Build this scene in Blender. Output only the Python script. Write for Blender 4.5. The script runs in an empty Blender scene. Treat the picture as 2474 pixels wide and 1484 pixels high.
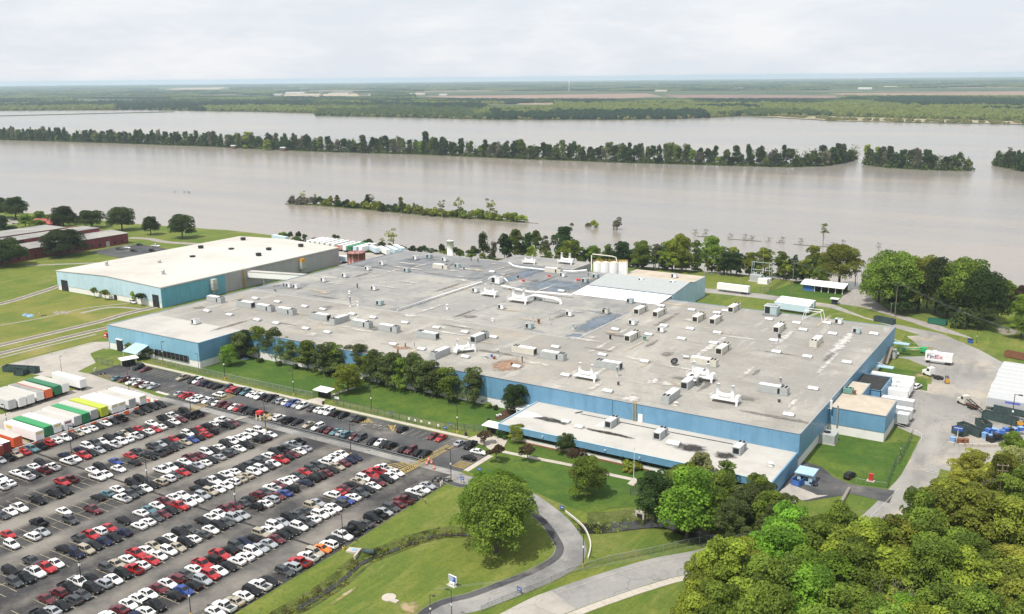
import bpy, bmesh, math, random
import numpy as np
from mathutils import Vector, Matrix
from mathutils import noise as mnoise
random.seed(11)
scene = bpy.context.scene
COL = scene.collection
# ------------------------------------------------------------------ camera, sky, sun, exposure
CX, CY = 1237.0, 742.0
VA, VB = np.array([-2520, 223.5]), np.array([2710, 172.7])      # vanishing points of the factory's two wall directions
FL = math.sqrt(-((VA[0]-CX)*(VB[0]-CX)+(VA[1]-CY)*(VB[1]-CY)))
def _ray(v):
    d = np.array([v[0]-CX, -(v[1]-CY), -FL]); return d/np.linalg.norm(d)
_x, _y = -_ray(VA), _ray(VB)
ROT = np.array([_x, _y, np.cross(_x, _y)])
CAMH = 104.0
cam_d = bpy.data.cameras.new('camera'); cam = bpy.data.objects.new('camera', cam_d); COL.objects.link(cam)
cam_d.sensor_fit = 'HORIZONTAL'; cam_d.angle = 2*math.atan(CX/FL); cam_d.clip_start = 1.0; cam_d.clip_end = 120000
M4 = Matrix([list(ROT[0])+[0], list(ROT[1])+[0], list(ROT[2])+[CAMH], [0, 0, 0, 1]])
cam.matrix_world = M4
scene.camera = cam
SUN_AZ, SUN_EL = 80.0, 60.0          # the way shadows fall on the ground, and the sun's height
world = bpy.data.worlds.new('World'); scene.world = world; world.use_nodes = True
nt = world.node_tree; N = nt.nodes; L = nt.links
bg = N['Background']; bg.inputs['Strength'].default_value = 0.1
sky = N.new('ShaderNodeTexSky'); sky.sky_type = 'NISHITA'; sky.sun_disc = False
sky.sun_elevation = math.radians(SUN_EL); sky.sun_rotation = math.radians(190); sky.air_density = 1.0; sky.dust_density = 2.0
tc = N.new('ShaderNodeTexCoord'); mp = N.new('ShaderNodeMapping'); mp.inputs['Scale'].default_value = (2.2, 2.2, 9.0)
L.new(tc.outputs['Generated'], mp.inputs['Vector'])
nz = N.new('ShaderNodeTexNoise'); nz.inputs['Scale'].default_value = 2.6; nz.inputs['Detail'].default_value = 7; nz.inputs['Roughness'].default_value = 0.6
L.new(mp.outputs[0], nz.inputs['Vector'])
rp = N.new('ShaderNodeValToRGB'); rp.color_ramp.elements[0].position = 0.44; rp.color_ramp.elements[1].position = 0.66
rp.color_ramp.elements[0].color = (8.35, 8.8, 9.5, 1); rp.color_ramp.elements[1].color = (9.9, 9.95, 10.2, 1)
L.new(nz.outputs['Fac'], rp.inputs['Fac'])
mx = N.new('ShaderNodeMixRGB'); mx.inputs['Fac'].default_value = 0.9
L.new(sky.outputs[0], mx.inputs[1]); L.new(rp.outputs[0], mx.inputs[2]); L.new(mx.outputs[0], bg.inputs['Color'])
sun_d = bpy.data.lights.new('sun', 'SUN'); sun_d.energy = 4.9; sun_d.angle = math.radians(0.5); sun_d.color = (1.0, 0.95, 0.87)
sun = bpy.data.objects.new('sun', sun_d); COL.objects.link(sun)
_a, _e = math.radians(SUN_AZ), math.radians(SUN_EL)
sun.rotation_euler = Vector((math.cos(_a)*math.cos(_e), math.sin(_a)*math.cos(_e), -math.sin(_e))).to_track_quat('-Z', 'Y').to_euler()
sun.location = (0, -100, 300)
vs = scene.view_settings; vs.view_transform = 'Standard'; vs.look = 'None'; vs.exposure = 0.0; vs.gamma = 1.0; vs.use_curve_mapping = False
scene.render.engine = 'CYCLES'
scene.cycles.max_bounces = 6; scene.cycles.transparent_max_bounces = 12; scene.cycles.volume_bounces = 1
scene.cycles.use_denoising = True
HAZE = 5.8e-5

# ------------------------------------------------------------------ surveying helpers: where a sight line meets a level plane
WIN = dict(A=(0, 600), B=(800, 600), C=(1600, 600), E=(2591, 600), F=(0, 1100), G=(800, 1100), H=(1600, 1100), I=(2591, 1100),
           J=(0, 1554), K=(800, 1554), L=(1600, 1554), M=(2591, 1554))
def gp(px, py, z=0.0):
    d = ROT @ _ray((px, py)); t = (z-CAMH)/d[2]
    return Vector((d[0]*t, d[1]*t, z))
def w(k, x, y, z=0.0):
    X0, Y0 = WIN[k]; return gp((X0+x/2.748)/1.411, (Y0+y/2.748)/1.411, z)
def wl(txt, z=0.0):
    out = []
    for it in txt.split(';'):
        it = it.split()
        p = w(it[0], float(it[1]), float(it[2]), z) if len(it) == 3 else gp(float(it[0]), float(it[1]), z)
        out.append((p.x, p.y))
    return out
def hgt(base, k, x, y):
    """height above base at which a vertical line through base passes the sighted point"""
    X0, Y0 = WIN[k]; py = (Y0+y/2.748)/1.411
    lo, hi = 0.0, 80.0
    for _ in range(40):
        m = (lo+hi)/2
        c = ROT.T @ np.array([base[0], base[1], base[2]+m-CAMH])
        if CY-FL*c[1]/-c[2] > py: lo = m
        else: hi = m
    return lo

# ------------------------------------------------------------------ materials
def newmat(name):
    m = bpy.data.materials.new(name); m.use_nodes = True
    return m, m.node_tree.nodes, m.node_tree.links, m.node_tree.nodes['Principled BSDF']
def plain(name, c, rough=0.6, metal=0.0, coat=0.0, var=0.0):
    m, n, l, b = newmat(name)
    b.inputs['Base Color'].default_value = (*c, 1); b.inputs['Roughness'].default_value = rough; b.inputs['Metallic'].default_value = metal
    if coat: b.inputs['Coat Weight'].default_value = coat; b.inputs['Coat Roughness'].default_value = 0.05
    if var:
        g = n.new('ShaderNodeNewGeometry'); t = n.new('ShaderNodeTexNoise'); t.inputs['Scale'].default_value = 0.9; t.inputs['Detail'].default_value = 6
        l.new(g.outputs['Position'], t.inputs['Vector'])
        h = n.new('ShaderNodeMixRGB'); h.inputs[1].default_value = (*[x*(1-var) for x in c], 1); h.inputs[2].default_value = (*[min(1, x*(1+var)) for x in c], 1)
        l.new(t.outputs['Fac'], h.inputs['Fac']); l.new(h.outputs[0], b.inputs['Base Color'])
    return m
def layered(name, base, layers, rough=0.85, bump=None, stretch=None):
    """base colour with noise layers (colour, scale, lo, hi, amount, stretch); all in world position"""
    m, n, l, b = newmat(name); b.inputs['Roughness'].default_value = rough; b.inputs['Specular IOR Level'].default_value = 0.18 if rough > 0.6 else 0.4
    g = n.new('ShaderNodeNewGeometry'); cur = None
    for i, ly in enumerate(layers):
        c, sc, lo, hi, amt = ly[:5]; st = ly[5] if len(ly) > 5 else (1, 1, 1)
        mpn = n.new('ShaderNodeMapping'); mpn.inputs['Scale'].default_value = st; mpn.inputs['Location'].default_value = (i*37.1, i*11.3, 0)
        l.new(g.outputs['Position'], mpn.inputs['Vector'])
        t = n.new('ShaderNodeTexNoise'); t.inputs['Scale'].default_value = sc; t.inputs['Detail'].default_value = 8; t.inputs['Roughness'].default_value = 0.62
        l.new(mpn.outputs[0], t.inputs['Vector'])
        r = n.new('ShaderNodeMapRange'); r.inputs['From Min'].default_value = lo; r.inputs['From Max'].default_value = hi; r.inputs['To Max'].default_value = amt
        l.new(t.outputs['Fac'], r.inputs['Value'])
        x = n.new('ShaderNodeMixRGB'); l.new(r.outputs[0], x.inputs['Fac'])
        if cur is None: x.inputs[1].default_value = (*base, 1)
        else: l.new(cur, x.inputs[1])
        x.inputs[2].default_value = (*c, 1); cur = x.outputs[0]
    if cur is not None: l.new(cur, b.inputs['Base Color'])
    else: b.inputs['Base Color'].default_value = (*base, 1)
    if bump:
        t = n.new('ShaderNodeTexNoise'); t.inputs['Scale'].default_value = bump[0]; t.inputs['Detail'].default_value = 4
        l.new(g.outputs['Position'], t.inputs['Vector'])
        bm = n.new('ShaderNodeBump'); bm.inputs['Strength'].default_value = bump[1]; bm.inputs['Distance'].default_value = bump[2]
        l.new(t.outputs['Fac'], bm.inputs['Height']); l.new(bm.outputs[0], b.inputs['Normal'])
    return m
def cracked(m, scale, width, col, amt=0.8):
    """thin branching cracks over an existing layered material"""
    n, l = m.node_tree.nodes, m.node_tree.links; b = n['Principled BSDF']
    g = n.new('ShaderNodeNewGeometry'); t = n.new('ShaderNodeTexNoise'); t.inputs['Scale'].default_value = 0.25; t.inputs['Detail'].default_value = 6
    l.new(g.outputs['Position'], t.inputs['Vector'])
    a = n.new('ShaderNodeVectorMath'); a.operation = 'MULTIPLY_ADD'; a.inputs[1].default_value = (5, 5, 5); l.new(t.outputs['Color'], a.inputs[0]); l.new(g.outputs['Position'], a.inputs[2])
    v = n.new('ShaderNodeTexVoronoi'); v.feature = 'DISTANCE_TO_EDGE'; v.inputs['Scale'].default_value = scale; l.new(a.outputs[0], v.inputs['Vector'])
    r = n.new('ShaderNodeMapRange'); r.inputs['From Min'].default_value = 0; r.inputs['From Max'].default_value = width; r.inputs['To Min'].default_value = amt; r.inputs['To Max'].default_value = 0
    l.new(v.outputs['Distance'], r.inputs['Value'])
    x = n.new('ShaderNodeMixRGB'); x.inputs[2].default_value = (*col, 1); l.new(r.outputs[0], x.inputs['Fac'])
    src = b.inputs['Base Color'].links[0].from_socket; l.new(src, x.inputs[1]); l.new(x.outputs[0], b.inputs['Base Color'])
    return m
def aisles(m, xs, col, half, amt):
    """worn, bleached driving lanes: strips parallel to y at the given x, with ragged edges"""
    n, l = m.node_tree.nodes, m.node_tree.links; b = n['Principled BSDF']
    g = n.new('ShaderNodeNewGeometry'); s = n.new('ShaderNodeSeparateXYZ'); l.new(g.outputs['Position'], s.inputs[0])
    t = n.new('ShaderNodeTexNoise'); t.inputs['Scale'].default_value = 0.02; t.inputs['Detail'].default_value = 10; t.inputs['Roughness'].default_value = 0.65; l.new(g.outputs['Position'], t.inputs['Vector'])
    tot = None
    for x0 in xs:
        d = n.new('ShaderNodeMath'); d.operation = 'SUBTRACT'; d.inputs[1].default_value = x0; l.new(s.outputs[0], d.inputs[0])
        ab = n.new('ShaderNodeMath'); ab.operation = 'ABSOLUTE'; l.new(d.outputs[0], ab.inputs[0])
        r = n.new('ShaderNodeMapRange'); r.interpolation_type = 'SMOOTHSTEP'; r.inputs['From Min'].default_value = half; r.inputs['From Max'].default_value = half*0.35; l.new(ab.outputs[0], r.inputs['Value'])
        if tot is None: tot = r.outputs[0]
        else:
            q = n.new('ShaderNodeMath'); q.operation = 'MAXIMUM'; l.new(tot, q.inputs[0]); l.new(r.outputs[0], q.inputs[1]); tot = q.outputs[0]
    r2 = n.new('ShaderNodeMapRange'); r2.inputs['From Min'].default_value = 0.42; r2.inputs['From Max'].default_value = 0.58; r2.inputs['To Max'].default_value = amt; l.new(t.outputs['Fac'], r2.inputs['Value'])
    q = n.new('ShaderNodeMath'); q.operation = 'MULTIPLY'; l.new(tot, q.inputs[0]); l.new(r2.outputs[0], q.inputs[1])
    x = n.new('ShaderNodeMixRGB'); x.inputs[2].default_value = (*col, 1); l.new(q.outputs[0], x.inputs['Fac'])
    src = b.inputs['Base Color'].links[0].from_socket; l.new(src, x.inputs[1]); l.new(x.outputs[0], b.inputs['Base Color'])
    return m
MT = {}
MT['grass'] = layered('grass', (0.135, 0.162, 0.027), [((0.07, 0.12, 0.018), 0.035, 0.42, 0.6, 0.9), ((0.24, 0.215, 0.075), 0.06, 0.53, 0.72, 0.75), ((0.08, 0.125, 0.02), 0.4, 0.45, 0.7, 0.6), ((0.23, 0.22, 0.06), 0.22, 0.52, 0.72, 0.6, (1, 0.2, 1)), ((0.19, 0.225, 0.04), 0.9, 0.5, 0.75, 0.5, (1, 0.15, 1)), ((0.06, 0.095, 0.016), 0.9, 0.5, 0.66, 0.55), ((0.2, 0.2, 0.06), 1.8, 0.54, 0.68, 0.5), ((0.05, 0.085, 0.014), 2.5, 0.55, 0.7, 0.6)], 0.95, (5, 0.6, 0.15))
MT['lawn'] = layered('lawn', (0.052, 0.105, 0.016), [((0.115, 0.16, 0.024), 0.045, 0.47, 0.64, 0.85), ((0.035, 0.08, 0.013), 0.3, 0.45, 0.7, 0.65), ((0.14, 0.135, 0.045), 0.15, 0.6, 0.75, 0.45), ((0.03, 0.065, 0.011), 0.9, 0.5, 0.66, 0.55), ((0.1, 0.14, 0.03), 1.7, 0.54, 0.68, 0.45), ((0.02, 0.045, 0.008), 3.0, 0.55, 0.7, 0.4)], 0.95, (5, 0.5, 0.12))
MT['dry_grass'] = layered('dry_grass', (0.165, 0.17, 0.034), [((0.095, 0.135, 0.022), 0.05, 0.42, 0.6, 0.85), ((0.27, 0.225, 0.085), 0.03, 0.5, 0.66, 0.8, (.5, 1, 1)), ((0.23, 0.2, 0.07), 0.3, 0.5, 0.7, 0.6, (1, .25, 1)), ((0.06, 0.09, 0.016), 0.9, 0.52, 0.68, 0.5), ((0.3, 0.25, 0.11), 1.6, 0.58, 0.7, 0.5)], 0.95)
MT['rough_grass'] = layered('rough_grass', (0.11, 0.125, 0.035), [((0.05, 0.075, 0.016), 0.2, 0.42, 0.6, 0.9), ((0.19, 0.165, 0.085), 0.35, 0.55, 0.7, 0.7), ((0.03, 0.045, 0.012), 1.5, 0.52, 0.68, 0.8)], 0.95, (3, 0.8, 0.3))
MT['dirt'] = layered('dirt', (0.34, 0.24, 0.155), [((0.4, 0.33, 0.24), 0.3, 0.45, 0.65, 0.9), ((0.15, 0.18, 0.035), 0.35, 0.44, 0.56, 0.95)], 0.95)
MT['mulch'] = layered('mulch', (0.09, 0.05, 0.03), [((0.04, 0.025, 0.018), 1.2, 0.45, 0.6, 0.8)], 0.95)
MT['lot'] = aisles(cracked(layered('lot_asphalt', (0.066, 0.064, 0.065), [((0.036, 0.0355, 0.038), 0.018, 0.42, 0.56, 0.95), ((0.19, 0.172, 0.148), 0.045, 0.54, 0.68, 0.75, (1, 0.35, 1)), ((0.036, 0.035, 0.037), 0.22, 0.5, 0.66, 0.7), ((0.15, 0.14, 0.125), 1.2, 0.52, 0.75, 0.5)], 0.9, (8, 0.3, 0.03)), 0.075, 0.011, (0.03, 0.03, 0.03), 0.85),
                    (-248.8, -231.6, -214.9, -197.8, -180.9, -164.2, -147.2), (0.225, 0.207, 0.182), 4.9, 1.0)
MT['asphalt'] = cracked(layered('asphalt', (0.095, 0.094, 0.094), [((0.046, 0.048, 0.053), 0.06, 0.43, 0.58, 0.92), ((0.2, 0.18, 0.16), 0.09, 0.56, 0.7, 0.75), ((0.07, 0.07, 0.07), 1.4, 0.5, 0.72, 0.5)], 0.9), 0.06, 0.01, (0.03, 0.03, 0.03), 0.6)
MT['old_road'] = cracked(layered('old_road', (0.27, 0.262, 0.25), [((0.15, 0.148, 0.146), 0.06, 0.45, 0.6, 0.85), ((0.36, 0.34, 0.31), 0.12, 0.52, 0.7, 0.6), ((0.17, 0.165, 0.16), 0.9, 0.52, 0.75, 0.5)], 0.9), 0.05, 0.008, (0.08, 0.08, 0.08), 0.5)
MT['concrete'] = cracked(layered('concrete', (0.38, 0.35, 0.31), [((0.28, 0.26, 0.235), 0.08, 0.45, 0.62, 0.85), ((0.44, 0.41, 0.37), 0.2, 0.55, 0.7, 0.6), ((0.25, 0.225, 0.2), 1.0, 0.55, 0.75, 0.5)], 0.9), 0.04, 0.006, (0.15, 0.14, 0.13), 0.5)
MT['yard'] = cracked(layered('yard_paving', (0.31, 0.295, 0.27), [((0.215, 0.208, 0.195), 0.03, 0.42, 0.6, 0.9), ((0.40, 0.35, 0.285), 0.045, 0.52, 0.64, 0.8), ((0.17, 0.168, 0.162), 0.14, 0.52, 0.66, 0.6, (1, .3, 1)), ((0.2, 0.195, 0.19), 0.6, 0.5, 0.75, 0.5), ((0.33, 0.315, 0.29), 0.12, 0.58, 0.68, 0.7, (1, 0.15, 1))], 0.9), 0.045, 0.006, (0.1, 0.1, 0.1), 0.5)
MT['gravel'] = layered('gravel', (0.3, 0.275, 0.25), [((0.2, 0.18, 0.165), 0.5, 0.45, 0.65, 0.8), ((0.38, 0.35, 0.32), 2, 0.5, 0.7, 0.6)], 0.95)
MT['sidewalk'] = layered('sidewalk', (0.44, 0.40, 0.34), [((0.34, 0.3, 0.25), 0.3, 0.48, 0.66, 0.8), ((0.5, 0.46, 0.41), 1.5, 0.5, 0.7, 0.5)], 0.9)
MT['yellow_paint'] = layered('yellow_paint', (0.42, 0.31, 0.10), [((0.2, 0.17, 0.11), 1.2, 0.45, 0.62, 0.8)], 0.8)
MT['white_paint'] = layered('white_paint', (0.5, 0.48, 0.43), [((0.2, 0.19, 0.175), 1.2, 0.5, 0.66, 0.8)], 0.8)
MT['line_paint'] = layered('line_paint', (0.44, 0.38, 0.26), [((0.16, 0.14, 0.11), 0.5, 0.46, 0.66, 0.9)], 0.8)
MT['roof'] = layered('roof_membrane', (0.272, 0.26, 0.237), [((0.37, 0.35, 0.31), 0.025, 0.45, 0.6, 0.85), ((0.25, 0.235, 0.21), 0.07, 0.5, 0.64, 0.8), ((0.47, 0.45, 0.41), 0.14, 0.58, 0.7, 0.65, (1, 0.25, 1)), ((0.22, 0.205, 0.185), 0.8, 0.52, 0.7, 0.6), ((0.42, 0.345, 0.25), 0.02, 0.58, 0.7, 0.45), ((0.2, 0.19, 0.175), 0.3, 0.6, 0.68, 0.6, (0.25, 1, 1)), ((0.19, 0.18, 0.165), 2.2, 0.52, 0.7, 0.5), ((0.5, 0.48, 0.45), 1.6, 0.6, 0.72, 0.45)], 0.85)
MT['roof_pale'] = layered('roof_pale', (0.45, 0.432, 0.395), [((0.35, 0.335, 0.31), 0.05, 0.48, 0.65, 0.8), ((0.47, 0.455, 0.43), 0.2, 0.5, 0.7, 0.5), ((0.34, 0.325, 0.3), 1.0, 0.54, 0.72, 0.4)], 0.85)
MT['roof_grey'] = layered('roof_grey', (0.262, 0.256, 0.242), [((0.35, 0.335, 0.3), 0.03, 0.45, 0.6, 0.85), ((0.18, 0.185, 0.19), 0.06, 0.52, 0.66, 0.8), ((0.4, 0.375, 0.33), 0.1, 0.54, 0.68, 0.6), ((0.16, 0.165, 0.17), 0.25, 0.58, 0.68, 0.65), ((0.2, 0.2, 0.2), 0.9, 0.5, 0.72, 0.4)], 0.8)
MT['roof_dark'] = layered('roof_dark', (0.19, 0.195, 0.2), [((0.25, 0.25, 0.245), 0.04, 0.42, 0.6, 0.85), ((0.115, 0.125, 0.14), 0.07, 0.53, 0.66, 0.85, (1, 0.35, 1)), ((0.14, 0.145, 0.155), 0.7, 0.5, 0.72, 0.5)], 0.75)
MT['roof_blue'] = layered('roof_blue', (0.115, 0.15, 0.19), [((0.16, 0.19, 0.22), 0.1, 0.42, 0.6, 0.8), ((0.085, 0.11, 0.145), 0.3, 0.5, 0.7, 0.7), ((0.22, 0.23, 0.23), 0.15, 0.6, 0.75, 0.6)], 0.6)
MT['roof_white'] = layered('roof_white', (0.53, 0.505, 0.46), [((0.42, 0.395, 0.35), 0.02, 0.45, 0.66, 0.85), ((0.56, 0.54, 0.5), 0.1, 0.5, 0.7, 0.5), ((0.5, 0.48, 0.45), 0.5, 0.58, 0.75, 0.35)], 0.7)
MT['white_sheet'] = layered('white_sheet', (0.78, 0.78, 0.78), [((0.66, 0.66, 0.66), 0.3, 0.55, 0.75, 0.5)], 0.55)
MT['roof_tan'] = layered('roof_tan', (0.46, 0.4, 0.32), [((0.36, 0.31, 0.25), 0.12, 0.45, 0.65, 0.8), ((0.52, 0.46, 0.38), 0.4, 0.5, 0.7, 0.6)], 0.85)
MT['stain_dark'] = layered('stain_dark', (0.035, 0.033, 0.03), [((0.13, 0.125, 0.12), 0.8, 0.5, 0.68, 0.7)], 0.8)
MT['stain_rust'] = layered('stain_rust', (0.28, 0.14, 0.08), [((0.3, 0.26, 0.21), 0.7, 0.46, 0.6, 0.9)], 0.85)
MT['stain_white'] = layered('stain_white', (0.5, 0.485, 0.46), [((0.3, 0.285, 0.265), 0.6, 0.46, 0.58, 1.0)], 0.85)
def softened(m, lo=.3, hi=.95, amp=1.1, sc=.45):
    """a stain with a ragged, fading edge instead of an outline"""
    n, l = m.node_tree.nodes, m.node_tree.links; t = n.new('ShaderNodeTexCoord'); a = n.new('ShaderNodeVectorMath'); a.operation = 'MULTIPLY_ADD'; a.inputs[1].default_value = (2, 2, 0); a.inputs[2].default_value = (-1, -1, 0); l.new(t.outputs['Generated'], a.inputs[0])
    ln = n.new('ShaderNodeVectorMath'); ln.operation = 'LENGTH'; l.new(a.outputs[0], ln.inputs[0]); g = n.new('ShaderNodeNewGeometry'); z = n.new('ShaderNodeTexNoise'); z.inputs['Scale'].default_value = sc; z.inputs['Detail'].default_value = 7; l.new(g.outputs['Position'], z.inputs['Vector'])
    q = n.new('ShaderNodeMath'); q.operation = 'MULTIPLY_ADD'; q.inputs[1].default_value = amp; q.inputs[2].default_value = -amp*.5; l.new(z.outputs['Fac'], q.inputs[0]); s = n.new('ShaderNodeMath'); s.operation = 'ADD'; l.new(q.outputs[0], s.inputs[0]); l.new(ln.outputs['Value'], s.inputs[1])
    r = n.new('ShaderNodeMapRange'); r.interpolation_type = 'SMOOTHSTEP'; r.inputs['From Min'].default_value = lo; r.inputs['From Max'].default_value = hi; r.inputs['To Min'].default_value = 1; r.inputs['To Max'].default_value = 0; l.new(s.outputs[0], r.inputs['Value']); l.new(r.outputs[0], n['Principled BSDF'].inputs['Alpha']); return m
for k_ in ('stain_dark', 'stain_rust', 'stain_white', 'roof_blue'): softened(MT[k_])
MT['soft_dark'] = softened(layered('roof_grime', (0.15, 0.142, 0.13), [((0.24, 0.225, 0.2), 0.5, 0.45, 0.65, 0.8)], 0.85), .0, .9, 1.5); MT['soft_pale'] = softened(layered('roof_bleach', (0.5, 0.48, 0.44), [((0.36, 0.34, 0.31), 0.6, 0.45, 0.65, 0.8)], 0.85), .0, .9, 1.5); MT['soft_tan'] = softened(layered('roof_dust', (0.44, 0.37, 0.28), [((0.36, 0.32, 0.27), 0.6, 0.45, 0.65, 0.8)], 0.85), .0, .9, 1.5); MT['black_tar'] = layered('black_tar', (0.03, 0.03, 0.03), [((0.07, 0.07, 0.07), 0.8, 0.5, 0.68, 0.7)], 0.8)
MT['dirt'] = softened(MT['dirt'], .35, 1.0, 1.2)
def metalwall(name, c, c2, rib=3.3, rough=0.45):
    m = layered(name, c, [(c2, 0.05, 0.42, 0.62, 0.8), ([x*0.78 for x in c], 0.7, 0.48, 0.72, 0.65, (1, 1, 0.12)), ([min(1, x*1.12+.02) for x in c], 0.25, 0.5, 0.7, 0.6)], rough)
    n, l = m.node_tree.nodes, m.node_tree.links; g = n.new('ShaderNodeNewGeometry')
    s = n.new('ShaderNodeSeparateXYZ'); l.new(g.outputs['Position'], s.inputs[0]); a = n.new('ShaderNodeMath'); a.operation = 'ADD'
    l.new(s.outputs[0], a.inputs[0]); l.new(s.outputs[1], a.inputs[1])
    k = n.new('ShaderNodeMath'); k.operation = 'MULTIPLY'; k.inputs[1].default_value = rib*6.283; l.new(a.outputs[0], k.inputs[0])
    sn = n.new('ShaderNodeMath'); sn.operation = 'SINE'; l.new(k.outputs[0], sn.inputs[0])
    bm = n.new('ShaderNodeBump'); bm.inputs['Strength'].default_value = 0.5; bm.inputs['Distance'].default_value = 0.03
    l.new(sn.outputs[0], bm.inputs['Height']); l.new(bm.outputs[0], n['Principled BSDF'].inputs['Normal'])
    return m
MT['blue'] = metalwall('blue_cladding', (0.125, 0.275, 0.42), (0.155, 0.315, 0.46))
MT['pale_blue'] = metalwall('pale_blue_cladding', (0.43, 0.59, 0.68), (0.48, 0.62, 0.7))
MT['light_blue'] = metalwall('light_blue_cladding', (0.19, 0.385, 0.5), (0.225, 0.42, 0.53))  # front wing's blue, paled to paint in haze and overexposure
MT['teal'] = metalwall('teal_cladding', (0.12, 0.35, 0.47), (0.15, 0.39, 0.51))
MT['sky_blue'] = metalwall('sky_blue_cladding', (0.36, 0.53, 0.64), (0.4, 0.57, 0.68))
MT['grey_clad'] = metalwall('grey_cladding', (0.36, 0.345, 0.37), (0.42, 0.4, 0.425))
MT['white_wall'] = layered('white_wall', (0.72, 0.71, 0.69), [((0.58, 0.555, 0.51), 0.2, 0.5, 0.7, 0.7), ((0.62, 0.6, 0.57), 1.5, 0.55, 0.75, 0.4, (1, 1, 0.2))], 0.7)
MT['red_clad'] = metalwall('red_cladding', (0.16, 0.022, 0.03), (0.2, 0.03, 0.035))
MT['trim'] = plain('metal_trim', (0.5, 0.5, 0.49), 0.4, 0.3)
MT['dark'] = plain('dark_opening', (0.012, 0.012, 0.014), 0.7)
MT['glass'] = plain('dark_glass', (0.012, 0.014, 0.017), 0.12)
MT['tyre'] = plain('tyre_rubber', (0.02, 0.02, 0.02), 0.85)
MT['rim'] = plain('wheel_rim', (0.35, 0.35, 0.36), 0.35, 0.6)
MT['steel'] = plain('galvanised_steel', (0.42, 0.43, 0.44), 0.45, 0.5)
MT['pole'] = plain('dark_bronze_pole', (0.045, 0.04, 0.038), 0.5, 0.2)
MT['wood'] = plain('weathered_wood', (0.2, 0.165, 0.125), 0.9, var=0.25)
MT['cream'] = layered('cream_metal', (0.55, 0.53, 0.46), [((0.45, 0.43, 0.37), 0.8, 0.48, 0.68, 0.7), ((0.38, 0.31, 0.22), 0.35, 0.62, 0.75, 0.4)], 0.55)
MT['grey_metal'] = layered('grey_metal', (0.38, 0.4, 0.395), [((0.3, 0.31, 0.3), 0.8, 0.48, 0.68, 0.7)], 0.5)
MT['white'] = layered('white_metal', (0.76, 0.76, 0.75), [((0.64, 0.63, 0.61), 0.7, 0.52, 0.72, 0.6)], 0.45)
MT['dome'] = plain('milky_acrylic', (0.7, 0.7, 0.69), 0.25)
MT['pale_teal'] = plain('pale_teal_metal', (0.36, 0.45, 0.45), 0.5, var=0.12)
MT['green_metal'] = plain('green_grey_metal', (0.13, 0.26, 0.22), 0.5, var=0.12)
MT['rust'] = plain('rusty_iron', (0.2, 0.085, 0.045), 0.9, var=0.3)
MT['rust_red'] = layered('rust_red_tank', (0.24, 0.075, 0.07), [((0.42, 0.36, 0.34), 0.5, 0.52, 0.6, 0.85, (1, 1, 0.08))], 0.8)
MT['yellow'] = plain('safety_yellow', (0.55, 0.36, 0.06), 0.6, var=0.15)
MT['machine_yellow'] = plain('machine_yellow', (0.6, 0.3, 0.03), 0.5)
MT['orange'] = plain('traffic_orange', (0.75, 0.12, 0.03), 0.6)
MT['red'] = plain('signal_red', (0.5, 0.03, 0.03), 0.5)
MT['blue_plastic'] = plain('blue_plastic', (0.05, 0.14, 0.42), 0.45, var=0.15)
MT['light_blue_plastic'] = plain('light_blue_plastic', (0.2, 0.36, 0.62), 0.45)
MT['black_plastic'] = plain('black_plastic', (0.018, 0.018, 0.022), 0.5)
MT['dumpster'] = layered('dumpster_green', (0.055, 0.085, 0.085), [((0.03, 0.045, 0.045), 0.8, 0.45, 0.65, 0.8), ((0.13, 0.07, 0.04), 1.5, 0.6, 0.7, 0.6)], 0.7)
MT['forest_green'] = plain('green_bin', (0.02, 0.13, 0.085), 0.6, var=0.2)
MT['lift_green'] = plain('lift_green', (0.04, 0.36, 0.13), 0.5)
MT['sign_blue'] = plain('sign_blue', (0.03, 0.09, 0.34), 0.4)
MT['purple'] = plain('purple_print', (0.06, 0.015, 0.16), 0.5)
MT['crimson'] = plain('crimson_print', (0.48, 0.02, 0.09), 0.5)
MT['skin'] = plain('skin', (0.5, 0.3, 0.22), 0.6)
MT['cloth_dark'] = plain('dark_cloth', (0.02, 0.025, 0.04), 0.9)
MT['cloth_pale'] = plain('pale_cloth', (0.4, 0.42, 0.45), 0.9)
MT['bark'] = plain('bark', (0.085, 0.065, 0.048), 0.95, var=0.35)
MT['pale_bark'] = plain('pale_bark', (0.24, 0.215, 0.18), 0.95, var=0.25)
MT['rail'] = plain('rail_steel', (0.13, 0.1, 0.085), 0.5, 0.4)
MT['ballast'] = layered('ballast', (0.42, 0.385, 0.34), [((0.3, 0.265, 0.225), 0.4, 0.45, 0.62, 0.8), ((0.32, 0.29, 0.26), 3, 0.5, 0.7, 0.6)], 0.95)
MT['sleeper'] = plain('sleeper_wood', (0.27, 0.24, 0.205), 0.95)
MT['debris'] = plain('scrap_brown', (0.13, 0.07, 0.05), 0.95, var=0.5)
MT['tan_wood'] = plain('fresh_timber', (0.5, 0.38, 0.2), 0.8, var=0.15)
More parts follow.
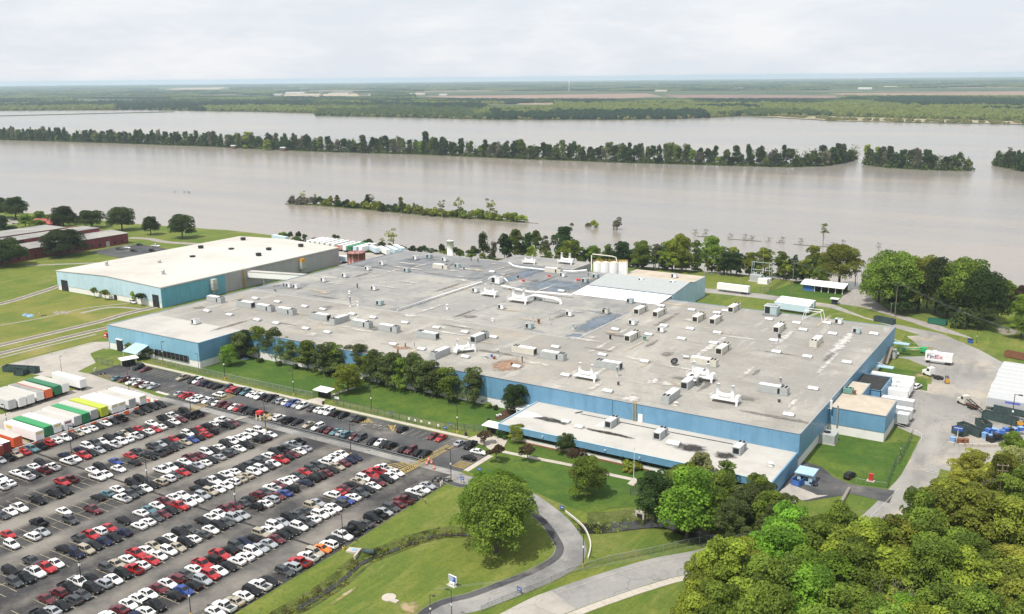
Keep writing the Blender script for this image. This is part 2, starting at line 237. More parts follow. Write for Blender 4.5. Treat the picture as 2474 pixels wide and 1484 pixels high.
def chain_link():
    m, n, l, b = newmat('chain_link'); b.inputs['Base Color'].default_value = (0.16, 0.165, 0.16, 1); b.inputs['Roughness'].default_value = 0.6
    g = n.new('ShaderNodeNewGeometry'); s = n.new('ShaderNodeSeparateXYZ'); l.new(g.outputs['Position'], s.inputs[0])
    h = n.new('ShaderNodeMath'); h.operation = 'ADD'; l.new(s.outputs[0], h.inputs[0]); l.new(s.outputs[1], h.inputs[1])
    outs = []
    for op in ('ADD', 'SUBTRACT'):
        a = n.new('ShaderNodeMath'); a.operation = op; l.new(h.outputs[0], a.inputs[0]); l.new(s.outputs[2], a.inputs[1])
        k = n.new('ShaderNodeMath'); k.operation = 'MULTIPLY'; k.inputs[1].default_value = 14; l.new(a.outputs[0], k.inputs[0])
        f = n.new('ShaderNodeMath'); f.operation = 'FRACT'; l.new(k.outputs[0], f.inputs[0])
        c = n.new('ShaderNodeMath'); c.operation = 'LESS_THAN'; c.inputs[1].default_value = 0.16; l.new(f.outputs[0], c.inputs[0]); outs.append(c.outputs[0])
    q = n.new('ShaderNodeMath'); q.operation = 'MAXIMUM'; l.new(outs[0], q.inputs[0]); l.new(outs[1], q.inputs[1])
    l.new(q.outputs[0], b.inputs['Alpha'])
    return m
MT['chain'] = chain_link()
def water_mat():
    m, n, l, b = newmat('muddy_water'); b.inputs['Roughness'].default_value = 0.2; b.inputs['IOR'].default_value = 1.33
    g = n.new('ShaderNodeNewGeometry'); mpn = n.new('ShaderNodeMapping'); mpn.inputs['Scale'].default_value = (0.45, 1.0, 1); mpn.inputs['Rotation'].default_value = (0, 0, 0.5)
    l.new(g.outputs['Position'], mpn.inputs['Vector'])
    t = n.new('ShaderNodeTexNoise'); t.inputs['Scale'].default_value = 0.006; t.inputs['Detail'].default_value = 6; l.new(mpn.outputs[0], t.inputs['Vector'])
    x = n.new('ShaderNodeMixRGB'); x.inputs[1].default_value = (0.2, 0.192, 0.18, 1); x.inputs[2].default_value = (0.29, 0.245, 0.19, 1)
    r = n.new('ShaderNodeMapRange'); r.inputs['From Min'].default_value = 0.36; r.inputs['From Max'].default_value = 0.64; t3 = n.new('ShaderNodeTexNoise'); t3.inputs['Scale'].default_value = 0.02; t3.inputs['Detail'].default_value = 8; mp3 = n.new('ShaderNodeMapping'); mp3.inputs['Scale'].default_value = (0.12, 1.0, 1); mp3.inputs['Rotation'].default_value = (0, 0, 0.12); l.new(g.outputs['Position'], mp3.inputs['Vector']); l.new(mp3.outputs[0], t3.inputs['Vector'])
    av = n.new('ShaderNodeMixRGB'); av.inputs['Fac'].default_value = 0.5; l.new(t.outputs['Fac'], av.inputs[1]); l.new(t3.outputs['Fac'], av.inputs[2]); l.new(av.outputs[0], r.inputs['Value'])
    l.new(r.outputs[0], x.inputs['Fac']); l.new(x.outputs[0], b.inputs['Base Color'])
    v = n.new('ShaderNodeTexNoise'); v.inputs['Scale'].default_value = 0.35; v.inputs['Detail'].default_value = 5; l.new(mpn.outputs[0], v.inputs['Vector'])
    # wind patches: rippled and calmer water
    t2 = n.new('ShaderNodeTexNoise'); t2.inputs['Scale'].default_value = 0.004; t2.inputs['Detail'].default_value = 4; l.new(mpn.outputs[0], t2.inputs['Vector'])
    r2 = n.new('ShaderNodeMapRange'); r2.inputs['From Min'].default_value = 0.35; r2.inputs['From Max'].default_value = 0.65; r2.inputs['To Min'].default_value = 0.35; r2.inputs['To Max'].default_value = 0.9; l.new(t2.outputs['Fac'], r2.inputs['Value'])
    bm = n.new('ShaderNodeBump'); bm.inputs['Distance'].default_value = 0.35; l.new(r2.outputs[0], bm.inputs['Strength']); l.new(v.outputs['Fac'], bm.inputs['Height']); l.new(bm.outputs[0], b.inputs['Normal'])
    return m
MT['water'] = water_mat(); MT['creek'] = plain('dark_creek_water', (0.02, 0.021, 0.016), 0.15)  # creek base colour darkened to paint in the reflected bank
def leaf_mat(name, c, var=0.35, transl=0.42):
    m, n, l, b = newmat(name); b.inputs['Roughness'].default_value = 0.7; b.inputs['Specular IOR Level'].default_value = 0.15
    at = n.new('ShaderNodeAttribute'); at.attribute_name = 'tint'; oi = n.new('ShaderNodeObjectInfo')
    x = n.new('ShaderNodeMixRGB'); x.inputs[1].default_value = (*[k*(1-var) for k in c], 1); x.inputs[2].default_value = (c[0]*(1+var*1.15), c[1]*(1+var), c[2]*(1+var*0.6), 1)
    l.new(at.outputs['Fac'], x.inputs['Fac'])
    hs = n.new('ShaderNodeHueSaturation'); r = n.new('ShaderNodeMapRange'); r.inputs['To Min'].default_value = 0.68; r.inputs['To Max'].default_value = 1.3
    l.new(oi.outputs['Random'], r.inputs['Value']); l.new(r.outputs[0], hs.inputs['Value']); l.new(x.outputs[0], hs.inputs['Color'])
    r3 = n.new('ShaderNodeMapRange'); r3.inputs['To Min'].default_value = 0.495; r3.inputs['To Max'].default_value = 0.515; l.new(oi.outputs['Random'], r3.inputs['Value']); l.new(r3.outputs[0], hs.inputs['Hue'])
    l.new(hs.outputs[0], b.inputs['Base Color'])
    tr = n.new('ShaderNodeBsdfTranslucent'); l.new(hs.outputs[0], tr.inputs['Color']); ms = n.new('ShaderNodeMixShader'); ms.inputs['Fac'].default_value = transl
    l.new(b.outputs[0], ms.inputs[1]); l.new(tr.outputs[0], ms.inputs[2]); l.new(ms.outputs[0], n['Material Output'].inputs['Surface'])
    return m
LEAF = dict(wall=leaf_mat('wall_side_leaves', (0.112, 0.145, 0.048)), dark=leaf_mat('dark_leaves', (0.058, 0.08, 0.026)), deep=leaf_mat('deep_green_leaves', (0.05, 0.088, 0.026)), mid=leaf_mat('green_leaves', (0.16, 0.225, 0.036)),
            light=leaf_mat('light_green_leaves', (0.25, 0.305, 0.042)), bright=leaf_mat('bright_green_leaves', (0.175, 0.305, 0.036)), olive=leaf_mat('olive_leaves', (0.215, 0.245, 0.04)),
            pale=leaf_mat('pale_green_leaves', (0.27, 0.29, 0.11)), gold=leaf_mat('yellow_green_leaves', (0.31, 0.315, 0.055)), brown=leaf_mat('brown_leaves', (0.085, 0.06, 0.035)), grey=leaf_mat('grey_twigs', (0.19, 0.175, 0.14)))
# ------------------------------------------------------------------ mesh building
class MB:
    def __init__(s): s.v, s.f, s.m = [], [], []
    def add(s, vs_, fs_, mi=0):
        o = len(s.v); s.v += [tuple(p) for p in vs_]; s.f += [tuple(i+o for i in f) for f in fs_]; s.m += [mi]*len(fs_); return s
    def box(s, x0, x1, y0, y1, z0, z1, mi=0):
        return s.add([(x0, y0, z0), (x1, y0, z0), (x1, y1, z0), (x0, y1, z0), (x0, y0, z1), (x1, y0, z1), (x1, y1, z1), (x0, y1, z1)],
                     [(3, 2, 1, 0), (4, 5, 6, 7), (0, 1, 5, 4), (1, 2, 6, 5), (2, 3, 7, 6), (3, 0, 4, 7)], mi)
    def hexa(s, b, t, mi=0):
        return s.add(list(b)+list(t), [(3, 2, 1, 0), (4, 5, 6, 7), (0, 1, 5, 4), (1, 2, 6, 5), (2, 3, 7, 6), (3, 0, 4, 7)], mi)
    def tube(s, pts, r, n=8, mi=0, cap=True):
        pts = [Vector(p) for p in pts]; rs = r if isinstance(r, (list, tuple)) else [r]*len(pts)
        rings = []
        for i, p in enumerate(pts):
            d = (pts[min(i+1, len(pts)-1)]-pts[max(i-1, 0)]).normalized()
            a = d.cross(Vector((0, 0, 1)) if abs(d.z) < 0.95 else Vector((1, 0, 0))).normalized(); b = d.cross(a)
            rings.append([p+(a*math.cos(2*math.pi*k/n)+b*math.sin(2*math.pi*k/n))*rs[i] for k in range(n)])
        vs_ = [q for R in rings for q in R]; fs_ = []
        for i in range(len(pts)-1):
            for k in range(n): fs_.append((i*n+k, i*n+(k+1) % n, (i+1)*n+(k+1) % n, (i+1)*n+k))
        if cap: fs_ += [tuple(range(n)), tuple((len(pts)-1)*n+k for k in reversed(range(n)))]
        return s.add(vs_, fs_, mi)
    def cyl(s, x, y, z0, z1, r, n=16, r1=None, mi=0): return s.tube([(x, y, z0), (x, y, z1)], [r, r if r1 is None else r1], n, mi)
    def prism(s, pts, z0, z1, mi=0):
        n = len(pts)
        a = sum(pts[i][0]*pts[(i+1) % n][1]-pts[(i+1) % n][0]*pts[i][1] for i in range(n))
        if a < 0: pts = pts[::-1]
        vs_ = [(p[0], p[1], z0) for p in pts]+[(p[0], p[1], z1) for p in pts]
        fs_ = [tuple(reversed(range(n))), tuple(range(n, 2*n))]+[(i, (i+1) % n, n+(i+1) % n, n+i) for i in range(n)]
        return s.add(vs_, fs_, mi)
    def sheet(s, pts, z, mi=0):
        n = len(pts); a = sum(pts[i][0]*pts[(i+1) % n][1]-pts[(i+1) % n][0]*pts[i][1] for i in range(n))
        if a < 0: pts = pts[::-1]
        return s.add([(p[0], p[1], z) for p in pts], [tuple(range(n))], mi)
    def data(s, name, mats, smooth=False):
        me = bpy.data.meshes.new(name); me.from_pydata(s.v, [], s.f)
        for m in (mats if isinstance(mats, (list, tuple)) else [mats]): me.materials.append(MT[m] if isinstance(m, str) else m)
        me.polygons.foreach_set('material_index', s.m)
        if smooth: me.polygons.foreach_set('use_smooth', [True]*len(me.polygons))
        me.update(); return me
    def build(s, name, mats, parent=None, smooth=False): return link(name, s.data(name, mats, smooth), parent)
def link(name, data, parent=None, loc=None, rz=0.0):
    o = bpy.data.objects.new(name, data); COL.objects.link(o)
    if parent is not None: o.parent = parent
    if loc is not None: o.location = loc
    if rz: o.rotation_euler = (0, 0, rz)
    return o
def tag(o, label=None, cat=None, group=None, kind=None):
    if label: o['label'] = label
    if cat: o['category'] = cat
    if group: o['group'] = group
    if kind: o['kind'] = kind
    return o
def thing(name, label, cat, loc=(0, 0, 0), rz=0.0, group=None):
    o = link(name, None, None, loc, rz); o.empty_display_size = 0.5
    return tag(o, label, cat, group)
def struct(name, mb, mats, smooth=False): return tag(mb.build(name, mats, None, smooth), kind='structure')
def kids(o): return KIDS.get(o.name) or list(o.children)
KIDS = {}
def dup(root, loc, rz=0.0, label=None, group=None, sc=None):
    r = root.copy(); COL.objects.link(r); r.location = loc; r.rotation_euler = (0, 0, rz)
    if sc is not None: r.scale = sc if isinstance(sc, (tuple, list)) else (sc, sc, sc)
    if label: r['label'] = label
    if group: r['group'] = group
    if root.name not in KIDS: KIDS[root.name] = list(root.children)
    for ch in KIDS[root.name]:
        c = ch.copy(); COL.objects.link(c); c.parent = r
        if ch.name not in KIDS: KIDS[ch.name] = list(ch.children)
        for g in KIDS[ch.name]:
            d = g.copy(); COL.objects.link(d); d.parent = c
    return r
def setmat(o, m, slot=0):
    o.material_slots[slot].link = 'OBJECT'; o.material_slots[slot].material = MT[m] if isinstance(m, str) else m
ORD = 'first second third fourth fifth sixth seventh eighth ninth tenth eleventh twelfth thirteenth fourteenth fifteenth sixteenth seventeenth eighteenth nineteenth twentieth'.split()
TENS = 'twenty thirty forty fifty sixty seventy eighty ninety'.split()
def ordinal(i):
    n = i+1
    if n > 100 and n % 100: return ('hundred-and-' if n < 200 else 'two-hundred-and-')+ordinal((n % 100)-1)
    if n % 100 == 0: return 'hundredth' if n == 100 else 'two-hundredth'
    if n <= 20: return ORD[i]
    t, u = TENS[n//10-2], n % 10
    return t+'-'+ORD[u-1] if u else t[:-1]+'ieth'
def strip(pts, wd):
    """outline of a road of width wd along a centre line"""
    pts = [Vector((p[0], p[1])) for p in pts]; l_, r_ = [], []
    for i, p in enumerate(pts):
        d = (pts[min(i+1, len(pts)-1)]-pts[max(i-1, 0)]).normalized(); nrm = Vector((-d.y, d.x))*wd/2
        l_.append(tuple(p+nrm)); r_.append(tuple(p-nrm))
    return l_, r_
def ribbon(mb, pts, wd, z, mi=0, z0=None):
    l_, r_ = strip(pts, wd); n = len(l_)
    if z0 is None:
        mb.add([(*p, z) for p in l_]+[(*p, z) for p in r_], [(n+i, n+i+1, i+1, i) for i in range(n-1)], mi)
    else:
        for i in range(n-1):
            mb.hexa([(*r_[i], z0), (*r_[i+1], z0), (*l_[i+1], z0), (*l_[i], z0)], [(*r_[i], z), (*r_[i+1], z), (*l_[i+1], z), (*l_[i], z)], mi)
    return mb
def spline(pts, k=6):
    P = [Vector((p[0], p[1])) for p in pts]; out = []
    for i in range(len(P)-1):
        a, b, c, d = P[max(i-1, 0)], P[i], P[i+1], P[min(i+2, len(P)-1)]
        for j in range(k):
            t = j/k; out.append(tuple(0.5*((2*b)+(c-a)*t+(2*a-5*b+4*c-d)*t*t+(3*b-a-3*c+d)*t**3)))
    out.append(tuple(P[-1])); return out
def wobble(pts, step=2.0, amp=0.5, seed=0):
    out = []
    for i in range(len(pts)):
        a, b = Vector(pts[i]).to_2d(), Vector(pts[(i+1) % len(pts)]).to_2d(); n = max(1, int((b-a).length/step))
        for j in range(n):
            p = a+(b-a)*j/n; out.append((p.x+amp*mnoise.noise((p.x*0.3, p.y*0.3, seed)), p.y+amp*mnoise.noise((p.x*0.3, p.y*0.3, seed+7))))
    return out
# ------------------------------------------------------------------ land and water
WZ = -2.5
SHORE = [(-3000, 300), (-1200, 380), (-900, 428), (-747, 447), (-617, 451), (-561, 458), (-526, 464), (-480, 462), (-445, 452), (-400, 456), (-345, 461), (-317, 459), (-289, 472), (-250, 480), (-206, 486), (-171, 491),
         (-131, 489), (-104, 480), (-90, 481), (-60, 492), (-37, 495), (-20, 484), (10, 470), (100, 452), (300, 430), (1500, 380)]
SX, SY = np.array([p[0] for p in SHORE], float), np.array([p[1] for p in SHORE], float)
DITCH1 = spline(wl('K 420 1484;K 700 1330;K 1000 1130;K 1200 960;K 1480 850;K 1700 765;K 1950 705;K 2200 700'))
DITCH2 = spline(wl('L 1040 640;L 1250 640;L 1500 610;L 1750 590;L 1900 610;L 2100 690;L 2300 740;L 2420 730'))
DT = np.array([p for p in DITCH1]), np.array([p for p in DITCH2])
POND = wl('E 2230 1390;E 2330 1335;E 2400 1360;E 2420 1430;I 2330 140;I 2240 100')
def ground_z(X, Y):
    s = np.interp(X, SX, SY)-Y
    z = np.where(s > 3, 0.0, np.clip((s-3)*0.4, -5, 0))
    for D_, dep, sg in ((DT[0], 1.35, 7.0), (DT[1], 1.9, 13.0)):
        d2 = ((X[..., None]-D_[:, 0])**2+(Y[..., None]-D_[:, 1])**2).min(-1)
        z = z-dep*np.exp(-d2/sg)
    cxp, cyp = np.mean([p[0] for p in POND]), np.mean([p[1] for p in POND])
    z = z-3.2*np.exp(-((X-cxp)**2/16+(Y-cyp)**2/80))
    return z
xs = np.concatenate([[-6000, -4000, -2500, -1700, -1300], np.arange(-1100, -480, 10), np.arange(-480, -180, 4), np.arange(-180, -20, 1.6), np.arange(-20, 60, 4), np.arange(60, 320, 20), [500, 900, 1500]])
ys = np.concatenate([[-2500, -1000, -300], np.arange(-100, 90, 12), np.arange(90, 205, 1.6), np.arange(205, 425, 5), np.arange(425, 512, 2.5)])
GX, GY = np.meshgrid(xs, ys)
GZ = np.vstack([ground_z(GX[i:i+20], GY[i:i+20]) for i in range(0, len(ys), 20)])
nx, ny = len(xs), len(ys)
me = bpy.data.meshes.new('ground'); V = np.stack([GX, GY, GZ], -1).reshape(-1, 3)
idx = np.arange(nx*ny).reshape(ny, nx); F4 = np.stack([idx[:-1, :-1], idx[:-1, 1:], idx[1:, 1:], idx[1:, :-1]], -1).reshape(-1, 4)
me.from_pydata(V.tolist(), [], F4.tolist()); me.materials.append(MT['grass']); me.polygons.foreach_set('use_smooth', [True]*len(me.polygons))
tag(link('ground', me), kind='structure')
R_ = 26000
m = MB(); m.sheet([(-R_*0.9, -2000), (R_*0.6, -2000), (R_*0.6, 4000), (-R_*0.9, 4000)], WZ); struct('river_water', m, 'water')
m = MB(); m.sheet(POND, -1.0); struct('pond_water', m, 'water')
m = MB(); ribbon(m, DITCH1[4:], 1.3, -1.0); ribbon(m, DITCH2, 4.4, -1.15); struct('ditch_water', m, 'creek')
def draped(mb, pts, wd, dz, n=6):
    for j in range(n):
        u0, u1 = -wd/2+wd*j/n, -wd/2+wd*(j+1)/n
        A_, B_ = strip(pts, -2*u0)[0], strip(pts, -2*u1)[0]
        for (a, b) in zip(range(len(pts)-1), range(1, len(pts))):
            q = [A_[a], A_[b], B_[b], B_[a]]; zz = ground_z(np.array([p[0] for p in q]), np.array([p[1] for p in q])); mb.add([(p[0], p[1], float(z)+dz) for p, z in zip(q, zz)], [(0, 1, 2, 3)])
m = MB(); draped(m, DITCH1, 5.5, .05); struct('ditch_bank', m, 'rough_grass'); m = MB(); draped(m, DITCH2, 5.6, .05); struct('creek_mud', m, 'mulch'); m = MB(); draped(m, [(p[0]-.6, p[1]+4.6) for p in DITCH2], 4.6, .09); struct('creek_bank', m, 'rough_grass')  # dark strip beside the creek paints in the bank's reflection
# far bank
fs = [gp(x, y, WZ) for x, y in ((-700, 272), (-200, 270), (0, 268), (330, 266), (500, 269), (640, 271), (757, 274), (762, 281), (900, 283), (1200, 290), (1500, 290), (1650, 288), (1790, 281), (1900, 284), (2020, 293), (2250, 298), (2474, 301), (2700, 306), (3000, 312))]
farland = layered('far_land', (0.055, 0.07, 0.036), [((0.1, 0.12, 0.05), 0.0016, 0.45, 0.55, 0.9, (0.35, 1.6, 1)), ((0.03, 0.05, 0.028), 0.0022, 0.5, 0.6, 0.9, (0.4, 1.5, 1)), ((0.38, 0.27, 0.2), 0.0009, 0.56, 0.6, 0.85, (0.3, 2.2, 1)), ((0.04, 0.07, 0.02), 0.012, 0.45, 0.6, 0.7), ((0.3, 0.27, 0.22), 0.004, 0.7, 0.73, 0.8, (0.5, 1.5, 1))], 0.95)
arc = [(R_*math.sin(math.radians(a)), R_*math.cos(math.radians(a))) for a in range(62, -92, -4)]
m = MB(); shore_f = [(fs[0].x-9000, fs[0].y-300)]+[(p.x, p.y) for p in fs]+[(fs[-1].x+9000, fs[-1].y)]
m.prism(shore_f+arc, WZ-1, WZ+1.2); struct('far_land', m, farland)
FAR_SX, FAR_SY = np.array([p[0] for p in shore_f]), np.array([p[1] for p in shore_f])
def fieldpoly(txt, z): return [(p.x, p.y) for p in (gp(float(a.split()[0]), float(a.split()[1]), z) for a in txt.split(';'))]
m = MB(); FIELDS = []
for i, (t, mi) in enumerate((('1010 233;1560 226;1600 233;1500 238;1150 238', 0), ('1600 229;2020 231;2020 237;1640 237', 1), ('2000 226;2300 223;2474 221;2474 230;2050 232', 0), ('420 214;545 211;530 216;400 217', 2), ('1170 263;1240 258;1330 264;1200 268', 2),
                          ('1800 281;1960 280;2474 294;2474 300;2030 292;1880 284', 3), ('680 229;860 226;870 233;690 234', 2))):
    q = fieldpoly(t, WZ+1.2); FIELDS.append(q); m.sheet(q, WZ+1.24+i*0.02, mi)
struct('plowed_field', m, [layered('field_brown', (0.23, 0.14, 0.105), [((0.3, 0.21, 0.165), 0.004, 0.42, 0.6, 0.9, (0.4, 1.5, 1)), ((0.12, 0.13, 0.06), 0.008, 0.56, 0.66, 0.8)]), layered('field_dark', (0.17, 0.11, 0.095), [((0.26, 0.17, 0.13), 0.004, 0.45, 0.6, 0.9)]), layered('field_pale', (0.42, 0.33, 0.24), [((0.3, 0.25, 0.15), 0.01, 0.45, 0.6, 0.8)]), layered('bank_sand', (0.33, 0.27, 0.18), [((0.14, 0.16, 0.06), 0.02, 0.45, 0.6, 0.9), ((0.45, 0.38, 0.28), 0.05, 0.55, 0.66, 0.6)])])
# long low causeway at the far side of the water
m = MB(); q = [gp(x, y, WZ) for x, y in ((-200, 286), (0, 281), (200, 276), (420, 271))]; ribbon(m, [(p.x, p.y) for p in q], 9, WZ+2.0, 0, WZ-1); struct('causeway', m, 'rough_grass')
# islands in the river
ISL = {}
def island(name, front, depth):
    f = [gp(x, y, WZ) for x, y in front]; f = [(p.x, p.y) for p in f]
    back = [(p[0]-0.35*depth*(1 if 0 else 0), p[1]+depth*(0.45 if i in (0, len(f)-1) else 1)) for i, p in enumerate(f)]
    poly = wobble(f+back[::-1], 12, 3, 1); m = MB(); m.prism(poly, WZ-1, WZ+0.5); struct('island', m, 'rough_grass'); ISL[name] = (f, depth)
island('main', ((-420, 331), (-200, 334), (0, 339), (250, 346), (500, 355), (750, 367), (1000, 374), (1250, 385), (1500, 394), (1750, 401), (1900, 405), (1990, 402), (2062, 388)), 42)
island('right', ((2088, 399), (2150, 407), (2250, 412), (2340, 414)), 26)
island('edge', ((2404, 401), (2474, 416), (2560, 424), (2700, 432)), 40)
island('near', ((690, 494), (760, 497), (860, 505), (960, 515), (1060, 524), (1160, 531), (1262, 538)), 9)
# ------------------------------------------------------------------ paving, kept as sheets a little above each other
Z1, Z2, Z3, Z4 = 0.02, 0.06, 0.105, 0.13
PAVES = [0]
def pave(name, pts, z, mat):
    PAVES[0] += 1; return struct(name, MB().sheet(pts, z-0.01+0.0011*PAVES[0]+(0.012 if mat in ('lawn', 'dirt') else 0)), mat)
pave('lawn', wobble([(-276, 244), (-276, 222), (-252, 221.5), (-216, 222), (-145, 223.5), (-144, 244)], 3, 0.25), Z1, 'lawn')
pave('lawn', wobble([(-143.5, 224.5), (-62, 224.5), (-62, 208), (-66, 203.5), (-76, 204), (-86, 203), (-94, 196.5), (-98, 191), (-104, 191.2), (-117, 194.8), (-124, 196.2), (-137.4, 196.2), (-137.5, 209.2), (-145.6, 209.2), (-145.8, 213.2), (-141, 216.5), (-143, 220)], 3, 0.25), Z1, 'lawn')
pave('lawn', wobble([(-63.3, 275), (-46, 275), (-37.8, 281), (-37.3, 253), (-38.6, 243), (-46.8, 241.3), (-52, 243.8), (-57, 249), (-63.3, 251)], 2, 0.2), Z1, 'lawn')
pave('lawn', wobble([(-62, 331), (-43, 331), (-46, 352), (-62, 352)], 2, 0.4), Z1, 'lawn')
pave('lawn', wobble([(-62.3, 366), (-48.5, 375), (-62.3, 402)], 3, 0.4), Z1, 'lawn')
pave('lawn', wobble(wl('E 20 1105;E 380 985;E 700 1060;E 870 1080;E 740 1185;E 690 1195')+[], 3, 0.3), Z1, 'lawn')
LOT = [(-262, 40), (-262, 192.2), (-136, 192.2), (-132.5, 192.2), (-138.2, 187), (-138.2, 170), (-137.8, 146), (-138.2, 120), (-138.2, 40)]
pave('parking_lot', LOT, Z1, 'lot')
pave('trailer_yard', wobble([(-262, 40), (-262, 194.5), (-296, 197.5), (-307.5, 198.7), (-314, 198), (-318, 208.5), (-331.5, 215), (-334, 228), (-344, 226), (-345, 188), (-339, 185), (-312, 189.5), (-296, 190), (-293, 157), (-340, 154), (-340, 40)], 4, 0.5), Z1, 'concrete')
pave('rail_yard_paving', [(-345.5, 150), (-345.5, 226), (-331, 236), (-331, 222)]+[(-344.5, 226), (-345, 188)], Z1-0.01, 'concrete')
pave('upper_parking_lot', [(-308, 198.6), (-308, 215.4), (-152, 215.4), (-146.3, 213.4), (-146, 208.6), (-139.6, 208.6), (-139.5, 195.2), (-160, 195.2)], Z1, 'asphalt')
pave('parking_lane', [(-262, 192.25), (-262, 195.1), (-139.5, 195.1), (-136, 192.25)], Z1+0.004, 'old_road')
m = MB(); m.prism([(-303, 215.9), (-152, 215.9), (-152, 217.4), (-303, 217.4)], 0, 0.14); m.prism([(-139.4, 196.4), (-137.7, 196.4), (-137.7, 208.8), (-139.4, 208.8)], 0, 0.14)
m.prism([(-152, 215.9), (-141, 213.5), (-139, 216.5), (-141, 221.6), (-150, 221.6)], 0, 0.135); struct('sidewalk', m, 'sidewalk')
# front walks
m = MB(); m.sheet([(-217.5, 217.4), (-211, 217.4), (-212.6, 221), (-216.2, 221)], Z3); m.sheet([(-214.8, 224), (-213.3, 224), (-212, 236), (-213.5, 236)], Z3)
m.sheet([(-146.6, 225), (-144.4, 225), (-144.6, 237), (-146.8, 237)], Z3); ribbon(m, spline(wl('H 80 1120;H 170 1150;H 230 1190;H 500 1250;H 960 1340;H 1200 1400;H 1520 1470')), 1.7, Z3); m.sheet(wl('L 1480 265;L 1540 205;L 1590 235;L 1540 290'), Z3+0.01)
m.sheet([(-143.5, 230), (-137, 229), (-137, 226.3), (-143.5, 226.8)], Z3); struct('path', m, 'sidewalk')
pave('planting_bed', wobble(wl('H 230 905;H 330 915;H 470 850;H 420 800;H 300 830'), 1, 0.3), Z2, 'mulch')
pave('planting_bed', wobble([(-137, 222.6), (-108, 222.4), (-90, 222.6), (-90, 224), (-137, 224)], 2, 0.25, 3), Z2, 'mulch')
# driveway with broken centre line
DRV = spline([(-140.5, 191.6)]+wl('K 2150 245;K 2400 250;L 470 370;L 660 500;L 800 620;L 890 740;L 950 860;L 910 970;L 770 1070;L 560 1170;L 330 1260;L 60 1360;L -300 1480')+[(-101, 118), (-104, 95), (-107, 60)], 5)
m = MB(); ribbon(m, DRV, 7.2, Z1+0.008); struct('driveway', m, 'old_road')
m = MB(); ribbon(m, [(p[0], p[1]) for p in strip(DRV, 5.0)[1]], 1.9, Z2, 0); struct('driveway_patch', m, 'asphalt')
m = MB()
cl = [Vector(p) for p in DRV]; acc = 0
for a, b in zip(cl, cl[1:]):
    L_ = (b-a).length; t = 0
    while t < L_:
        if (acc+t) % 5.0 < 0.6: p, q = a+(b-a)*(t/L_), a+(b-a)*min(1, (t+2.0)/L_); ribbon(m, [tuple(p), tuple(q)], 0.16, Z3+0.01)
        t += 0.6
    acc += L_
struct('road_marking', m, 'line_paint')
RD = spline([(-97, 60), (-95, 95), (-93, 120)]+wl('L 580 1484;L 880 1350;L 1250 1220;L 1560 1120;L 1850 1040;L 2200 975;L 2470 910;M 300 860;M 700 800;M 1000 700;M 1180 560;M 1400 330'), 5)
m = MB(); ribbon(m, RD, 8.8, Z1+0.004); struct('road', m, 'old_road')
m = MB(); ribbon(m, [p for p in RD[:21]], 8.7, Z2); struct('road_patch', m, 'concrete')
m = MB(); ribbon(m, [p for p in strip(RD, 5.2)[0]], 0.12, Z3); struct('road_marking', m, 'white_paint')
SWK = strip(RD, 11.2)[1]
root = tag(link('sidewalk_slabs', None), kind='structure'); acc = 0
SW = [Vector(p) for p in SWK]; segs = []
for a, b in zip(SW, SW[1:]):
    n = max(1, int((b-a).length/1.9)); segs += [(a+(b-a)*i/n, a+(b-a)*(i+1)/n) for i in range(n)]
for i, (a, b) in enumerate(segs[:70]):
    d = (b-a).normalized(); m = MB(); ribbon(m, [tuple(a+d*0.03), tuple(b-d*0.03)], 1.9, 0.12+random.uniform(-.012, .012), 0, -0.1); m.build('slab', 'sidewalk', root)
# gate road and loading yard
GATE = [(-37.4, 205), (-37.2, 218), (-38.4, 241), (-37.2, 254), (-37.4, 285), (-45.8, 291), (-62, 291), (-62, 330), (-50, 332), (-43, 340), (-45.5, 358), (-55, 366), (-62.3, 368), (-62.3, 400), (-57.2, 404.4), (-68, 412), (-100, 434), (-136, 437), (-200, 436), (-200, 444), (-136, 447), (-100, 441), (-83, 424), (-69, 418), (-50.8, 412), (-34.3, 394), (-24.4, 379), (0, 366), (30, 350), (30, 262), (0, 262), (-29, 263), (-28.3, 246), (-29, 215), (-31, 200)]
pave('loading_yard', wobble(GATE, 4, 0.4), Z1, 'yard')
pave('side_driveway', wobble([(-62.3, 249.5), (-56.8, 248.4), (-52, 242.8), (-46.5, 240.6), (-36.8, 242.4), (-36.5, 234), (-42.2, 234.6), (-46, 234.6), (-49, 231), (-54.5, 224.4), (-62.3, 226)], 2, 0.2), Z2, 'asphalt')
pave('concrete_apron', wobble([(-61, 233), (-53, 229.5), (-50.5, 231), (-55.2, 224.5), (-62, 226)], 1.5, 0.3), Z3, 'concrete')
pave('boat_ramp', wobble([(-100, 444), (-102, 470), (-100, 480), (-92, 481), (-88, 462), (-75, 439), (-52, 424), (-40, 412), (-38, 409), (-52, 415), (-72, 431), (-88, 443)], 3, 0.5), Z1, 'gravel')
pave('bare_soil', wobble([(-60, 377), (-47, 386), (-46, 390), (-62, 383)], 1.5, 0.6), Z2, 'dirt'); pave('bare_soil', wobble([(-50, 344), (-43, 343), (-43, 350), (-50, 353)], 1.5, 0.8), Z2+0.005, 'dirt')
pave('bare_soil', wobble([(-53, 331.5), (-44, 333), (-44, 336), (-52, 335)], 1.5, 0.6), Z2+0.01, 'dirt'); pave('bare_soil', wobble(wl('K 850 1400;K 1190 1180;K 1200 1210;K 930 1400'), 2, 0.6), Z2, 'dirt')
pave('bare_soil', wobble(wl('K 1480 1390;K 1620 1350;K 1800 1400;K 1750 1484;K 1560 1470'), 2, 0.8), Z2, 'dirt')
m = MB(); m.cyl(*w('K', 1445, 1330).to_2d(), 0, 0.18, 1.5, 20); q = w('K', 1490, 1360); m.box(q.x-1, q.x+1, q.y-.6, q.y+.6, 0, 0.15); tag(m.build('well_cover', 'sidewalk'), 'round white concrete well cover with a square slab in grass', 'manhole cover')
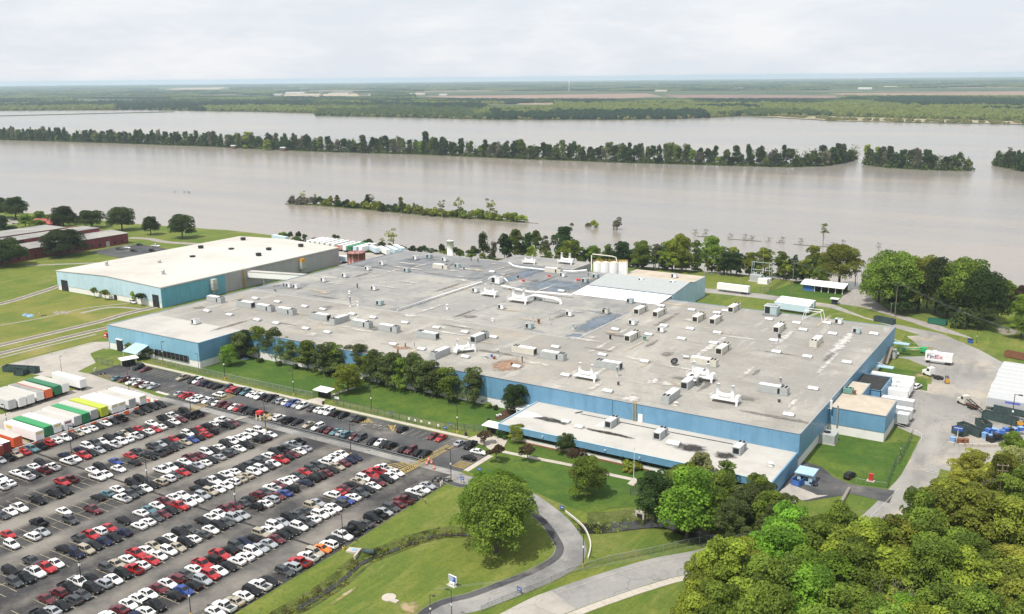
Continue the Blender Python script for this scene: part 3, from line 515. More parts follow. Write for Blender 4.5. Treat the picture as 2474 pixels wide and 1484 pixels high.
pave('dry_grass', wobble([(-440, 200), (-446, 240), (-452, 262), (-445, 277), (-380, 278), (-376, 262), (-375.5, 200), (-376, 150), (-440, 150)], 4, 1.2), 0.004, 'dry_grass'); pave('dry_grass', wobble([(-371, 150), (-371, 200), (-370, 245), (-364, 245), (-366, 200), (-367, 150)], 4, .4), 0.004, 'dry_grass'); pave('dry_grass', wobble([(-359, 150), (-358, 200), (-357, 240), (-347, 232), (-347, 200), (-347, 185)], 4, .6), 0.004, 'dry_grass')
# left side: river drive, park road, lane to warehouse
m = MB(); ribbon(m, spline(wl('A 1210 580;A 1400 590;A 1560 620;A 1900 640;A 2200 640')), 6, Z1); ribbon(m, spline(wl('A 0 430;A 150 450;A 60 400;A -200 380')), 5, Z1); ribbon(m, spline(wl('A 240 840;A 500 830;A 900 815;A 1200 800;A 1500 760')), 3.2, Z1); ribbon(m, spline(wl('A 760 1285;A 1000 1235;A 1200 1235;A 1400 1260')), 2.4, Z1)
ribbon(m, spline(wl('A 0 1400;A 400 1330;A 800 1240;A 1240 1190')), 1.2, Z1+.01); ribbon(m, spline(wl('F 0 330;F 400 230;F 900 110')), 1.5, Z1+.01); struct('path', m, 'gravel')
pave('parking_lot', wl('A 820 715;A 1180 650;A 1310 640;A 1600 690;A 1300 800;A 1000 745'), Z2, 'asphalt'); pave('parking_lot', wl('B 960 695;B 1240 720;B 1560 740;B 1300 800;B 1050 860;B 900 820'), Z2, 'concrete')
# parking bay lines and the rest of the paint
MAIN_X = [(-254.9, None), (-237.5, -242.8), (-220.6, -225.8), (-203.5, -209.2), (-186.8, -192.0), (-170.0, -175.0), (-153.3, -158.5), (-141.0, None)]
m = MB(); rnd = random.Random(5)
for a, b in MAIN_X:
    x0, x1 = (a-2.7, a+2.7) if b is None else (b-2.9, a+2.9)
    y = 60.0
    while y < 187:
        if rnd.random() < 0.93: m.sheet([(x0, y), (x1, y), (x1, y+0.13), (x0, y+0.13)], Z3)
        y += 2.42
    if b is not None: m.sheet([((a+b)/2-.07, 60), ((a+b)/2+.07, 60), ((a+b)/2+.07, 187), ((a+b)/2-.07, 187)], Z3+0.006)
for y0, y1 in ((197.2, 202.0), (208.6, 213.9)):
    x = -303
    while x < -152:
        m.sheet([(x, y0), (x+0.12, y0), (x+0.12, y1), (x, y1)], Z3); x += 2.42
struct('parking_line', m, 'line_paint')
m = MB()
def hatch(poly4, n, wd=0.35, edge=True):
    a, b, c, d = [Vector(p).to_2d() for p in poly4]
    for i in range(n):
        t = (i+.5)/n; p, q = a+(b-a)*t, d+(c-d)*min(1, t); ribbon(m, [tuple(p), tuple(q)], wd, Z4)
    if edge: ribbon(m, [tuple(a), tuple(b)], 0.25, Z4+.012); ribbon(m, [tuple(d), tuple(c)], 0.25, Z4+.012)
hatch([(-154.0, 209.2), (-154.0, 187.0), (-151.6, 187.0), (-151.6, 209.2)], 24); hatch([(-245.5, 215), (-245.5, 190), (-242, 190), (-242, 215)], 24, 0.3)
hatch(wl('G 1420 1330;G 1600 1425;G 1700 1350;G 1570 1310'), 7); hatch([(-144.0, 197.2), (-139.8, 197.2), (-139.8, 201.2), (-144.0, 201.2)], 7, 0.25)
hatch(wl('G 170 905;G 300 920;G 340 850;G 260 880'), 7, 0.3); hatch(wl('G 1150 940;G 1310 940;G 1240 895;G 1210 895'), 6, 0.3); hatch(wl('G 1480 1025;G 1510 960;G 1440 965;G 1445 975'), 5, 0.3); hatch(wl('F 300 1170;F 215 1085;F 215 1060;F 390 1130'), 8, 0.3)
hatch([(-303, 198.9), (-297, 198.9), (-297, 200.5), (-303, 200.5)], 5, 0.2)
for ax, bx in ((-250.6, -246.5), (-233.5, -229.7), (-216.5, -213), (-199.5, -196), (-182.5, -179), (-166, -162.5)):
    ribbon(m, spline([(ax+1, 187.5), (ax+2, 189.6), (ax+4, 190.2), (ax+6, 190.3)]), 0.14, Z4)
struct('yellow_marking', m, 'yellow_paint')
m = MB(); ribbon(m, wl('F 1465 650;F 1580 680'), 1.4, Z4); 
for q in ('G 1180 965;G 1240 955', 'G 1340 975;G 1380 965', 'G 1390 1000;G 1430 990', 'G 1300 960;G 1330 955', 'G 1560 1050;G 1600 1030', 'G 1590 1000;G 1640 985', 'I 1480 1380;I 1660 1420', 'M 1480 120;M 1660 155'): ribbon(m, wl(q), 0.3, Z4)
struct('white_marking', m, 'white_paint')
m = MB(); m.sheet(wl('G 0 920;G -80 950;G 60 880;G 140 885'), Z4); struct('concrete_apron', m, 'concrete')
# a long dark joint with steel cover across the lot
m = MB(); ribbon(m, [(-262, 143.4), (-138.6, 143.4)], 0.55, Z4); struct('drain_channel', m, 'black_tar')
# railway
def railway(pts, name, label):
    root = tag(link(name, None), kind='structure'); pts = spline(pts, 8)
    m = MB(); ribbon(m, pts, 4.8, 0.07, 0, -0.2); m.build('ballast_bed', 'ballast', root)
    for s_ in (-1, 1):
        e = strip(pts, 1.5)[0 if s_ < 0 else 1]; m = MB(); ribbon(m, e, 0.14, 0.26, 0, 0.1); m.build('rail', 'rail', root)
    m = MB(); P = [Vector(p) for p in pts]; acc = 0.0
    for a, b in zip(P, P[1:]):
        L_ = (b-a).length; d = (b-a)/L_; nn = Vector((-d.y, d.x)); t = 0
        while t < L_:
            c = a+d*t; q = [c-d*.12-nn*1.25, c+d*.12-nn*1.25, c+d*.12+nn*1.25, c-d*.12+nn*1.25]; m.prism([tuple(k) for k in q], 0.05, 0.13); t += 0.75
    tag(m.build('sleepers', 'sleeper', root), kind='stuff')
railway([(-375, 150), (-374, 200), (-373, 247), (-375, 262), (-374.5, 282)], 'railway_track', '')
railway([(-364, 150), (-362, 197), (-360.2, 243), (-352, 300)], 'railway_track', '')
railway([(-440, 190), (-446, 246), (-453, 270), (-459, 285), (-470, 310)], 'railway_track', '')
# the old track let into the car park
m = MB(); m.sheet([(-262, 195.15), (-262, 196.9), (-154.5, 196.9), (-154.5, 195.15)], Z2); struct('old_track_bed', m, 'black_tar')
m = MB()
for y in (195.4, 196.6): m.box(-262, -154.5, y-.06, y+.06, 0.0, 0.12)
struct('old_rail', m, 'steel')
# ------------------------------------------------------------------ buildings
H0 = 9.8
PANEL = {}
def panel_data(wd, ht, mat, th=0.06):
    k = (round(wd, 2), round(ht, 2), mat)
    if k not in PANEL: PANEL[k] = MB().box(0.02, wd-0.02, -th, 0, 0, ht).data('wall_panel', mat)
    return PANEL[k]
def wall(root, p, q, z0, z1, mat, pw=7.6, name='wall', th=0.3):
    """a wall run from p to q (outside on its right-hand side); cladding panels are sub-parts set proud of the core"""
    p, q = Vector(p), Vector(q); d = q-p; L_ = d.length; a = math.atan2(d.y, d.x)
    core = link(name, MB().box(0, L_, 0, th, z0, z1).data(name, mat), root, (p.x, p.y, 0), a)
    if pw:
        n = max(1, round(L_/pw)); s = L_/n
        for i in range(n): link('wall_panel', panel_data(s, z1-z0-.04, mat), core, (i*s, -0.001, z0+.02))
    return core
def roof_sheet(root, pts, z, mat, name='roof_section'): return MB().prism(pts, z-0.25, z).build(name, mat, root)
fac = thing('factory_building', 'huge flat roofed factory with long blue front wall and weathered grey roof', 'factory', (-62, 244, 0))
fac.matrix_world  # parts below use world coordinates through an identity root
def at0(o): o.location = (0, 0, 0); return o
at0(fac)
# walls
wall(fac, (-330.5, 223.4), (-277, 223.4), 2.8, H0+.1, 'light_blue'); wall(fac, (-330.5, 223.55), (-277, 223.55), 0, 2.8, 'white_wall', 7.6, 'base_wall')
wall(fac, (-277, 223.4), (-277, 244), 2.8, H0+.1, 'blue'); wall(fac, (-277.15, 223.4), (-277.15, 244), 0, 2.8, 'white_wall', 7, 'base_wall')
wall(fac, (-277, 244), (-62, 244), 2.8, H0+.1, 'blue'); wall(fac, (-277, 244.15), (-62, 244.15), 0, 2.8, 'white_wall', 7.6, 'base_wall')
wall(fac, (-62, 244), (-62, 374.6), 2.8, H0+.1, 'blue', 6.5); wall(fac, (-62.15, 244), (-62.15, 374.6), 0, 2.8, 'white_wall', 6.5, 'base_wall')
wall(fac, (-62, 374.6), (-155, 374.6), 0, H0+.1, 'blue', 7.6); wall(fac, (-330.5, 412), (-330.5, 223.4), 0, H0+.1, 'blue', 7.6)
wall(fac, (-222, 412), (-330.5, 412), 0, H0+.1, 'grey_clad', 0); wall(fac, (-268, 431), (-268, 412), 0, H0+.1, 'grey_clad', 0); wall(fac, (-222, 431), (-268, 431), 0, H0+.1, 'grey_clad', 0); wall(fac, (-222, 412), (-222, 431), 0, H0+.1, 'grey_clad', 0); wall(fac, (-195, 378), (-195, 412), 0, H0+.1, 'grey_clad', 0)
# roof in its sections
roof_sheet(fac, [(-330.4, 223.5), (-277, 223.5), (-277, 244.2), (-330.4, 244.2)], H0, 'roof_pale')
roof_sheet(fac, [(-330.4, 244.3), (-159.2, 244.3), (-159.2, 297.8), (-330.4, 297.8)], H0-.02, 'roof')
roof_sheet(fac, [(-159.1, 244.3), (-62.1, 244.3), (-62.1, 374.5), (-159.1, 374.5)], H0-.01, 'roof')
roof_sheet(fac, [(-330.4, 297.9), (-244.2, 297.9), (-244.2, 363.5), (-330.4, 363.5)], H0-.03, 'roof_grey')
roof_sheet(fac, [(-244.1, 297.9), (-159.2, 297.9), (-159.2, 346.3), (-244.1, 346.3)], H0-.04, 'roof_grey')
roof_sheet(fac, [(-244.1, 346.4), (-159.2, 346.4), (-159.2, 377.8), (-244.1, 377.8)], H0-.03, 'roof_grey')
roof_sheet(fac, [(-330.4, 363.6), (-244.2, 363.6), (-244.2, 411.9), (-330.4, 411.9)], H0-.035, 'roof_dark')
roof_sheet(fac, [(-244.1, 377.9), (-195.1, 377.9), (-195.1, 411.9), (-244.1, 411.9)], H0-.03, 'roof_dark')
roof_sheet(fac, [(-267.9, 412), (-222.1, 412), (-222.1, 430.9), (-267.9, 430.9)], H0-.05, 'roof_grey')
# edge trims and seam strips
for a, b in (((-330.5, 223.3), (-277, 223.3)), ((-277, 243.9), (-62, 243.9))): MB().box(a[0], b[0], a[1]-.12, a[1]+.2, H0+.1, H0+.24).build('edge_trim', 'steel', fac)
MB().box(-62.2, -61.85, 244.2, 374.6, H0+.1, H0+.24).build('edge_trim', 'steel', fac); MB().box(-330.6, -330.3, 223.6, 412, H0+.1, H0+.24).build('edge_trim', 'steel', fac)
MB().box(-330, -268.2, 411.8, 412.1, H0+.1, H0+.4).build('edge_trim', 'trim', fac); MB().box(-268.2, -222, 430.8, 431.1, H0+.1, H0+.4).build('edge_trim', 'trim', fac)
for x0, x1, y0, y1 in ((-330.2, -159.2, 297.7, 298.1), (-330.2, -244, 363.3, 363.8), (-244.4, -244, 298.1, 363.3), (-159.4, -158.9, 298.1, 363), (-330.2, -277, 244.1, 244.45)):
    MB().box(x0, x1, y0, y1, H0-.02, H0+.12).build('seam_strip', 'trim', fac)
for y in (262, 280, 316, 332, 350): MB().box(-158.9, -62.4, y-.06, y+.06, H0-.02, H0+.02).build('seam_strip', 'roof_grey', fac)
for x in (-300, -270, -215, -186): MB().box(x-.05, x+.05, 299, 345, H0-.02, H0+.01).build('seam_strip', 'roof_dark', fac)
# stains and patches that belong to the membrane
def patch(txt, mat, i, z=H0, amp=1.2, step=1.5, name='roof_patch', root=None):
    P_ = wl(txt, z); xs1, ys1 = [p[0] for p in P_], [p[1] for p in P_]
    if mat.startswith('stain') or mat in ('roof_blue', 'white_sheet'):
        ex, ey = (max(xs1)-min(xs1))*.18+.3, (max(ys1)-min(ys1))*.22+.3; P_ = [(min(xs1)-ex, min(ys1)-ey), (max(xs1)+ex, min(ys1)-ey), (max(xs1)+ex, max(ys1)+ey), (min(xs1)-ex, max(ys1)+ey)]
        if mat == 'white_sheet': P_ = wl(txt, z)
        return MB().sheet(P_, z+0.012+0.004*i).build(name, mat, root or fac)
    return MB().sheet(wobble(P_, step, amp, i), z+0.012+0.004*i).build(name, mat, root or fac)
patch('C 640 970;C 840 985;C 1010 1010;C 1080 1040;C 960 1100;C 760 1085;C 600 1040', 'roof_blue', 0, amp=0.8); patch('C 1000 1410;C 1190 1330;C 1390 1290;C 1450 1300;C 1130 1465;C 960 1440', 'roof_blue', 1, amp=0.8)
patch('H 910 130;H 1060 115;H 1010 155;H 960 150', 'roof_blue', 2, amp=0.6); patch('C 350 1010;C 520 945;C 610 860;C 560 870;C 340 960', 'roof_blue', 3, amp=0.6)
patch('H 160 425;H 260 385;H 420 350;H 560 370;H 480 400;H 400 430;H 280 405', 'stain_rust', 4, amp=0.7); patch('G 1460 235;G 1560 215;G 1650 240;G 1560 245', 'stain_rust', 5, amp=0.6)
patch('I 640 300;I 860 130;I 960 60;I 920 40;I 780 150;I 560 330', 'stain_white', 6); patch('I 510 470;I 640 360;I 740 290;I 620 420', 'stain_white', 7); patch('I 230 170;I 330 60;I 300 50;I 150 230', 'stain_white', 8)
patch('H 2060 340;H 2250 200;H 2420 100;H 2460 120;H 2290 220;H 2100 330', 'stain_white', 9); patch('H 1640 560;H 1760 520;H 1790 545;H 1680 585', 'stain_white', 10); patch('I 250 780;I 360 710;I 330 760;I 280 800', 'stain_white', 11)
patch('B 560 1000;B 700 1010;B 620 1060;B 260 1060;B 210 1045', 'roof_dark', 12, amp=0.8); patch('B 1330 820;B 1860 800;B 1900 830;B 1500 845', 'roof_dark', 13); patch('B 1900 910;B 2300 950;B 2360 970;B 2000 940', 'roof_dark', 14)
patch('B 1450 1245;B 1530 1228;B 1560 1245;B 1500 1262', 'roof_dark', 15, amp=.4); patch('C 1100 1260;C 1290 1270;C 1320 1290;C 1240 1295', 'roof_dark', 16, amp=.4); patch('H 1420 700;H 1560 690;H 1600 720;H 1500 750', 'stain_white', 17)
prn = random.Random(31)
for i in range(120):
    x, y = (prn.uniform(-325, -70), prn.uniform(248, 370)) if i < 90 else (prn.uniform(-320, -205), prn.uniform(366, 408))
    a_, b_ = prn.choice(((prn.uniform(2, 7), prn.uniform(1.5, 5)), (prn.uniform(6, 16), prn.uniform(.8, 2.2)), (prn.uniform(.8, 2), prn.uniform(6, 18))))
    MB().sheet([(x-a_, y-b_), (x+a_, y-b_), (x+a_, y+b_), (x-a_, y+b_)], H0+.10+.0009*i).build('roof_patch', prn.choice(('soft_dark', 'soft_dark', 'soft_pale', 'soft_pale', 'soft_tan')), fac)
# front wing openings
m = MB().box(-325.2, -321.8, 223.0, 223.5, 0.05, 4.6); m.build('loading_door', 'dark', fac)
m = MB().box(-325.5, -321.5, 222.9, 223.35, 4.6, 5.0); m.build('door_header', 'white', fac)
win = MB().box(-302, -283, 223.0, 223.45, 1.6, 4.0).build('window_band', 'glass', fac)
for i in range(9): MB().box(-302+i*2.375-.05, -302+i*2.375+.05, 222.95, 223.0, 1.6, 4.0).build('mullion', 'steel', win)
MB().box(-314.5, -310, 223.0, 223.45, 2.2, 4.8).build('window_band', 'glass', fac)
# rain pipes and a ladder on the long wall
for x in (-259, -231, -205, -176, -163.5, -118): MB().cyl(x, 243.72, 0.1, H0, 0.13, 8).build('downpipe', 'teal', fac)
lad = MB().box(-110.9, -110.8, 243.4, 243.8, 4.6, H0+1).box(-110.1, -110.0, 243.4, 243.8, 4.6, H0+1)
for i in range(16): lad.box(-110.8, -110.1, 243.5, 243.56, 4.9+i*.36, 4.95+i*.36)
lad.build('ladder', 'yellow', fac); MB().box(-109.3, -107.9, 243.6, 243.9, 4.6, 7.0).build('door', 'white', fac)
q = wl('G 2450 750;G 2470 700')
ent = thing('entrance_porch', 'small white entrance porch on the blue front wall beside round dark tree', 'porch', (-146, 241.4, 0))
MB().box(-3, 3, -2.6, 2.3, 2.7, 3.1).build('roof', 'white', ent); MB().box(-2.8, -2.4, -2.4, -2.0, 0, 2.7).build('column', 'white', ent); MB().box(2.4, 2.8, -2.4, -2.0, 0, 2.7).build('column', 'white', ent); MB().box(-1.5, 1.5, 2.0, 2.3, 0, 2.5).build('door', 'glass', ent)
# blue canopy by the front wing's entrance
can = thing('entrance_canopy', 'pale blue sloping canopy over the entrance of the factory front wing', 'canopy', (-309.5, 220.2, 0))
MB().hexa([(-4, -3.2, 2.9), (4, -3.2, 2.9), (4, 3.0, 4.9), (-4, 3.0, 4.9)], [(-4, -3.2, 3.05), (4, -3.2, 3.05), (4, 3.0, 5.05), (-4, 3.0, 5.05)]).build('canopy_roof', 'sky_blue', can)
for x in (-3.7, 3.7): MB().cyl(x, -3, 0, 2.92, .09, 8).build('post', 'white', can)
# right-hand annexes
ann = at0(thing('annex_building', 'blue and white annex with tan roof at the loading yard corner', 'building'))
wall(ann, (-61.9, 275.4), (-46, 275.4), 2.9, 8.0, 'blue', 5.3); wall(ann, (-61.9, 275.55), (-46.15, 275.55), 0, 2.9, 'white_wall', 5.3, 'base_wall')
wall(ann, (-46, 275.4), (-46, 291.5), 2.9, 8.0, 'blue', 5.4); wall(ann, (-46.15, 275.55), (-46.15, 291.5), 0, 2.9, 'white_wall', 5.4, 'base_wall')
wall(ann, (-46, 291.5), (-56.3, 291.5), 0, 8.0, 'blue', 5.1); wall(ann, (-56.3, 291.5), (-56.3, 304), 0, 8.0, 'blue', 6.2); wall(ann, (-56.3, 304), (-61.9, 304), 0, 8.0, 'blue', 0)
roof_sheet(ann, [(-61.8, 275.6), (-46.2, 275.6), (-46.2, 291.3), (-56.5, 291.3), (-56.5, 303.8), (-61.8, 303.8)], 8.02, 'roof_tan')
for a in ((-62, -45.9, 275.2, 275.5), (-46.2, -45.85, 275.5, 291.6), (-56.5, -46.2, 291.4, 291.7), (-56.5, -56.15, 291.7, 304)): MB().box(*a, 8.0, 8.14).build('edge_trim', 'steel', ann)
MB().tube([(-59.4, 275.0, 3.0), (-59.4, 275.0, 9.0)], .28, 10).build('flue_pipe', 'steel', ann); MB().tube([(-62.0, 274.2, 7.9), (-61.2, 274.2, 7.9), (-61.2, 274.2, 10.6)], .35, 10).build('vent_pipe', 'white', ann)
dk = at0(thing('loading_dock', 'low dark roofed loading dock with blue fascia beside docked trailers', 'loading dock'))
roof_sheet(dk, [(-61.8, 304.2), (-52.8, 304.2), (-52.8, 320.5), (-61.8, 320.5)], 6.0, 'black_tar', 'roof'); wall(dk, (-52.8, 304.2), (-52.8, 320.5), 0, 6.1, 'blue', 5.4); wall(dk, (-61.8, 304.2), (-52.8, 304.2), 0, 6.1, 'blue', 0); MB().box(-61.8, -52.6, 320.5, 320.8, 3.5, 6.1).build('fascia', 'blue', dk)
# office wing: overhanging blue fascia, shaded window band and white plinth below it
off = at0(thing('office_wing', 'low flat roofed office wing with blue fascia and long dark windows', 'office building'))
roof_sheet(off, [(-143.8, 221.3), (-62.4, 221.3), (-62.4, 243.9), (-143.8, 243.9)], 4.55, 'roof_pale')
wall(off, (-144, 221.1), (-62.2, 221.1), 2.75, 4.7, 'blue', 5.8, 'fascia'); wall(off, (-144, 243.9), (-144, 221.1), 2.75, 4.7, 'blue', 7.4, 'fascia'); wall(off, (-62.2, 221.1), (-62.2, 243.9), 0, 4.7, 'blue', 7.4)
MB().box(-143.8, -62.4, 221.4, 243.9, 2.7, 2.8).build('soffit', 'white_wall', off); MB().box(-143.9, -62.2, 220.95, 221.25, 4.7, 4.8).build('edge_trim', 'sky_blue', off); MB().box(-144.1, -143.75, 221.3, 243.9, 4.7, 4.8).build('edge_trim', 'sky_blue', off)
MB().box(-140, -62.6, 222.0, 222.3, 0, 1.3).build('plinth_wall', 'white_wall', off); gl = MB().box(-140, -62.6, 222.15, 222.45, 1.3, 2.7).build('window_band', 'glass', off)
for i in range(40): MB().box(-140+i*1.95-.04, -140+i*1.95+.04, 222.07, 222.15, 1.3, 2.7).build('mullion', 'dark', gl)
MB().box(-137, -96, 221.6, 222.0, 0, .35).build('brick_kerb', 'rust', off); MB().box(-140.2, -139.9, 223.6, 243.9, 0, 2.7).build('wall', 'white_wall', off)
HO = 4.56
for i, (t, mt) in enumerate((('H 570 890;H 680 880;H 900 930;H 960 950;H 860 945;H 700 905', 'stain_dark'), ('H 1090 985;H 1300 1030;H 1520 1070;H 1460 1065;H 1250 1035', 'stain_dark'), ('H 1940 1160;H 2010 1130;H 2120 1150;H 2200 1200;H 2130 1220;H 2010 1195', 'stain_dark'), ('H 2300 1240;H 2420 1225;H 2470 1270;H 2380 1270', 'stain_dark'), ('H 420 885;H 520 830;H 620 850;H 690 885;H 600 888', 'white_sheet'), ('H 1180 970;H 1290 910;H 1330 935;H 1250 975', 'white_sheet'))):
    patch(t, mt, i, HO, .3, 1.0, 'roof_patch', off)
m = MB(); ribbon(m, wl('H 990 850;H 1060 835', HO), .8, HO+.05); m.build('roof_patch', 'dark', off)
m = MB(); ribbon(m, wl('H 1040 855;H 1290 905', HO), .35, HO+.06); ribbon(m, wl('H 1400 930;H 1900 1030;H 2470 1140', HO), .45, HO+.06); m.build('expansion_joint', 'dark', off)
for p in wl('H 385 998;H 675 1068;H 965 1130;H 1265 1193;H 1585 1267', 3.9): MB().box(p[0]-.25, p[0]+.25, 220.7, 221.0, 3.5, 3.9).build('wall_light', 'sky_blue', off)
# shed with ribbed gable roof, white lean-to and tan roofed plant room behind the factory
shd = at0(thing('ribbed_roof_shed', 'pale blue shed with ribbed metal gable roof rising from the factory roof', 'shed'))
wall(shd, (-194.8, 377.8), (-154.3, 377.8), H0-2, 11.6, 'sky_blue', 5.8); wall(shd, (-154.3, 377.8), (-154.3, 405), 0, 11.6, 'sky_blue', 5.4)
MB().add([(-154.25, 377.8, 11.6), (-154.25, 405, 11.6), (-154.25, 397, 13.4)], [(0, 1, 2)]).build('gable_wall', 'sky_blue', shd); MB().add([(-194.9, 377.8, 11.6), (-194.9, 405, 11.6), (-194.9, 397, 13.4)], [(2, 1, 0)]).build('gable_wall', 'sky_blue', shd)
for i in range(20):
    x0, x1 = -195.3+i*2.07, -195.3+(i+1)*2.07-.06
    MB().hexa([(x0, 377.3, 11.5), (x1, 377.3, 11.5), (x1, 397, 13.4), (x0, 397, 13.4)], [(x0, 377.3, 11.65), (x1, 377.3, 11.65), (x1, 397, 13.55), (x0, 397, 13.55)]).build('roof_panel', 'grey_metal', shd)
    MB().hexa([(x0, 397, 13.4), (x1, 397, 13.4), (x1, 405.3, 11.5), (x0, 405.3, 11.5)], [(x0, 397, 13.55), (x1, 397, 13.55), (x1, 405.3, 11.65), (x0, 405.3, 11.65)]).build('roof_panel', 'grey_metal', shd)
MB().box(-154.2, -153.9, 393, 397, .1, 4.2).build('door', 'white', shd)
lt = at0(thing('white_lean_to', 'bright white lean-to roof in front of the pale blue shed', 'lean-to'))
MB().hexa([(-196.1, 362.6, H0+.1), (-154.6, 362.6, H0+.1), (-154.6, 377.4, H0+1.1), (-196.1, 377.4, H0+1.1)], [(-196.1, 362.6, H0+.35), (-154.6, 362.6, H0+.35), (-154.6, 377.4, H0+1.3), (-196.1, 377.4, H0+1.3)]).build('roof', 'white_sheet', lt)
MB().box(-154.9, -154.6, 363, 377.6, H0-1.5, H0+.4).build('wall', 'grey_clad', lt)
pr_ = at0(thing('plant_room', 'blue walled plant room with tan flat roof behind the pale blue shed', 'plant room'))
wall(pr_, (-158.7, 405.3), (-158.7, 428.5), 0, H0, 'sky_blue', 5.8); wall(pr_, (-158.7, 428.5), (-195, 428.5), 0, H0, 'sky_blue', 0); wall(pr_, (-195, 428.5), (-195, 405.3), 0, H0, 'sky_blue', 0); roof_sheet(pr_, [(-194.9, 405.5), (-158.8, 405.5), (-158.8, 428.4), (-194.9, 428.4)], H0+.02, 'roof_tan')
# far left warehouse
wh = at0(thing('warehouse', 'large warehouse with white low pitched roof and pale blue walls near the river', 'warehouse'))
X0, X1, Y0, Y1, XR = -451, -369.6, 279.6, 402, -411
wall(wh, (X0, Y0), (X1, Y0), 2.6, H0, 'pale_blue', 7.4); wall(wh, (X0, Y0+.15), (X1, Y0+.15), 0, 2.6, 'white_wall', 7.4, 'base_wall')
MB().add([(X0, Y0-.02, H0), (X1, Y0-.02, H0), (XR, Y0-.02, H0+1.5)], [(0, 1, 2)]).build('gable_wall', 'pale_blue', wh)
wall(wh, (X1, Y0), (X1, 318), 0, H0, 'teal', 5.5); wall(wh, (X1, 318), (X1, Y1), 0, H0, 'grey_clad', 7.6); wall(wh, (X1, Y1), (X0, Y1), 0, H0, 'grey_clad', 0); wall(wh, (X0, Y1), (X0, Y0), 0, H0, 'grey_clad', 0)
for s, xa in ((0, X0-.3), (1, X1+.3)):
    z0 = H0-.02; MB().hexa([(min(xa, XR), Y0-.3, z0 if not s else z0+1.5), (max(xa, XR), Y0-.3, z0+1.5 if not s else z0), (max(xa, XR), Y1+.3, z0+1.5 if not s else z0), (min(xa, XR), Y1+.3, z0 if not s else z0+1.5)],
        [(min(xa, XR), Y0-.3, z0+.25 if not s else z0+1.75), (max(xa, XR), Y0-.3, z0+1.75 if not s else z0+.25), (max(xa, XR), Y1+.3, z0+1.75 if not s else z0+.25), (min(xa, XR), Y1+.3, z0+.25 if not s else z0+1.75)]).build('roof', 'roof_white', wh)
MB().box(X1-.1, X1+.5, Y0, Y1, H0-.35, H0-.05).build('gutter', 'trim', wh)
MB().box(-447.6, -442.3, Y0-.25, Y0-.05, .1, 5.6).build('loading_door', 'dark', wh); MB().box(-376, -371.6, Y0-.25, Y0-.05, .1, 6).build('loading_door', 'dark', wh); MB().box(-405.3, -403.3, Y0-.25, Y0-.05, .1, 2.4).build('door', 'dark', wh)
for i, p in enumerate(wl('A 1000 838;A 1495 825;A 1530 922', H0+1)): MB().cyl(p[0], p[1], H0+.6, H0+2.8, .8, 12).cyl(p[0], p[1], H0+2.8, H0+3.3, 1.1, 12, .5).build('roof_ventilator', 'steel', wh)
for p in wl('A 2278 600;A 1882 677;A 2168 700;A 2423 747;A 1805 772;B 620 662;B 320 697', H0+1): MB().box(p[0]-1.1, p[0]+1.1, p[1]-1, p[1]+1, H0+.6, H0+2.3).box(p[0]-1.3, p[0]+1.3, p[1]-1.2, p[1]+1.2, H0+2.3, H0+2.5).build('roof_ventilator', 'dark', wh)
lad = MB()
for i in range(14): lad.box(X1+.2, X1+.8, 329.2, 330.4, .3+i*.72, .42+i*.72)
lad.box(X1+.2, X1+.35, 329.2, 329.3, 0, H0+1).box(X1+.2, X1+.35, 330.3, 330.4, 0, H0+1).build('ladder', 'yellow', wh)
br = thing('covered_bridge', 'white enclosed conveyor bridge between the warehouse and the factory roof', 'covered walkway', (-350, 334, 0))
MB().hexa([(-19.6, -1.6, 5.2), (19.6, -1.6, 7.4), (19.6, 1.6, 7.4), (-19.6, 1.6, 5.2)], [(-19.6, -1.6, 8.2), (19.6, -1.6, 10.2), (19.6, 1.6, 10.2), (-19.6, 1.6, 8.2)]).build('wall', 'white', br)
MB().hexa([(-19.6, -1.8, 8.22), (19.6, -1.8, 10.22), (19.6, 1.8, 10.22), (-19.6, 1.8, 8.22)], [(-19.6, -1.8, 8.4), (19.6, -1.8, 10.4), (19.6, 1.8, 10.4), (-19.6, 1.8, 8.4)]).build('roof', 'roof_pale', br)
for x in (-8, 6): MB().box(x-.2, x+.2, -1.2, 1.2, 0, 6.4).build('post', 'steel', br)
def dust_tower(loc, label, top):
    t = thing('dust_collector', label, 'dust collector', loc)
    for sx in (-1, 1):
        for sy in (-1, 1): MB().box(sx*1.3-.1, sx*1.3+.1, sy*1.3-.1, sy*1.3+.1, 0, 3.4).build('leg', 'steel', t)
    MB().box(-1.7, 1.7, -1.7, 1.7, 3.4, 3.6).build('platform', 'steel', t); MB().box(-1.5, 1.5, -1.5, 1.5, 3.6, 6.8).hexa([(-.4, -.4, 1.8), (.4, -.4, 1.8), (.4, .4, 1.8), (-.4, .4, 1.8)], [(-1.4, -1.4, 3.4), (1.4, -1.4, 3.4), (1.4, 1.4, 3.4), (-1.4, 1.4, 3.4)]).build('hopper', 'grey_metal', t); MB().box(-1.3, 1.3, -1.3, 1.3, 6.8, 8.6).build('head', top, t)
    MB().box(-1.7, 1.7, -1.75, -1.65, 4.5, 4.6).box(-1.75, -1.65, -1.7, 1.7, 4.5, 4.6).build('guard_rail', 'steel', t)
p = w('A', 2010, 1125); dust_tower(p, 'grey dust collector tower with rusty orange top against the teal wall', 'cream'); p = w('B', 635, 920); dust_tower(p, 'dust collector tower with orange head beside the grey warehouse wall', 'machine_yellow')
tk = w('B', 1143, 832); t = thing('rusty_tank', 'round rust red storage tank streaked with grey beside the factory', 'tank', tk)
MB().cyl(0, 0, 0, 7.2, 5.2, 28).build('shell', 'rust_red', t, True); MB().cyl(0, 0, 7.2, 7.5, 5.35, 28, 4.9).build('lid', 'rust_red', t)
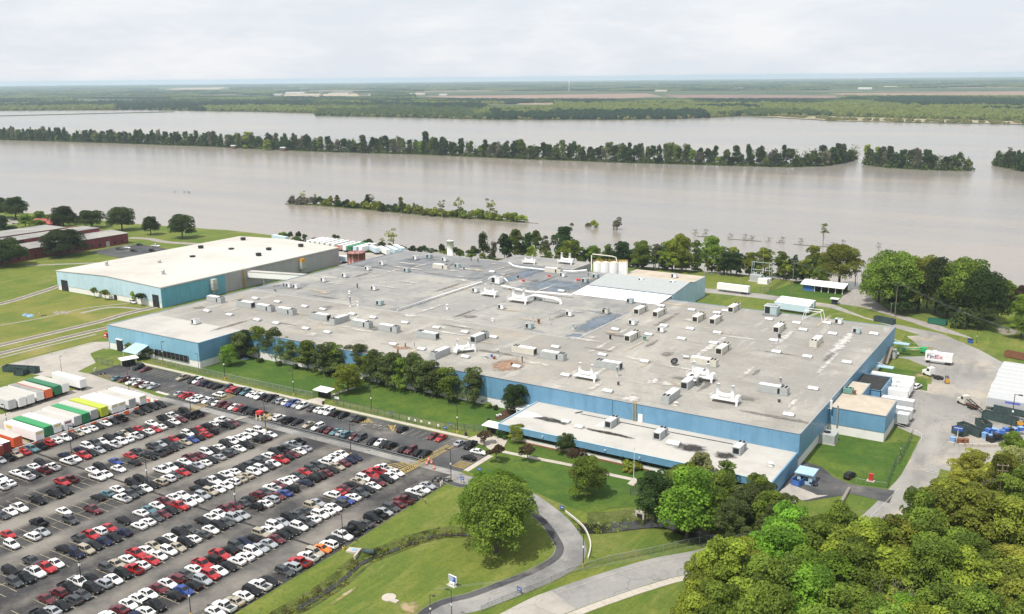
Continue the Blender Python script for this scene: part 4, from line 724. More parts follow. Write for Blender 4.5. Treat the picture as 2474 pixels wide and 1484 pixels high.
tk = w('B', 2022, 745); t = thing('white_water_tank', 'tall white cylinder tank on the river bank behind the factory', 'tank', tk); MB().cyl(0, 0, 0, 9, 2.1, 18).cyl(0, 0, 9, 9.6, 2.1, 18, .6).build('shell', 'white', t, True); MB().cyl(0, 0, 0, .3, 2.5, 18).build('base', 'sidewalk', t)
# silos
for i, (x, y, r, h, lab) in enumerate((('1168', '905', 2.45, 9.6, 'white storage silo standing first from the dark trees end of the silo row'),)): pass
sil = []
for x_, y_, r_ in ((1168, 905, 2.35), (1250, 908, 2.35), (1335, 915, 2.35), (1405, 919, 1.1), (1430, 921, 1.1), (1455, 922, 1.1)):
    q_ = w('C', x_, y_, H0); q_.y = max(q_.y+1.0, 414.8); sil.append((q_.x, q_.y, r_, hgt((q_.x, q_.y, 0), 'C', x_, 797)-.7))
for i, (x, y, r, h) in enumerate(sil):
    t = thing('storage_silo', '%s white storage silo, %s from the factory end of the silo row' % ('wide' if r > 2 else 'slim', ordinal(i)), 'silo', (x, y, 0), 0, 'white silos behind the factory')
    MB().cyl(0, 0, 0, h, r, 20).build('shell', 'white', t); MB().cyl(0, 0, h, h+.7, r, 20, .4).build('roof', 'cream', t)
    rr = MB()
    for k in range(10): a = k*.628; rr.box(math.cos(a)*r-.04, math.cos(a)*r+.04, math.sin(a)*r-.04, math.sin(a)*r+.04, h, h+1.1)
    rr.tube([(math.cos(k*.314)*r, math.sin(k*.314)*r, h+1.1) for k in range(21)], .05, 5, 0, False); rr.build('guard_rail', 'yellow', t)
t = tag(MB().tube([(sil[0][0]-3.2, 414, H0), (sil[0][0]-3.2, 414, 17.6), (sil[0][0]-2.6, 414, 18.3), (sil[2][0]-1, 414.6, 18.0), (sil[2][0]+1, 414.8, 17.6), (sil[2][0]+1.6, 414.8, 15)], .27, 10).build('silo_pipe', 'cream', None, True), 'pale pipe arching over the tops of the white silos', 'pipe')
MT['tr_brick'] = plain('faded_red_roof', (0.3, 0.06, 0.05), .7, var=.3)
# red brick-coloured mill and sheds at far left
rd = at0(thing('red_mill_building', 'long dark red industrial building with grey saw-tooth roof among the oaks', 'mill'))
A1, A2 = w('A', 1205, 630), w('A', 205, 800); d = (A2-A1).normalized(); nrm = Vector((d.y, -d.x, 0)); nrm = nrm if nrm.y > 0 else -nrm
A3 = A1+d*160
def rb(s0, s1, n0, n1, z0, z1, name, mat, z1b=None):
    a, b = A1+d*s0, A1+d*s1
    q = [a+nrm*n0, b+nrm*n0, b+nrm*n1, a+nrm*n1]; zz = [z1, z1, z1 if z1b is None else z1b, z1 if z1b is None else z1b]
    m_ = MB().hexa([(v.x, v.y, z0) for v in q], [(v.x, v.y, zz[i]) for i, v in enumerate(q)]); return m_.build(name, mat, rd)
rb(0, 150, 0, 60, 0, 6.6, 'wall', 'red_clad'); rb(-.6, 150, -.5, 18, 6.62, 6.8, 'roof', 'roof_grey', 7.6)
rb(8, 150, 18, 18.6, 6.6, 9.8, 'clerestory_wall', 'red_clad'); rb(7.5, 150, 17.8, 36, 9.82, 10.0, 'roof', 'roof_grey', 8.2); rb(20, 150, 36, 36.6, 6.6, 10.4, 'clerestory_wall', 'red_clad'); rb(19.5, 150, 35.8, 60.5, 10.42, 10.6, 'roof', 'roof_grey', 7)
rb(60, 110, 17.7, 18.0, 7.4, 9.2, 'window_band', 'glass'); rb(90, 140, 35.7, 36.0, 7.6, 9.4, 'window_band', 'glass')
for i in range(22): rb(4+i*5.4, 5.6+i*5.4, -.12, .02, 1.2, 2.8, 'window', 'dark')
rb(14, 16.5, -.15, .02, 0, 3.4, 'door', 'steel')
q = w('A', 440, 490); t = thing('red_roof_house', 'small house with faded red roof among trees near the river', 'house', q, .3); MB().box(-9, 9, -5, 5, 0, 4).build('wall', 'red_clad', t); MB().hexa([(-9.5, -5.5, 4), (9.5, -5.5, 4), (9.5, 5.5, 4), (-9.5, 5.5, 4)], [(-9.5, -.2, 7), (9.5, -.2, 7), (9.5, .2, 7), (-9.5, .2, 7)]).build('roof', 'tr_brick', t)
# picnic pavilion
q0, q1 = w('E', 400, 1070), w('E', 770, 1115); a = math.atan2((q1-q0).y, (q1-q0).x); Lp = (q1-q0).length
t = thing('open_shelter', 'long open pavilion with white roof and blue end wall on riverside grass', 'pavilion', q0, a)
MB().hexa([(-1, -1.2, 3.1), (Lp+1, -1.2, 3.1), (Lp+1, 5, 4.6), (-1, 5, 4.6)], [(-1, -1.2, 3.3), (Lp+1, -1.2, 3.3), (Lp+1, 5, 4.8), (-1, 5, 4.8)]).build('roof', 'white_sheet', t)
MB().hexa([(-1, 5, 4.6), (Lp+1, 5, 4.6), (Lp+1, 9.5, 3.1), (-1, 9.5, 3.1)], [(-1, 5, 4.8), (Lp+1, 5, 4.8), (Lp+1, 9.5, 3.3), (-1, 9.5, 3.3)]).build('roof', 'white_sheet', t)
MB().box(0, 5.5, 0, 8.5, 0, 3.1).build('end_wall', 'blue_plastic', t); MB().box(5.5, Lp, 8.2, 8.5, 0, 3.1).build('back_wall', 'debris', t)
for i in range(5): MB().box(5.6+(Lp-5.8)*i/4, 5.9+(Lp-5.8)*i/4, 0, .3, 0, 3.2).build('post', 'white', t)
# small gate house and roadside booth
t = thing('gate_booth', 'pale blue security hut with overhanging roof by the side driveway', 'gatehouse', (-57.7, 236.5, 0)); MB().box(-1.9, 1.9, -2, 2, 0, 2.9).build('wall', 'sky_blue', t); MB().box(-2.5, 2.4, -2.6, 2.6, 2.9, 3.15).build('roof', 'sky_blue', t); MB().box(-1, 1, -2.06, -2.0, 1.1, 2.2).build('window', 'glass', t); MB().box(1.9, 1.95, -.5, .5, .1, 2.2).build('door', 'pale_blue', t)
p = w('E', 697, 1200); t = thing('roadside_booth', 'small dark booth with white flat roof beside the river road', 'booth', p); MB().box(-1.1, 1.1, -1, 1, 0, 2.5).build('wall', 'cloth_dark', t); MB().box(-1.9, 1.9, -1.7, 1.7, 2.5, 2.7).build('roof', 'white', t)
# turnstile shelters on the front fence
def turnstile(loc, rz, label, n=5):
    t = thing('gate_shelter', label, 'shelter', loc, rz); Lh = n*.75
    MB().hexa([(-Lh-1, -2.2, 2.75), (Lh+1, -2.2, 2.75), (Lh+1, 1.8, 3.0), (-Lh-1, 1.8, 3.0)], [(-Lh-1, -2.2, 2.92), (Lh+1, -2.2, 2.92), (Lh+1, 1.8, 3.17), (-Lh-1, 1.8, 3.17)]).build('roof', 'white', t)
    for i in range(n+1): MB().box(-Lh+i*1.5-.08, -Lh+i*1.5+.08, -.6, .6, 0, 2.75).build('post', 'pole', t)
    for i in range(n): MB().cyl(-Lh+.75+i*1.5, 0, .1, 2.3, .5, 10).build('turnstile', 'dark', t)
turnstile((-214.3, 222.5, 0), 0, 'white roofed turnstile shelter on the front fence beside the bright lawn tree', 3); turnstile((-146.2, 223.6, 0), 0, 'longer white roofed turnstile shelter where the fence meets the office lawn', 4); turnstile((-303.8, 212.6, 0), 1.25, 'white roofed shelter on posts beside the front wing and small grass triangle', 3)
# far bank buildings
def farhouse(px, py, L_, wd, h, roof, label, wallm='white'):
    p = gp(px, py, WZ+1.2); t = thing('far_building', label, 'building', p, .1)
    MB().box(-L_/2, L_/2, -wd/2, wd/2, 0, h).build('wall', wallm, t); MB().hexa([(-L_/2-.5, -wd/2-.5, h), (L_/2+.5, -wd/2-.5, h), (L_/2+.5, wd/2+.5, h), (-L_/2-.5, wd/2+.5, h)], [(-L_/2-.5, -.5, h+wd*.12), (L_/2+.5, -.5, h+wd*.12), (L_/2+.5, .5, h+wd*.12), (-L_/2-.5, .5, h+wd*.12)]).build('roof', roof, t)
    for i in range(4): MB().box(-L_/2+L_*(i+.35)/4, -L_/2+L_*(i+.65)/4, -wd/2-.3, -wd/2, 0, h*.6).build('door', 'grey_clad', t)
for a in ((715, 229, 210, 60, 22, 'white', 'tall white plant block across the river, tallest of the far cluster'), (672, 231, 110, 50, 12, 'grey_metal', 'low grey roofed works at the end of the far white cluster'), (755, 232, 190, 60, 14, 'roof_tan', 'long tan walled warehouse across the river beside the tall white plant', 'roof_tan'), (820, 228, 230, 40, 10, 'white', 'long thin white shed across the river behind dark trees'),
          (1010, 230, 160, 60, 12, 'roof_tan', 'broad tan roofed barn across the river at the field edge', 'roof_tan'), (1073, 232, 70, 50, 14, 'white', 'small bright white barn across the river between field and trees'), (905, 231, 120, 30, 9, 'white', 'low white sheds across the river near dark tree tops'), (1598, 222, 110, 50, 14, 'roof_tan', 'distant tan barn at the end of the brown field', 'roof_tan'),
          (2090, 216, 120, 60, 14, 'white', 'distant white house beyond the right hand forest', 'white'), (2150, 213, 130, 60, 14, 'white', 'distant white farm roofs near the horizon'), (1785, 216, 90, 50, 12, 'white', 'tiny white barn on a far brown field')): a = (a[0], a[1], a[2]*.75, a[3]*.7, a[4]*.6, 'roof_pale' if a[5] == 'white' else a[5], a[6], 'roof_pale' if len(a) < 8 else a[7]); farhouse(*a)
for px, py, h, lab in ((2079, 193, 60, 'tiny white water tower standing on the far right horizon'), (1375, 212, 75, 'thin white mast tower behind far plowed field')):
    p = gp(px, py+8, WZ+1.2); t = thing('water_tower', lab, 'water tower', p); MB().cyl(0, 0, 0, h*.75, 2.0, 8).build('stem', 'white', t); MB().tube([(0, 0, h*.7), (0, 0, h*.8), (0, 0, h*.9), (0, 0, h)], [3, 10, 10, 3] if px > 2000 else [2.2, 3.5, 3.5, 2], 14).build('tank', 'white', t)
for px, py, lab in ((565, 360, 'small dark stilt hut at the water edge near yellow-green trees'), (685, 365, 'small dark floating hut with pale roof line by the wooded strip')):
    p = gp(px, py, WZ); t = thing('boat_house', lab, 'boathouse', p, .2); MB().box(-4, 4, -3, 3, .8, 4.6).build('wall', 'debris', t); MB().hexa([(-4.6, -3.6, 4.6), (4.6, -3.6, 4.6), (4.6, 3.6, 4.6), (-4.6, 3.6, 4.6)], [(-4.6, -.2, 6.2), (4.6, -.2, 6.2), (4.6, .2, 6.2), (-4.6, .2, 6.2)]).build('roof', 'grey_metal', t)
    for x in (-3.6, 3.6): MB().box(x-.2, x+.2, -2.6, -2.2, -1.5, .8).build('post', 'wood', t)
# ------------------------------------------------------------------ rooftop plant
def rows_label(pts, gap=7.0):
    """row index from the front wall (by y) and place in the row from the loading yard wall (by x)"""
    order = sorted(range(len(pts)), key=lambda i: pts[i][1]); rowsr, cur = [], [order[0]]
    for i in order[1:]:
        if pts[i][1]-pts[cur[-1]][1] > gap*.45 or pts[i][1]-pts[cur[0]][1] > gap: rowsr.append(cur); cur = [i]
        else: cur.append(i)
    rowsr.append(cur); out = {}
    for r, row in enumerate(rowsr):
        for k, i in enumerate(sorted(row, key=lambda j: -pts[j][0])): out[i] = (r, k)
    return out
def proto(name):
    o = link(name, None); return o
def hvac_proto(mat):
    t = thing('air_handler', 'x', 'air handler'); L_, W_, Hh_ = 9.0, 2.5, 2.5
    MB().box(-L_/2, L_/2, -W_/2, W_/2, .25, Hh_).build('casing', mat, t); MB().box(-L_/2-.15, L_/2+.15, -W_/2-.15, W_/2+.15, 0, .25).build('base_frame', 'steel', t)
    pd = MB().box(.02, 1.08, -.03, 0, .35, Hh_-.1).data('side_panel', mat)
    for s in (-1, 1):
        for i in range(8): link('side_panel', pd, t, (-L_/2+.1+i*1.1 if s < 0 else L_/2-.1-i*1.1, s*W_/2, 0), 0 if s < 0 else math.pi)
    for i in range(4): MB().cyl(0, 0, 0, .16, .42, 12).build('fan', 'dark', t).location = (L_/2-.7-(i//2)*1.1, -.6+(i % 2)*1.2, Hh_)
    MB().box(-L_/2-.04, -L_/2, -.9, .9, .5, 2.2).build('louvre', 'dark', t); MB().box(L_/2-3.0, L_/2-2.3, -W_/2-.05, -W_/2, .4, 2.1).build('door', 'dark', t)
    MB().box(-L_/2+.3, L_/2-2.6, -W_/2+.25, W_/2-.25, Hh_, Hh_+.05).build('top_panel', 'white', t)
    return t
HV = [  # window, x, y, along front ('x') or away ('y'), cream or grey, flipped
 ('B', 105, 1228, 'x', 'g', 0), ('B', 290, 1262, 'x', 'g', 1), ('B', 490, 1293, 'x', 'g', 1), ('B', 805, 1345, 'x', 'g', 0), ('B', 985, 1375, 'y', 'g', 0), ('B', 1195, 1413, 'x', 'g', 1), ('B', 1450, 1455, 'x', 'g', 1), ('B', 1935, 872, 'x', 'c', 1), ('A', 2025, 1180, 'x', 'g', 1),
 ('G', 1810, 147, 'x', 'g', 0), ('G', 1925, 318, 'y', 'g', 0), ('G', 2295, 165, 'y', 'g', 1), ('H', 515, 290, 'x', 'c', 0), ('H', 790, 340, 'x', 'g', 1), ('H', 1305, 427, 'x', 'g', 0), ('H', 1525, 155, 'y', 'c', 1), ('H', 2200, 398, 'x', 'c', 1), ('H', 2060, 592, 'y', 'g', 1), ('H', 1885, 725, 'y', 'g', 0), ('H', 2375, 275, 'y', 'c', 1),
 ('C', 1605, 1280, 'y', 'c', 1), ('C', 1780, 1305, 'y', 'c', 1), ('C', 2150, 1352, 'y', 'c', 1), ('C', 2310, 1372, 'y', 'c', 1), ('C', 790, 908, 'x', 'c', 1), ('C', 2480, 1262, 'y', 'c', 1), ('I', 180, 75, 'y', 'c', 1), ('I', 525, 208, 'y', 'c', 0), ('I', 125, 660, 'x', 'g', 1)]
hp = {'c': hvac_proto('cream'), 'g': hvac_proto('grey_metal')}; first = {'c': True, 'g': True}
PH = [w(k, x, y, H0) for k, x, y, *_ in HV]; lab = rows_label(PH, 10)
for i, (k, x, y, o, c, fl) in enumerate(HV):
    r, j = lab[i]; rz = (0 if o == 'x' else math.pi/2)+(0 if fl else math.pi)
    L_ = '%s container-like air handler, %s from loading yard wall, %s line behind front wall' % ('cream' if c == 'c' else 'grey', ordinal(j), ordinal(r))
    q = hp[c]
    if first[c]: q.location = PH[i]; q.rotation_euler = (0, 0, rz); q['label'] = L_; q['group'] = 'rooftop air handlers'; first[c] = False
    else: dup(q, PH[i], rz, L_, 'rooftop air handlers')
for i, (p, s) in enumerate(zip([w('H', 1335, 965, HO), w('H', 1790, 1072, HO), gp(1786, 1092, HO)], ('with white sheet beside it', 'between the two black soot stains', 'nearest the driveway trees'))):
    dup(hp['g'], p, math.pi/2, 'pale grey air handler on the office wing roof '+s, 'office wing air handlers', (.62, .9, .9))
# small condenser boxes
def box_proto(mat, dark=True):
    t = thing('condenser_unit', 'x', 'condenser')
    MB().box(-1.25, 1.25, -1.15, 1.15, .35, 2.1).build('casing', mat, t); MB().box(-1.5, 1.5, -1.4, 1.4, 0, .35).build('curb', 'roof_dark', t)
    MB().box(-1.29, -1.25, -.95, .95, .5, 1.9).build('grille', 'dark', t); MB().box(-1.1, -.1, -1.19, -1.15, .5, 1.9).build('grille', 'dark' if dark else 'steel', t); MB().cyl(.3, 0, 2.1, 2.25, .7, 14).build('fan', 'steel', t)
    MB().box(-1.35, 1.35, -1.25, 1.25, 2.02, 2.1).build('top_panel', 'white', t)
    return t
BX = [('B', 1250, 885, 'w'), ('B', 1035, 950, 'w'), ('B', 838, 992, 'w'), ('B', 1310, 1070, 'w'), ('B', 1362, 1210, 't'), ('B', 1615, 900, 't'), ('B', 1825, 770, 't'), ('B', 1970, 800, 'w'), ('B', 2090, 860, 't'), ('B', 1695, 785, 'w'), ('B', 1385, 836, 'w'), ('B', 515, 1045, 'w'), ('B', 580, 1055, 'w'), ('A', 1835, 1388, 'w'),
      ('C', 305, 1248, 'w'), ('C', 565, 1428, 't'), ('C', 940, 1312, 'w'), ('C', 1280, 1290, 'c'), ('C', 640, 1162, 't'), ('C', 1185, 958, 't'), ('C', 1085, 1000, 't'), ('C', 878, 945, 'w'), ('C', 1508, 1192, 't'), ('C', 1798, 1462, 'w'), ('I', 905, 100, 't'), ('E', 735, 1385, 'w'), ('E', 110, 1300, 't'), ('C', 60, 1090, 'w'), ('C', 260, 1010, 'w'), ('C', 1530, 1395, 'w'), ('C', 1920, 955, 'w'), ('C', 1610, 980, 'w'), ('C', 1905, 1005, 'w')]
bp = {'w': box_proto('white'), 't': box_proto('pale_teal'), 'c': box_proto('cream')}; first = {k: True for k in bp}
PB = [w(k, x, y, H0 if (k, x) not in (('C', 1610), ('C', 1905)) else 12.6) for k, x, y, c in BX]; lab = rows_label(PB, 12)
for i, (k, x, y, c) in enumerate(BX):
    r, j = lab[i]; big = (k, x) == ('E', 110)
    L_ = '%s rooftop condenser box, %s from loading yard end, %s line behind front wall' % ({'w': 'white', 't': 'pale teal', 'c': 'cream'}[c], ordinal(j), ordinal(r))
    if big: L_ = 'largest pale teal condenser box, near the loading yard trailers and white pipe frame'
    if first[c]: q = bp[c]; q.location = PB[i]; q['label'] = L_; q['group'] = 'rooftop condensers'; first[c] = False
    else: q = dup(bp[c], PB[i], 0, L_, 'rooftop condensers')
    if big: q.scale = (2, 2, 1.9)
    elif k == 'C' and x == 260: q.scale = (1.9, 1.5, 1.6)
    elif k == 'C' and x in (1610, 1905): q.scale = (.8, .8, .6)
# skylights
def sky_proto():
    t = thing('skylight', 'x', 'skylight'); MB().box(-1.55, 1.55, -1.0, 1.0, 0, .5).build('curb', 'steel', t)
    m = MB(); pr = [(-1.0, 0), (-.8, .25), (-.35, .42), (.35, .42), (.8, .25), (1.0, 0)]
    for a, b in zip(pr, pr[1:]): m.add([(-1.5, a[0], .5+a[1]), (1.5, a[0], .5+a[1]), (1.5, b[0], .5+b[1]), (-1.5, b[0], .5+b[1])], [(0, 1, 2, 3)])
    m.add([(-1.5, a[0], .5+a[1]) for a in pr], [tuple(range(6))]).add([(1.5, a[0], .5+a[1]) for a in pr], [tuple(reversed(range(6)))]); m.build('dome', 'dome', t); return t
SK = [('B', 200, 1155), ('B', 405, 1188), ('B', 660, 1230), ('B', 830, 1257), ('B', 1105, 1302), ('B', 1300, 1335), ('B', 1600, 1383), ('B', 215, 1357), ('B', 393, 1388), ('B', 670, 1438), ('B', 873, 1473), ('B', 1895, 1430), ('B', 2160, 1472), ('A', 1945, 1274), ('A', 2155, 1309), ('A', 2395, 1154), ('G', 1490, 212), ('G', 1755, 257), ('G', 2165, 330), ('G', 2430, 145),
      ('H', 445, 420), ('H', 810, 238), ('H', 1250, 310), ('H', 1645, 372), ('H', 905, 502), ('H', 1300, 652), ('H', 1370, 72), ('H', 1682, 120), ('H', 1990, 160), ('H', 2325, 103), ('H', 2290, 200), ('H', 2070, 67), ('H', 1825, 37), ('H', 2155, 450), ('I', 155, 283), ('I', 445, 327), ('I', 815, 380), ('I', 500, 627), ('I', 270, 873), ('I', 680, 112), ('I', 1068, 112), ('I', 405, 75), ('I', 130, 175), ('E', 345, 1385), ('E', 85, 1350), ('E', 630, 1385),
      ('C', 1800, 1225), ('C', 2085, 1263), ('C', 2320, 1290), ('C', 2405, 1270), ('C', 1545, 1370), ('B', 2415, 905), ('C', 865, 1085)]
PS = [w(k, x, y, H0) for k, x, y in SK]; lab = rows_label(PS, 8); sp = sky_proto()
for i, p in enumerate(PS):
    r, j = lab[i]; L_ = 'white domed roof skylight, %s from loading yard wall, %s line behind front wall' % (ordinal(j), ordinal(r))
    if i == 0: sp.location = p; sp['label'] = L_; sp['group'] = 'white skylights on the factory roof'
    else: dup(sp, p, 0, L_, 'white skylights on the factory roof')
for (k, x, y), s in zip((('H', 1030, 985), ('H', 905, 935), ('H', 1915, 1145)), ('nearer the front fascia', 'touching the long black stain', 'larger one beside the round black stain')): dup(sp, w(k, x, y, HO), 0, 'white domed skylight on the office wing, '+s, 'skylights on the office wing', (.85 if x < 1500 else 1.2,)*3)
# fume scrubbers: twin stacks joined by a fat duct on a railed platform
def scrub_proto():
    t = thing('twin_stack_exhaust', 'x', 'exhaust unit')
    MB().box(-4, 4, -1.6, 1.6, 1.0, 1.2).build('platform', 'white', t)
    for x in (-3.7, 3.7):
        for y in (-1.4, 1.4): MB().box(x-.1, x+.1, y-.1, y+.1, 0, 1.0).build('leg', 'white', t)
    for x in (-2.4, 1.9): MB().cyl(x, .2, 1.2, 5.1, .5, 14).build('stack', 'white', t, True)
    MB().tube([(-2.4, .2, 2.4), (-1.2, .1, 2.0), (.6, .1, 2.0), (1.9, .2, 2.4)], .58, 10).build('duct', 'white', t, True)
    m = MB()
    for x in np.linspace(-4, 4, 8): m.box(x-.04, x+.04, -1.62, -1.54, 1.2, 2.2)
    m.box(-4, 4, -1.62, -1.54, 2.15, 2.22); m.box(-4, 4, -1.62, -1.54, 1.68, 1.73)
    for x in (-4, 4): m.box(x-.04, x+.04, -1.6, 1.6, 2.15, 2.22)
    m.build('guard_rail', 'white', t); MB().box(3.0, 3.9, -.9, .9, 1.2, 2.5).build('fan_housing', 'white', t); MB().box(3.5, 4.1, -2.0, -1.65, 0, 1.2).build('ladder', 'white', t)
    return t
sc_ = scrub_proto(); SC = [(w('H', 1095, 530, H0), 0, 1, 'white twin stack exhaust unit beside grey air handler at mid roof'), (w('H', 2170, 535, H0), 0, 1.1, 'white twin stack exhaust unit with duct bending down to an air handler'), (w('H', 2400, 745, H0), 0, 1.05, 'white twin stack exhaust unit nearest the office wing and front corner'),
    (w('G', 2150, 275, H0), .9, .95, 'white exhaust stacks wedged between two long air handlers'), (w('C', 190, 1125, H0), 0, 1.0, 'white twin stack exhaust unit in front of the white cabinet by pipe junction'), (w('C', 465, 1185, H0), 0, 1.2, 'tallest cluster of white exhaust stacks with long duct running from it'), (w('C', 560, 822, H0), .2, .9, 'white exhaust unit on the rear roof edge beside curved ducts'), (w('C', 905, 822, H0), 0, 1.1, 'white twin stack exhaust unit on the rear roof edge near the silos')]
for i, (p, rz, s, L_) in enumerate(SC):
    if i == 0: sc_.location = p; sc_['label'] = L_; sc_['group'] = 'twin stack exhaust units'
    else: dup(sc_, p, rz, L_, 'twin stack exhaust units', s)
# ducts and pipes
def pipe(pts, r, mat, label, name='roof_pipe', sup=True):
    t = thing(name, label, 'pipe', (0, 0, 0)); MB().tube(pts, r, 10).build('pipe_run', mat, t, True)
    if sup:
        m = MB()
        for a, b in zip(pts, pts[1:]):
            a, b = Vector(a), Vector(b); n = int((b-a).length/6)
            for k in range(n): c = a+(b-a)*(k+.5)/n; (c.z-r > H0+.05) and m.box(c.x-.1, c.x+.1, c.y-.1, c.y+.1, H0, c.z-r)
        if m.v: m.build('pipe_support', 'steel', t)
    return t
def rp(k, x, y, dz): q = w(k, x, y, H0+dz); return (q.x, q.y, q.z)
pipe([(-244, 299, H0+.8), (-244, 362, H0+.8)], .28, 'white', 'long straight white pipe crossing the roof between two seams')
pipe([rp('C', 300, 1030, 1.2), rp('C', 560, 1085, 1.2), rp('C', 760, 1098, 1.2), rp('C', 965, 1118, 1.2)], .45, 'white', 'white duct running from round elbow to the white lean-to')
pipe([rp('C', 545, 1140, 2.2), rp('C', 610, 1120, 2.2), rp('C', 800, 1150, 2.2), rp('C', 850, 1170, 1.6), rp('C', 855, 1195, .3)], .75, 'white', 'fat white duct bending down to the roof from the exhaust stacks')
pipe([rp('C', 370, 812, 2.4), rp('C', 410, 840, 1.6), rp('C', 480, 855, 1.2), rp('C', 720, 880, 1.2), rp('C', 970, 895, 1.2), rp('C', 1100, 882, 1.4)], .4, 'white', 'long white pipe bending across the rear roof towards the silos')
pipe([rp('H', 2150, 470, 3.0), rp('H', 2130, 500, 3.2), rp('H', 2110, 530, 2.7)], .7, 'white', 'short white duct elbow dropping onto the air handler', sup=False)
pipe([rp('G', 2140, 250, 1.5), rp('G', 2080, 240, 2.0), rp('G', 2062, 290, .6)], .75, 'white', 'fat white duct elbow beside the exhaust stacks and air handler', sup=False)
pipe([rp('C', 180, 970, 1), rp('C', 200, 950, 2.5), rp('C', 330, 960, 2.5), rp('C', 360, 990, 1.5)], .35, 'white', 'thin white pipe arching over the white cabinet')
pipe([rp('C', 1115, 935, 0), rp('C', 1115, 880, 0)], .2, 'pole', 'dark upright pipe beside the silos', sup=False)
p = w('E', 500, 1350, H0); t = thing('pipe_frame', 'white open steel frame standing on the rear corner of the factory roof', 'steel frame', p); m = MB()
for x in (-4, 4):
    for y in (-2, 2): m.tube([(x, y, 0), (x*.75, y, 4)], .12, 6)
for y in (-2, 2): m.tube([(-3, y, 4), (3, y, 4)], .12, 6).tube([(-4, y, 0), (3, y, 4)], .08, 6)
for x in (-3, 3): m.tube([(x, -2, 4), (x, 2, 4)], .12, 6)
m.build('frame', 'white', t)
# assorted vents and small items
VENT = [('B', 1085, 1228, 4.5, .35, 'steel', 'tall grey vent stack at mid roof beside short twin pipes'), ('B', 1152, 1218, 1.8, .3, 'white', 'short white vent beside tall grey stack'), ('B', 1150, 1055, 2.2, .28, 'pole', 'dark upright vent near white condenser at roof centre'), ('B', 1075, 1105, 1.2, .4, 'white', 'small white vent in front of the dark upright vent'), ('B', 1990, 1250, 2.0, .4, 'white', 'white capped vent with dark side on the grey roof'), ('B', 378, 1082, .9, .5, 'roof_dark', 'small dark round vent near the roof edge by warehouse bridge'), ('B', 458, 1040, 1.6, .2, 'pole', 'thin dark vent pipe near warehouse side of roof'),
  ('C', 650, 1390, 2.0, .5, 'rust', 'rust brown vent on white base at roof centre'), ('C', 973, 1435, 2.0, .3, 'pale_teal', 'pale teal vent pipe beside blue wet patch'), ('C', 1455, 0, 0, 0, '', ''), ('G', 1530, 300, 1.8, .3, 'rust', 'crooked rusty pipe in front of the rust stain'), ('G', 1600, 238, 1.6, .22, 'rust', 'rusty pipe standing in a rust stain near skylight'), ('G', 1685, 245, 2.2, .15, 'steel', 'thin steel pole beside the rust stain'),
  ('H', 270, 318, 2.4, .3, 'steel', 'dark capped steel vent behind red and blue motors'), ('H', 155, 335, 1.0, .5, 'grey_metal', 'squat grey vent left of the motors on roof'), ('H', 210, 330, 1.1, .4, 'blue_plastic', 'small blue motor on the roof'), ('H', 232, 345, .9, .5, 'rust', 'small red rusty motor on the roof'), ('H', 1320, 160, 1.6, .4, 'dark', 'short black vent under a skylight'), ('H', 1640, 175, 1.9, .6, 'green_metal', 'green turret vent beside cream air handler'), ('H', 1395, 588, 1.0, .35, 'pole', 'small dark vent on the roof in front of twin stacks'), ('H', 1385, 505, 3.2, .35, 'grey_metal', 'grey leaning vent stack beside air handler doors'), ('H', 1935, 775, .9, .5, 'cream', 'small cream vent box near front corner air handler'), ('H', 495, 380, 2.2, .2, 'pole', 'black pole rising from the rust stain'), ('H', 398, 415, 1.2, .3, 'dark', 'black vent beside skylight on rust stain'),
  ('I', 190, 590, 2.6, .35, 'steel', 'grey stepped vent stack near loading yard side'), ('I', 180, 150, 1.6, .5, 'pole', 'dark vent hood behind skylight near loading yard'), ('I', 178, 750, .8, .4, 'pole', 'small dark vent among white patches'), ('I', 100, 1345, 1.0, .5, 'white', 'white vent box on the office wing end'), ('C', 220, 1360, .9, .4, 'white', 'small white vent on grey roof'), ('C', 598, 1365, 2.2, .12, 'steel', 'thin lamp pole beside pale teal condenser'), ('C', 752, 1380, 2.4, .12, 'steel', 'thin lamp pole right of rust vent'), ('C', 455, 965, 1.6, .5, 'rust', 'red rusty fan behind the exhaust stacks'), ('C', 505, 990, .8, .7, 'red', 'red fan cover on the dark rear roof'), ('C', 745, 945, .7, .8, 'red', 'red low vent by long cream unit'), ('C', 1020, 982, .7, .9, 'red', 'red low vent beside pale teal box near shed'), ('C', 385, 1072, 1.2, .45, 'rust', 'rust brown drum beside white duct'), ('B', 2215, 800, 2.0, .25, 'pole', 'dark pipe at the rear roof edge'), ('B', 2280, 812, 2.0, .25, 'pole', 'second dark pipe at the rear roof edge'), ('B', 2148, 880, 1, .4, 'pole', 'small dark vent on rear roof beside teal box')]
for k, x, y, h, r, mt, L_ in VENT:
    if not L_: continue
    z = HO if (k, x) == ('I', 100) else H0; t = thing('roof_vent', L_, 'vent', w(k, x, y, z)); MB().cyl(0, 0, 0, h, r, 10).build('vent_pipe', mt, t, True); MB().cyl(0, 0, h, h+.25, r*1.5, 10, r*.6).build('cap', mt, t); MB().box(-r*1.7, r*1.7, -r*1.7, r*1.7, 0, .12).build('flashing', 'roof_pale', t)
t = thing('satellite_dish', 'black satellite dish tilted on the factory roof', 'satellite dish', w('H', 1925, 395, H0)); MB().cyl(0, 0, 0, 1.0, .12, 8).build('mast', 'pole', t); m = MB().tube([(0, -.1, 1.0), (0, -.3, 1.15), (0, -.55, 1.45)], [.2, .9, 1.3], 16, 0, False); m.build('dish', 'black_plastic', t)
t = thing('roof_blower', 'grey blower with spiral duct beside white streaks', 'blower', w('H', 2030, 340, H0)); MB().tube([(-1, 0, .6), (1, .3, .6)], .6, 12).build('duct', 'steel', t); MB().box(-1.6, -.8, -.6, .6, 0, 1.3).build('motor', 'grey_metal', t)
